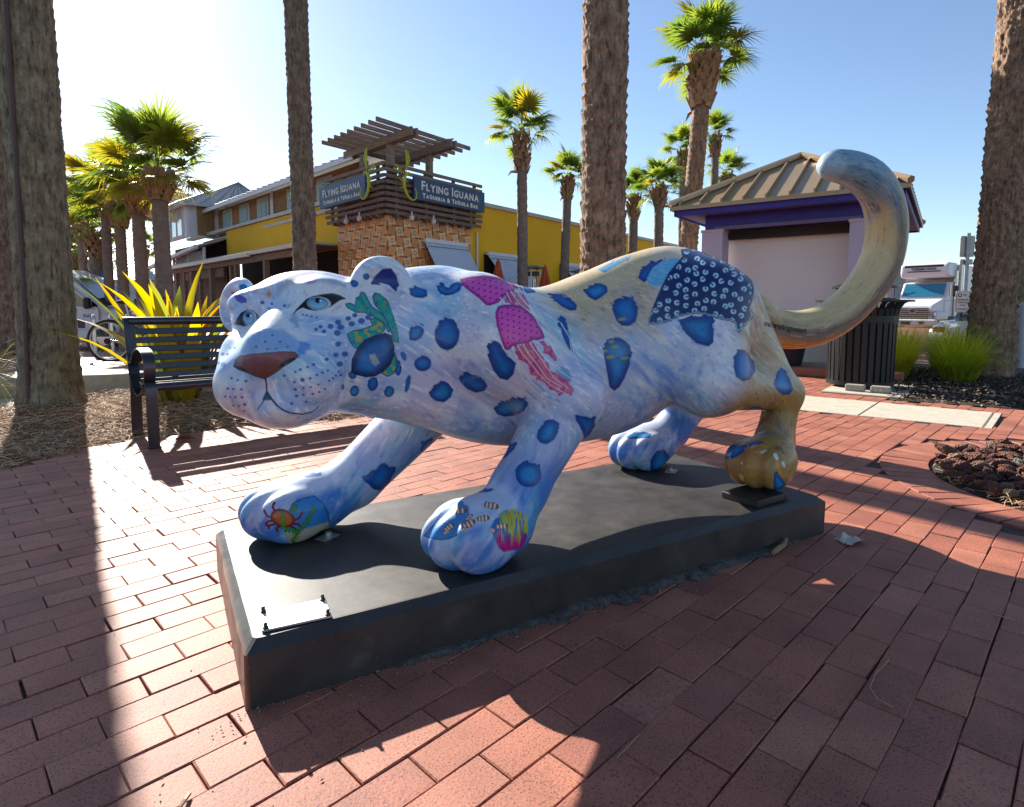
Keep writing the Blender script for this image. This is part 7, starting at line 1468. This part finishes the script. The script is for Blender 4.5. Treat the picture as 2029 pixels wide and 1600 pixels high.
def flax():
    rg = random.Random(5); c = at_y(352, 640, 6.15); root = thing('flax_plant', 'yellow-green sword-leaved plant glowing behind the bench', 'plant', (c[0], 6.15, -.03), 0)
    ms = [blade(1.0, .070, b, M_FLAX[(0, 1, 2, 0, 1, 0, 0, 1)[k]], rg.uniform(-.5, .5)) for k, b in enumerate((.08, .22, .34, .15, .28, .42, .05, .2))]
    for k in range(44):
        t = k/43; az = k*2.4+rg.gauss(0, .2); tilt = .04+.42*t**1.1+rg.gauss(0, .07); o = new_obj('leaf', ms[rg.randrange(8)], root, (.16*t*math.cos(az)+rg.gauss(0, .05), .10*t*math.sin(az), 0), Euler((0, tilt, az))); s = rg.uniform(.95, 1.55)*(1-.12*t); o.scale = (s, s*rg.uniform(.8, 1.25), s)
    return root
flax()
def grass(label, x, y, n, L, seed, cols, z=0.0, spread=.5, stiff=.8, w=.0035, arch=1.0, group=None):
    rg = np.random.default_rng(seed); V = []; F = []; MI = []
    for k in range(n):
        az = rg.random()*2*PI; r = rg.random()**.7*spread*.35; bx, by = r*math.cos(az), r*math.sin(az); az2 = az+rg.normal(0, .5); ln = L*rg.uniform(.55, 1.1); lean = rg.uniform(.15, 1.15)*arch; ww = w*rg.uniform(.7, 1.4); d = np.array([math.cos(az2), math.sin(az2)]); nn = np.array([-d[1], d[0]])*ww; b = len(V); px = np.array([bx, by]); pz = 0; ang = .08+lean*.25
        for s in range(5):
            t = s/4; 
            if s: px = px+d*ln/4*math.sin(ang); pz += ln/4*math.cos(ang); ang += lean*.55
            q = nn*(1-t*.92); V += [(px[0]-q[0], px[1]-q[1], max(pz, .0)), (px[0]+q[0], px[1]+q[1], max(pz, .0))]
        for s in range(4): F.append((b+2*s, b+2*s+1, b+2*s+3, b+2*s+2))
        MI += [int(rg.random()*len(cols))]*4
    root = thing('ornamental_grass', label, 'grass clump', (x, y, z), 0, group); me = mesh_from('blades', V, F, cols); me.polygons.foreach_set('material_index', MI); new_obj('blades', me, root)
GR = [leaf_mat('grass_a', (.22, .26, .03), (.25, .28, .032), .62), leaf_mat('grass_b', (.34, .36, .035), (.37, .38, .04), .62), leaf_mat('grass_c', (.42, .40, .06), (.45, .42, .065), .62), leaf_mat('grass_d', (.12, .18, .02), (.13, .19, .022), .55)]
GG = 'ornamental grass clumps in the mulch bed'
for lab, x, y, n, L, sd, cl in (('bright yellow-green grass clump right beside the litter bin', 5.35, 8.35, 1500, .78, 1, [GR[1], GR[2], GR[1], GR[0]]), ('tall feathery grass clump before the delivery truck', 6.05, 9.3, 1700, .92, 2, [GR[1], GR[2], GR[0]]), ('dark green grass clump drooping over the mulch left of the rugged trunk', 5.75, 7.65, 1900, .82, 3, [GR[0], GR[3], GR[1], GR[0]]), ('deep green grass clump in front of the parking sign', 6.75, 9.3, 1500, .90, 4, [GR[0], GR[3], GR[1]]), ('shaded grass clump behind the rugged trunk and the bollard', 9.0, 10.4, 1300, .95, 5, [GR[3], GR[0]]), ('pale low grass clump farthest behind the litter bin', 6.0, 10.6, 900, .62, 6, [GR[2], GR[1]])):
    grass(lab, x, y, n, L, sd, cl, group=GG)
grass('sparse arching grass at the left edge by the conduit trunk', -5.75, 6.25, 260, .95, 7, [GR[2], GR[1], MS[2]], -.05, .5, .8, .004, 1.3); grass('tuft of arching grass on the far left behind the conduit trunk', -7.2, 7.6, 200, 1.0, 8, [GR[2], GR[1]], -.05, .4, .8, .005, 1.3)
fl = thing('flowering_plant', 'pink flowers in a dark pot beside the kiosk behind the tail', 'potted plant', (4.05, 8.75, 0), 0); m = MB(); m.lathe((0, 0, 0), [(.16, 0), (.24, .42), (.26, .44), (.22, .44), (.20, .40)], 18); m.build('pot', M_BLKP, fl, True)
rg = random.Random(2); m = MB(); m2 = MB()
for k in range(150):
    a, r = rg.uniform(0, 6.28), rg.random()**.6*.26; h = .42+rg.uniform(.05, .58)*(1-r*1.2); p = Vector((r*math.cos(a), r*math.sin(a), h)); d = Vector((rg.gauss(0, 1), rg.gauss(0, 1), rg.gauss(0, 1))).normalized(); e = d.orthogonal().normalized(); s = rg.uniform(.025, .05); (m2 if h > .78 and rg.random() < .75 else m).add([p-e*s, p+d*s, p+e*s, p-d*s], [(0, 1, 2, 3)])
m.build('foliage', GR[0], fl); m2.build('flowers', leaf_mat('pink_petal', (.55, .10, .28), (.65, .22, .40), .3), fl)
# ================================================================== litter and small things on the paving
M_PAPER = mat_noise('torn_paper', (.42, .38, .32), (.52, .47, .40), 20, .8)
pp = thing('paper_scrap', 'crumpled dirty paper scrap at the rear corner of the plinth', 'litter', (1.375, 2.36, 0), .3); m = MB(); rg = random.Random(9); V = [(i*.022-.05+rg.gauss(0, .003), j*.022-.035+rg.gauss(0, .003), .006+abs(rg.gauss(0, .014))*(1 if 0 < i < 5 else .4)) for i in range(6) for j in range(4)]; m.add(V, [(i*4+j, i*4+j+1, i*4+j+5, i*4+j+4) for i in range(5) for j in range(3)]); m.build('sheet', M_PAPER, pp)
st_ = thing('broken_stick', 'short broken stick lying against the foot of the plinth', 'stick', (1.055, 2.27, .012), 0); m = MB(); m.tube([(-.05, -.04, 0), (-.015, -.008, .004), (.02, .02, .008), (.04, .045, .022)], [.010, .011, .009, .006], 7); m.build('twig', mat_noise('dry_twig', (.28, .17, .08), (.40, .26, .14), 60, .85, .5), st_)
M_NDL = mat_noise('dry_needle', (.30, .20, .10), (.40, .28, .15), 60, .7)
def needle(label, pts, r): t = thing('pine_needle', label, 'pine needle', (pts[0][0], pts[0][1], 0), 0, None); m = MB(); m.tube([(p[0]-pts[0][0], p[1]-pts[0][1], p[2]) for p in pts], r, 4); m.build('needle', M_NDL, t)
gp_ = lambda u, v, z=.004: tuple(gnd(u, v, z))
needle('long curled pine needle on the shaded bricks at right', [gp_(1762, 1308), gp_(1735, 1335, .012), gp_(1724, 1362, .012), gp_(1738, 1385, .008), gp_(1770, 1402)], .0016); needle('straight pale pine needle near the right edge on shaded bricks', [gp_(1968, 1218), gp_(1990, 1223, .007), gp_(2010, 1228)], .0016); needle('pine needle lying in a brick joint below the lit patch', [gp_(1265, 1458), gp_(1245, 1480, .005), gp_(1222, 1502)], .0014); needle('thick brown pine stalk at the bottom left edge', [gp_(376, 1572), gp_(366, 1586, .008), gp_(356, 1600)], .004)
dl = thing('dead_leaf', 'curled brown leaf on the bricks under the bench front', 'leaf', (-2.36, 4.25, .003), .4); m = MB(); V = []; 
for i in range(7):
    t = i/6; w = .035*math.sin(PI*min(1, t*1.05+.02)); V += [(t*.13-.06, -w, .012+.05*(w/.035)*.5), (t*.13-.06, 0, .004), (t*.13-.06, w, .012+.05*(w/.035)*.6)]
m.add(V, [(i*3+j, i*3+j+1, i*3+j+4, i*3+j+3) for i in range(6) for j in range(2)]); m.build('blade', mat_noise('brown_leaf', (.16, .06, .03), (.24, .10, .05), 30, .8), dl)
def paving_debris():
    rg = np.random.default_rng(21); V = []; F = []
    for k in range(420):
        if k < 330: s = rg.uniform(-.1, PL_L+.1); t = -abs(rg.normal(.02, .05)); p = stz2w(np.array([s, t, 0.0]))
        else: u, v = rg.uniform(0, 2029), rg.uniform(880, 1600); p = gnd(u, v)
        if p[1] > 6: continue
        s = rg.uniform(.0010, .0028); b = len(V); a = rg.random()*6; L = s*rg.choice([1, 1.5, 2.5]); c, sn = math.cos(a), math.sin(a)
        V += [(p[0]+c*L, p[1]+sn*L, .002), (p[0]-sn*s, p[1]+c*s, .0015), (p[0]-c*L, p[1]-sn*L, .002), (p[0]+sn*s, p[1]-c*s, .0015), (p[0], p[1], .002+s)]; F += [(b, b+1, b+4), (b+1, b+2, b+4), (b+2, b+3, b+4), (b+3, b, b+4)]
    o = new_obj('crumbs', mesh_from('crumbs', V, F, MM[2])); tag(o, 'tiny crumbs of leaf and grit scattered over the brick paving', 'debris', kind='stuff')
paving_debris()
print('script done', round(time.time()-T0, 1), 'objects', len(bpy.data.objects))
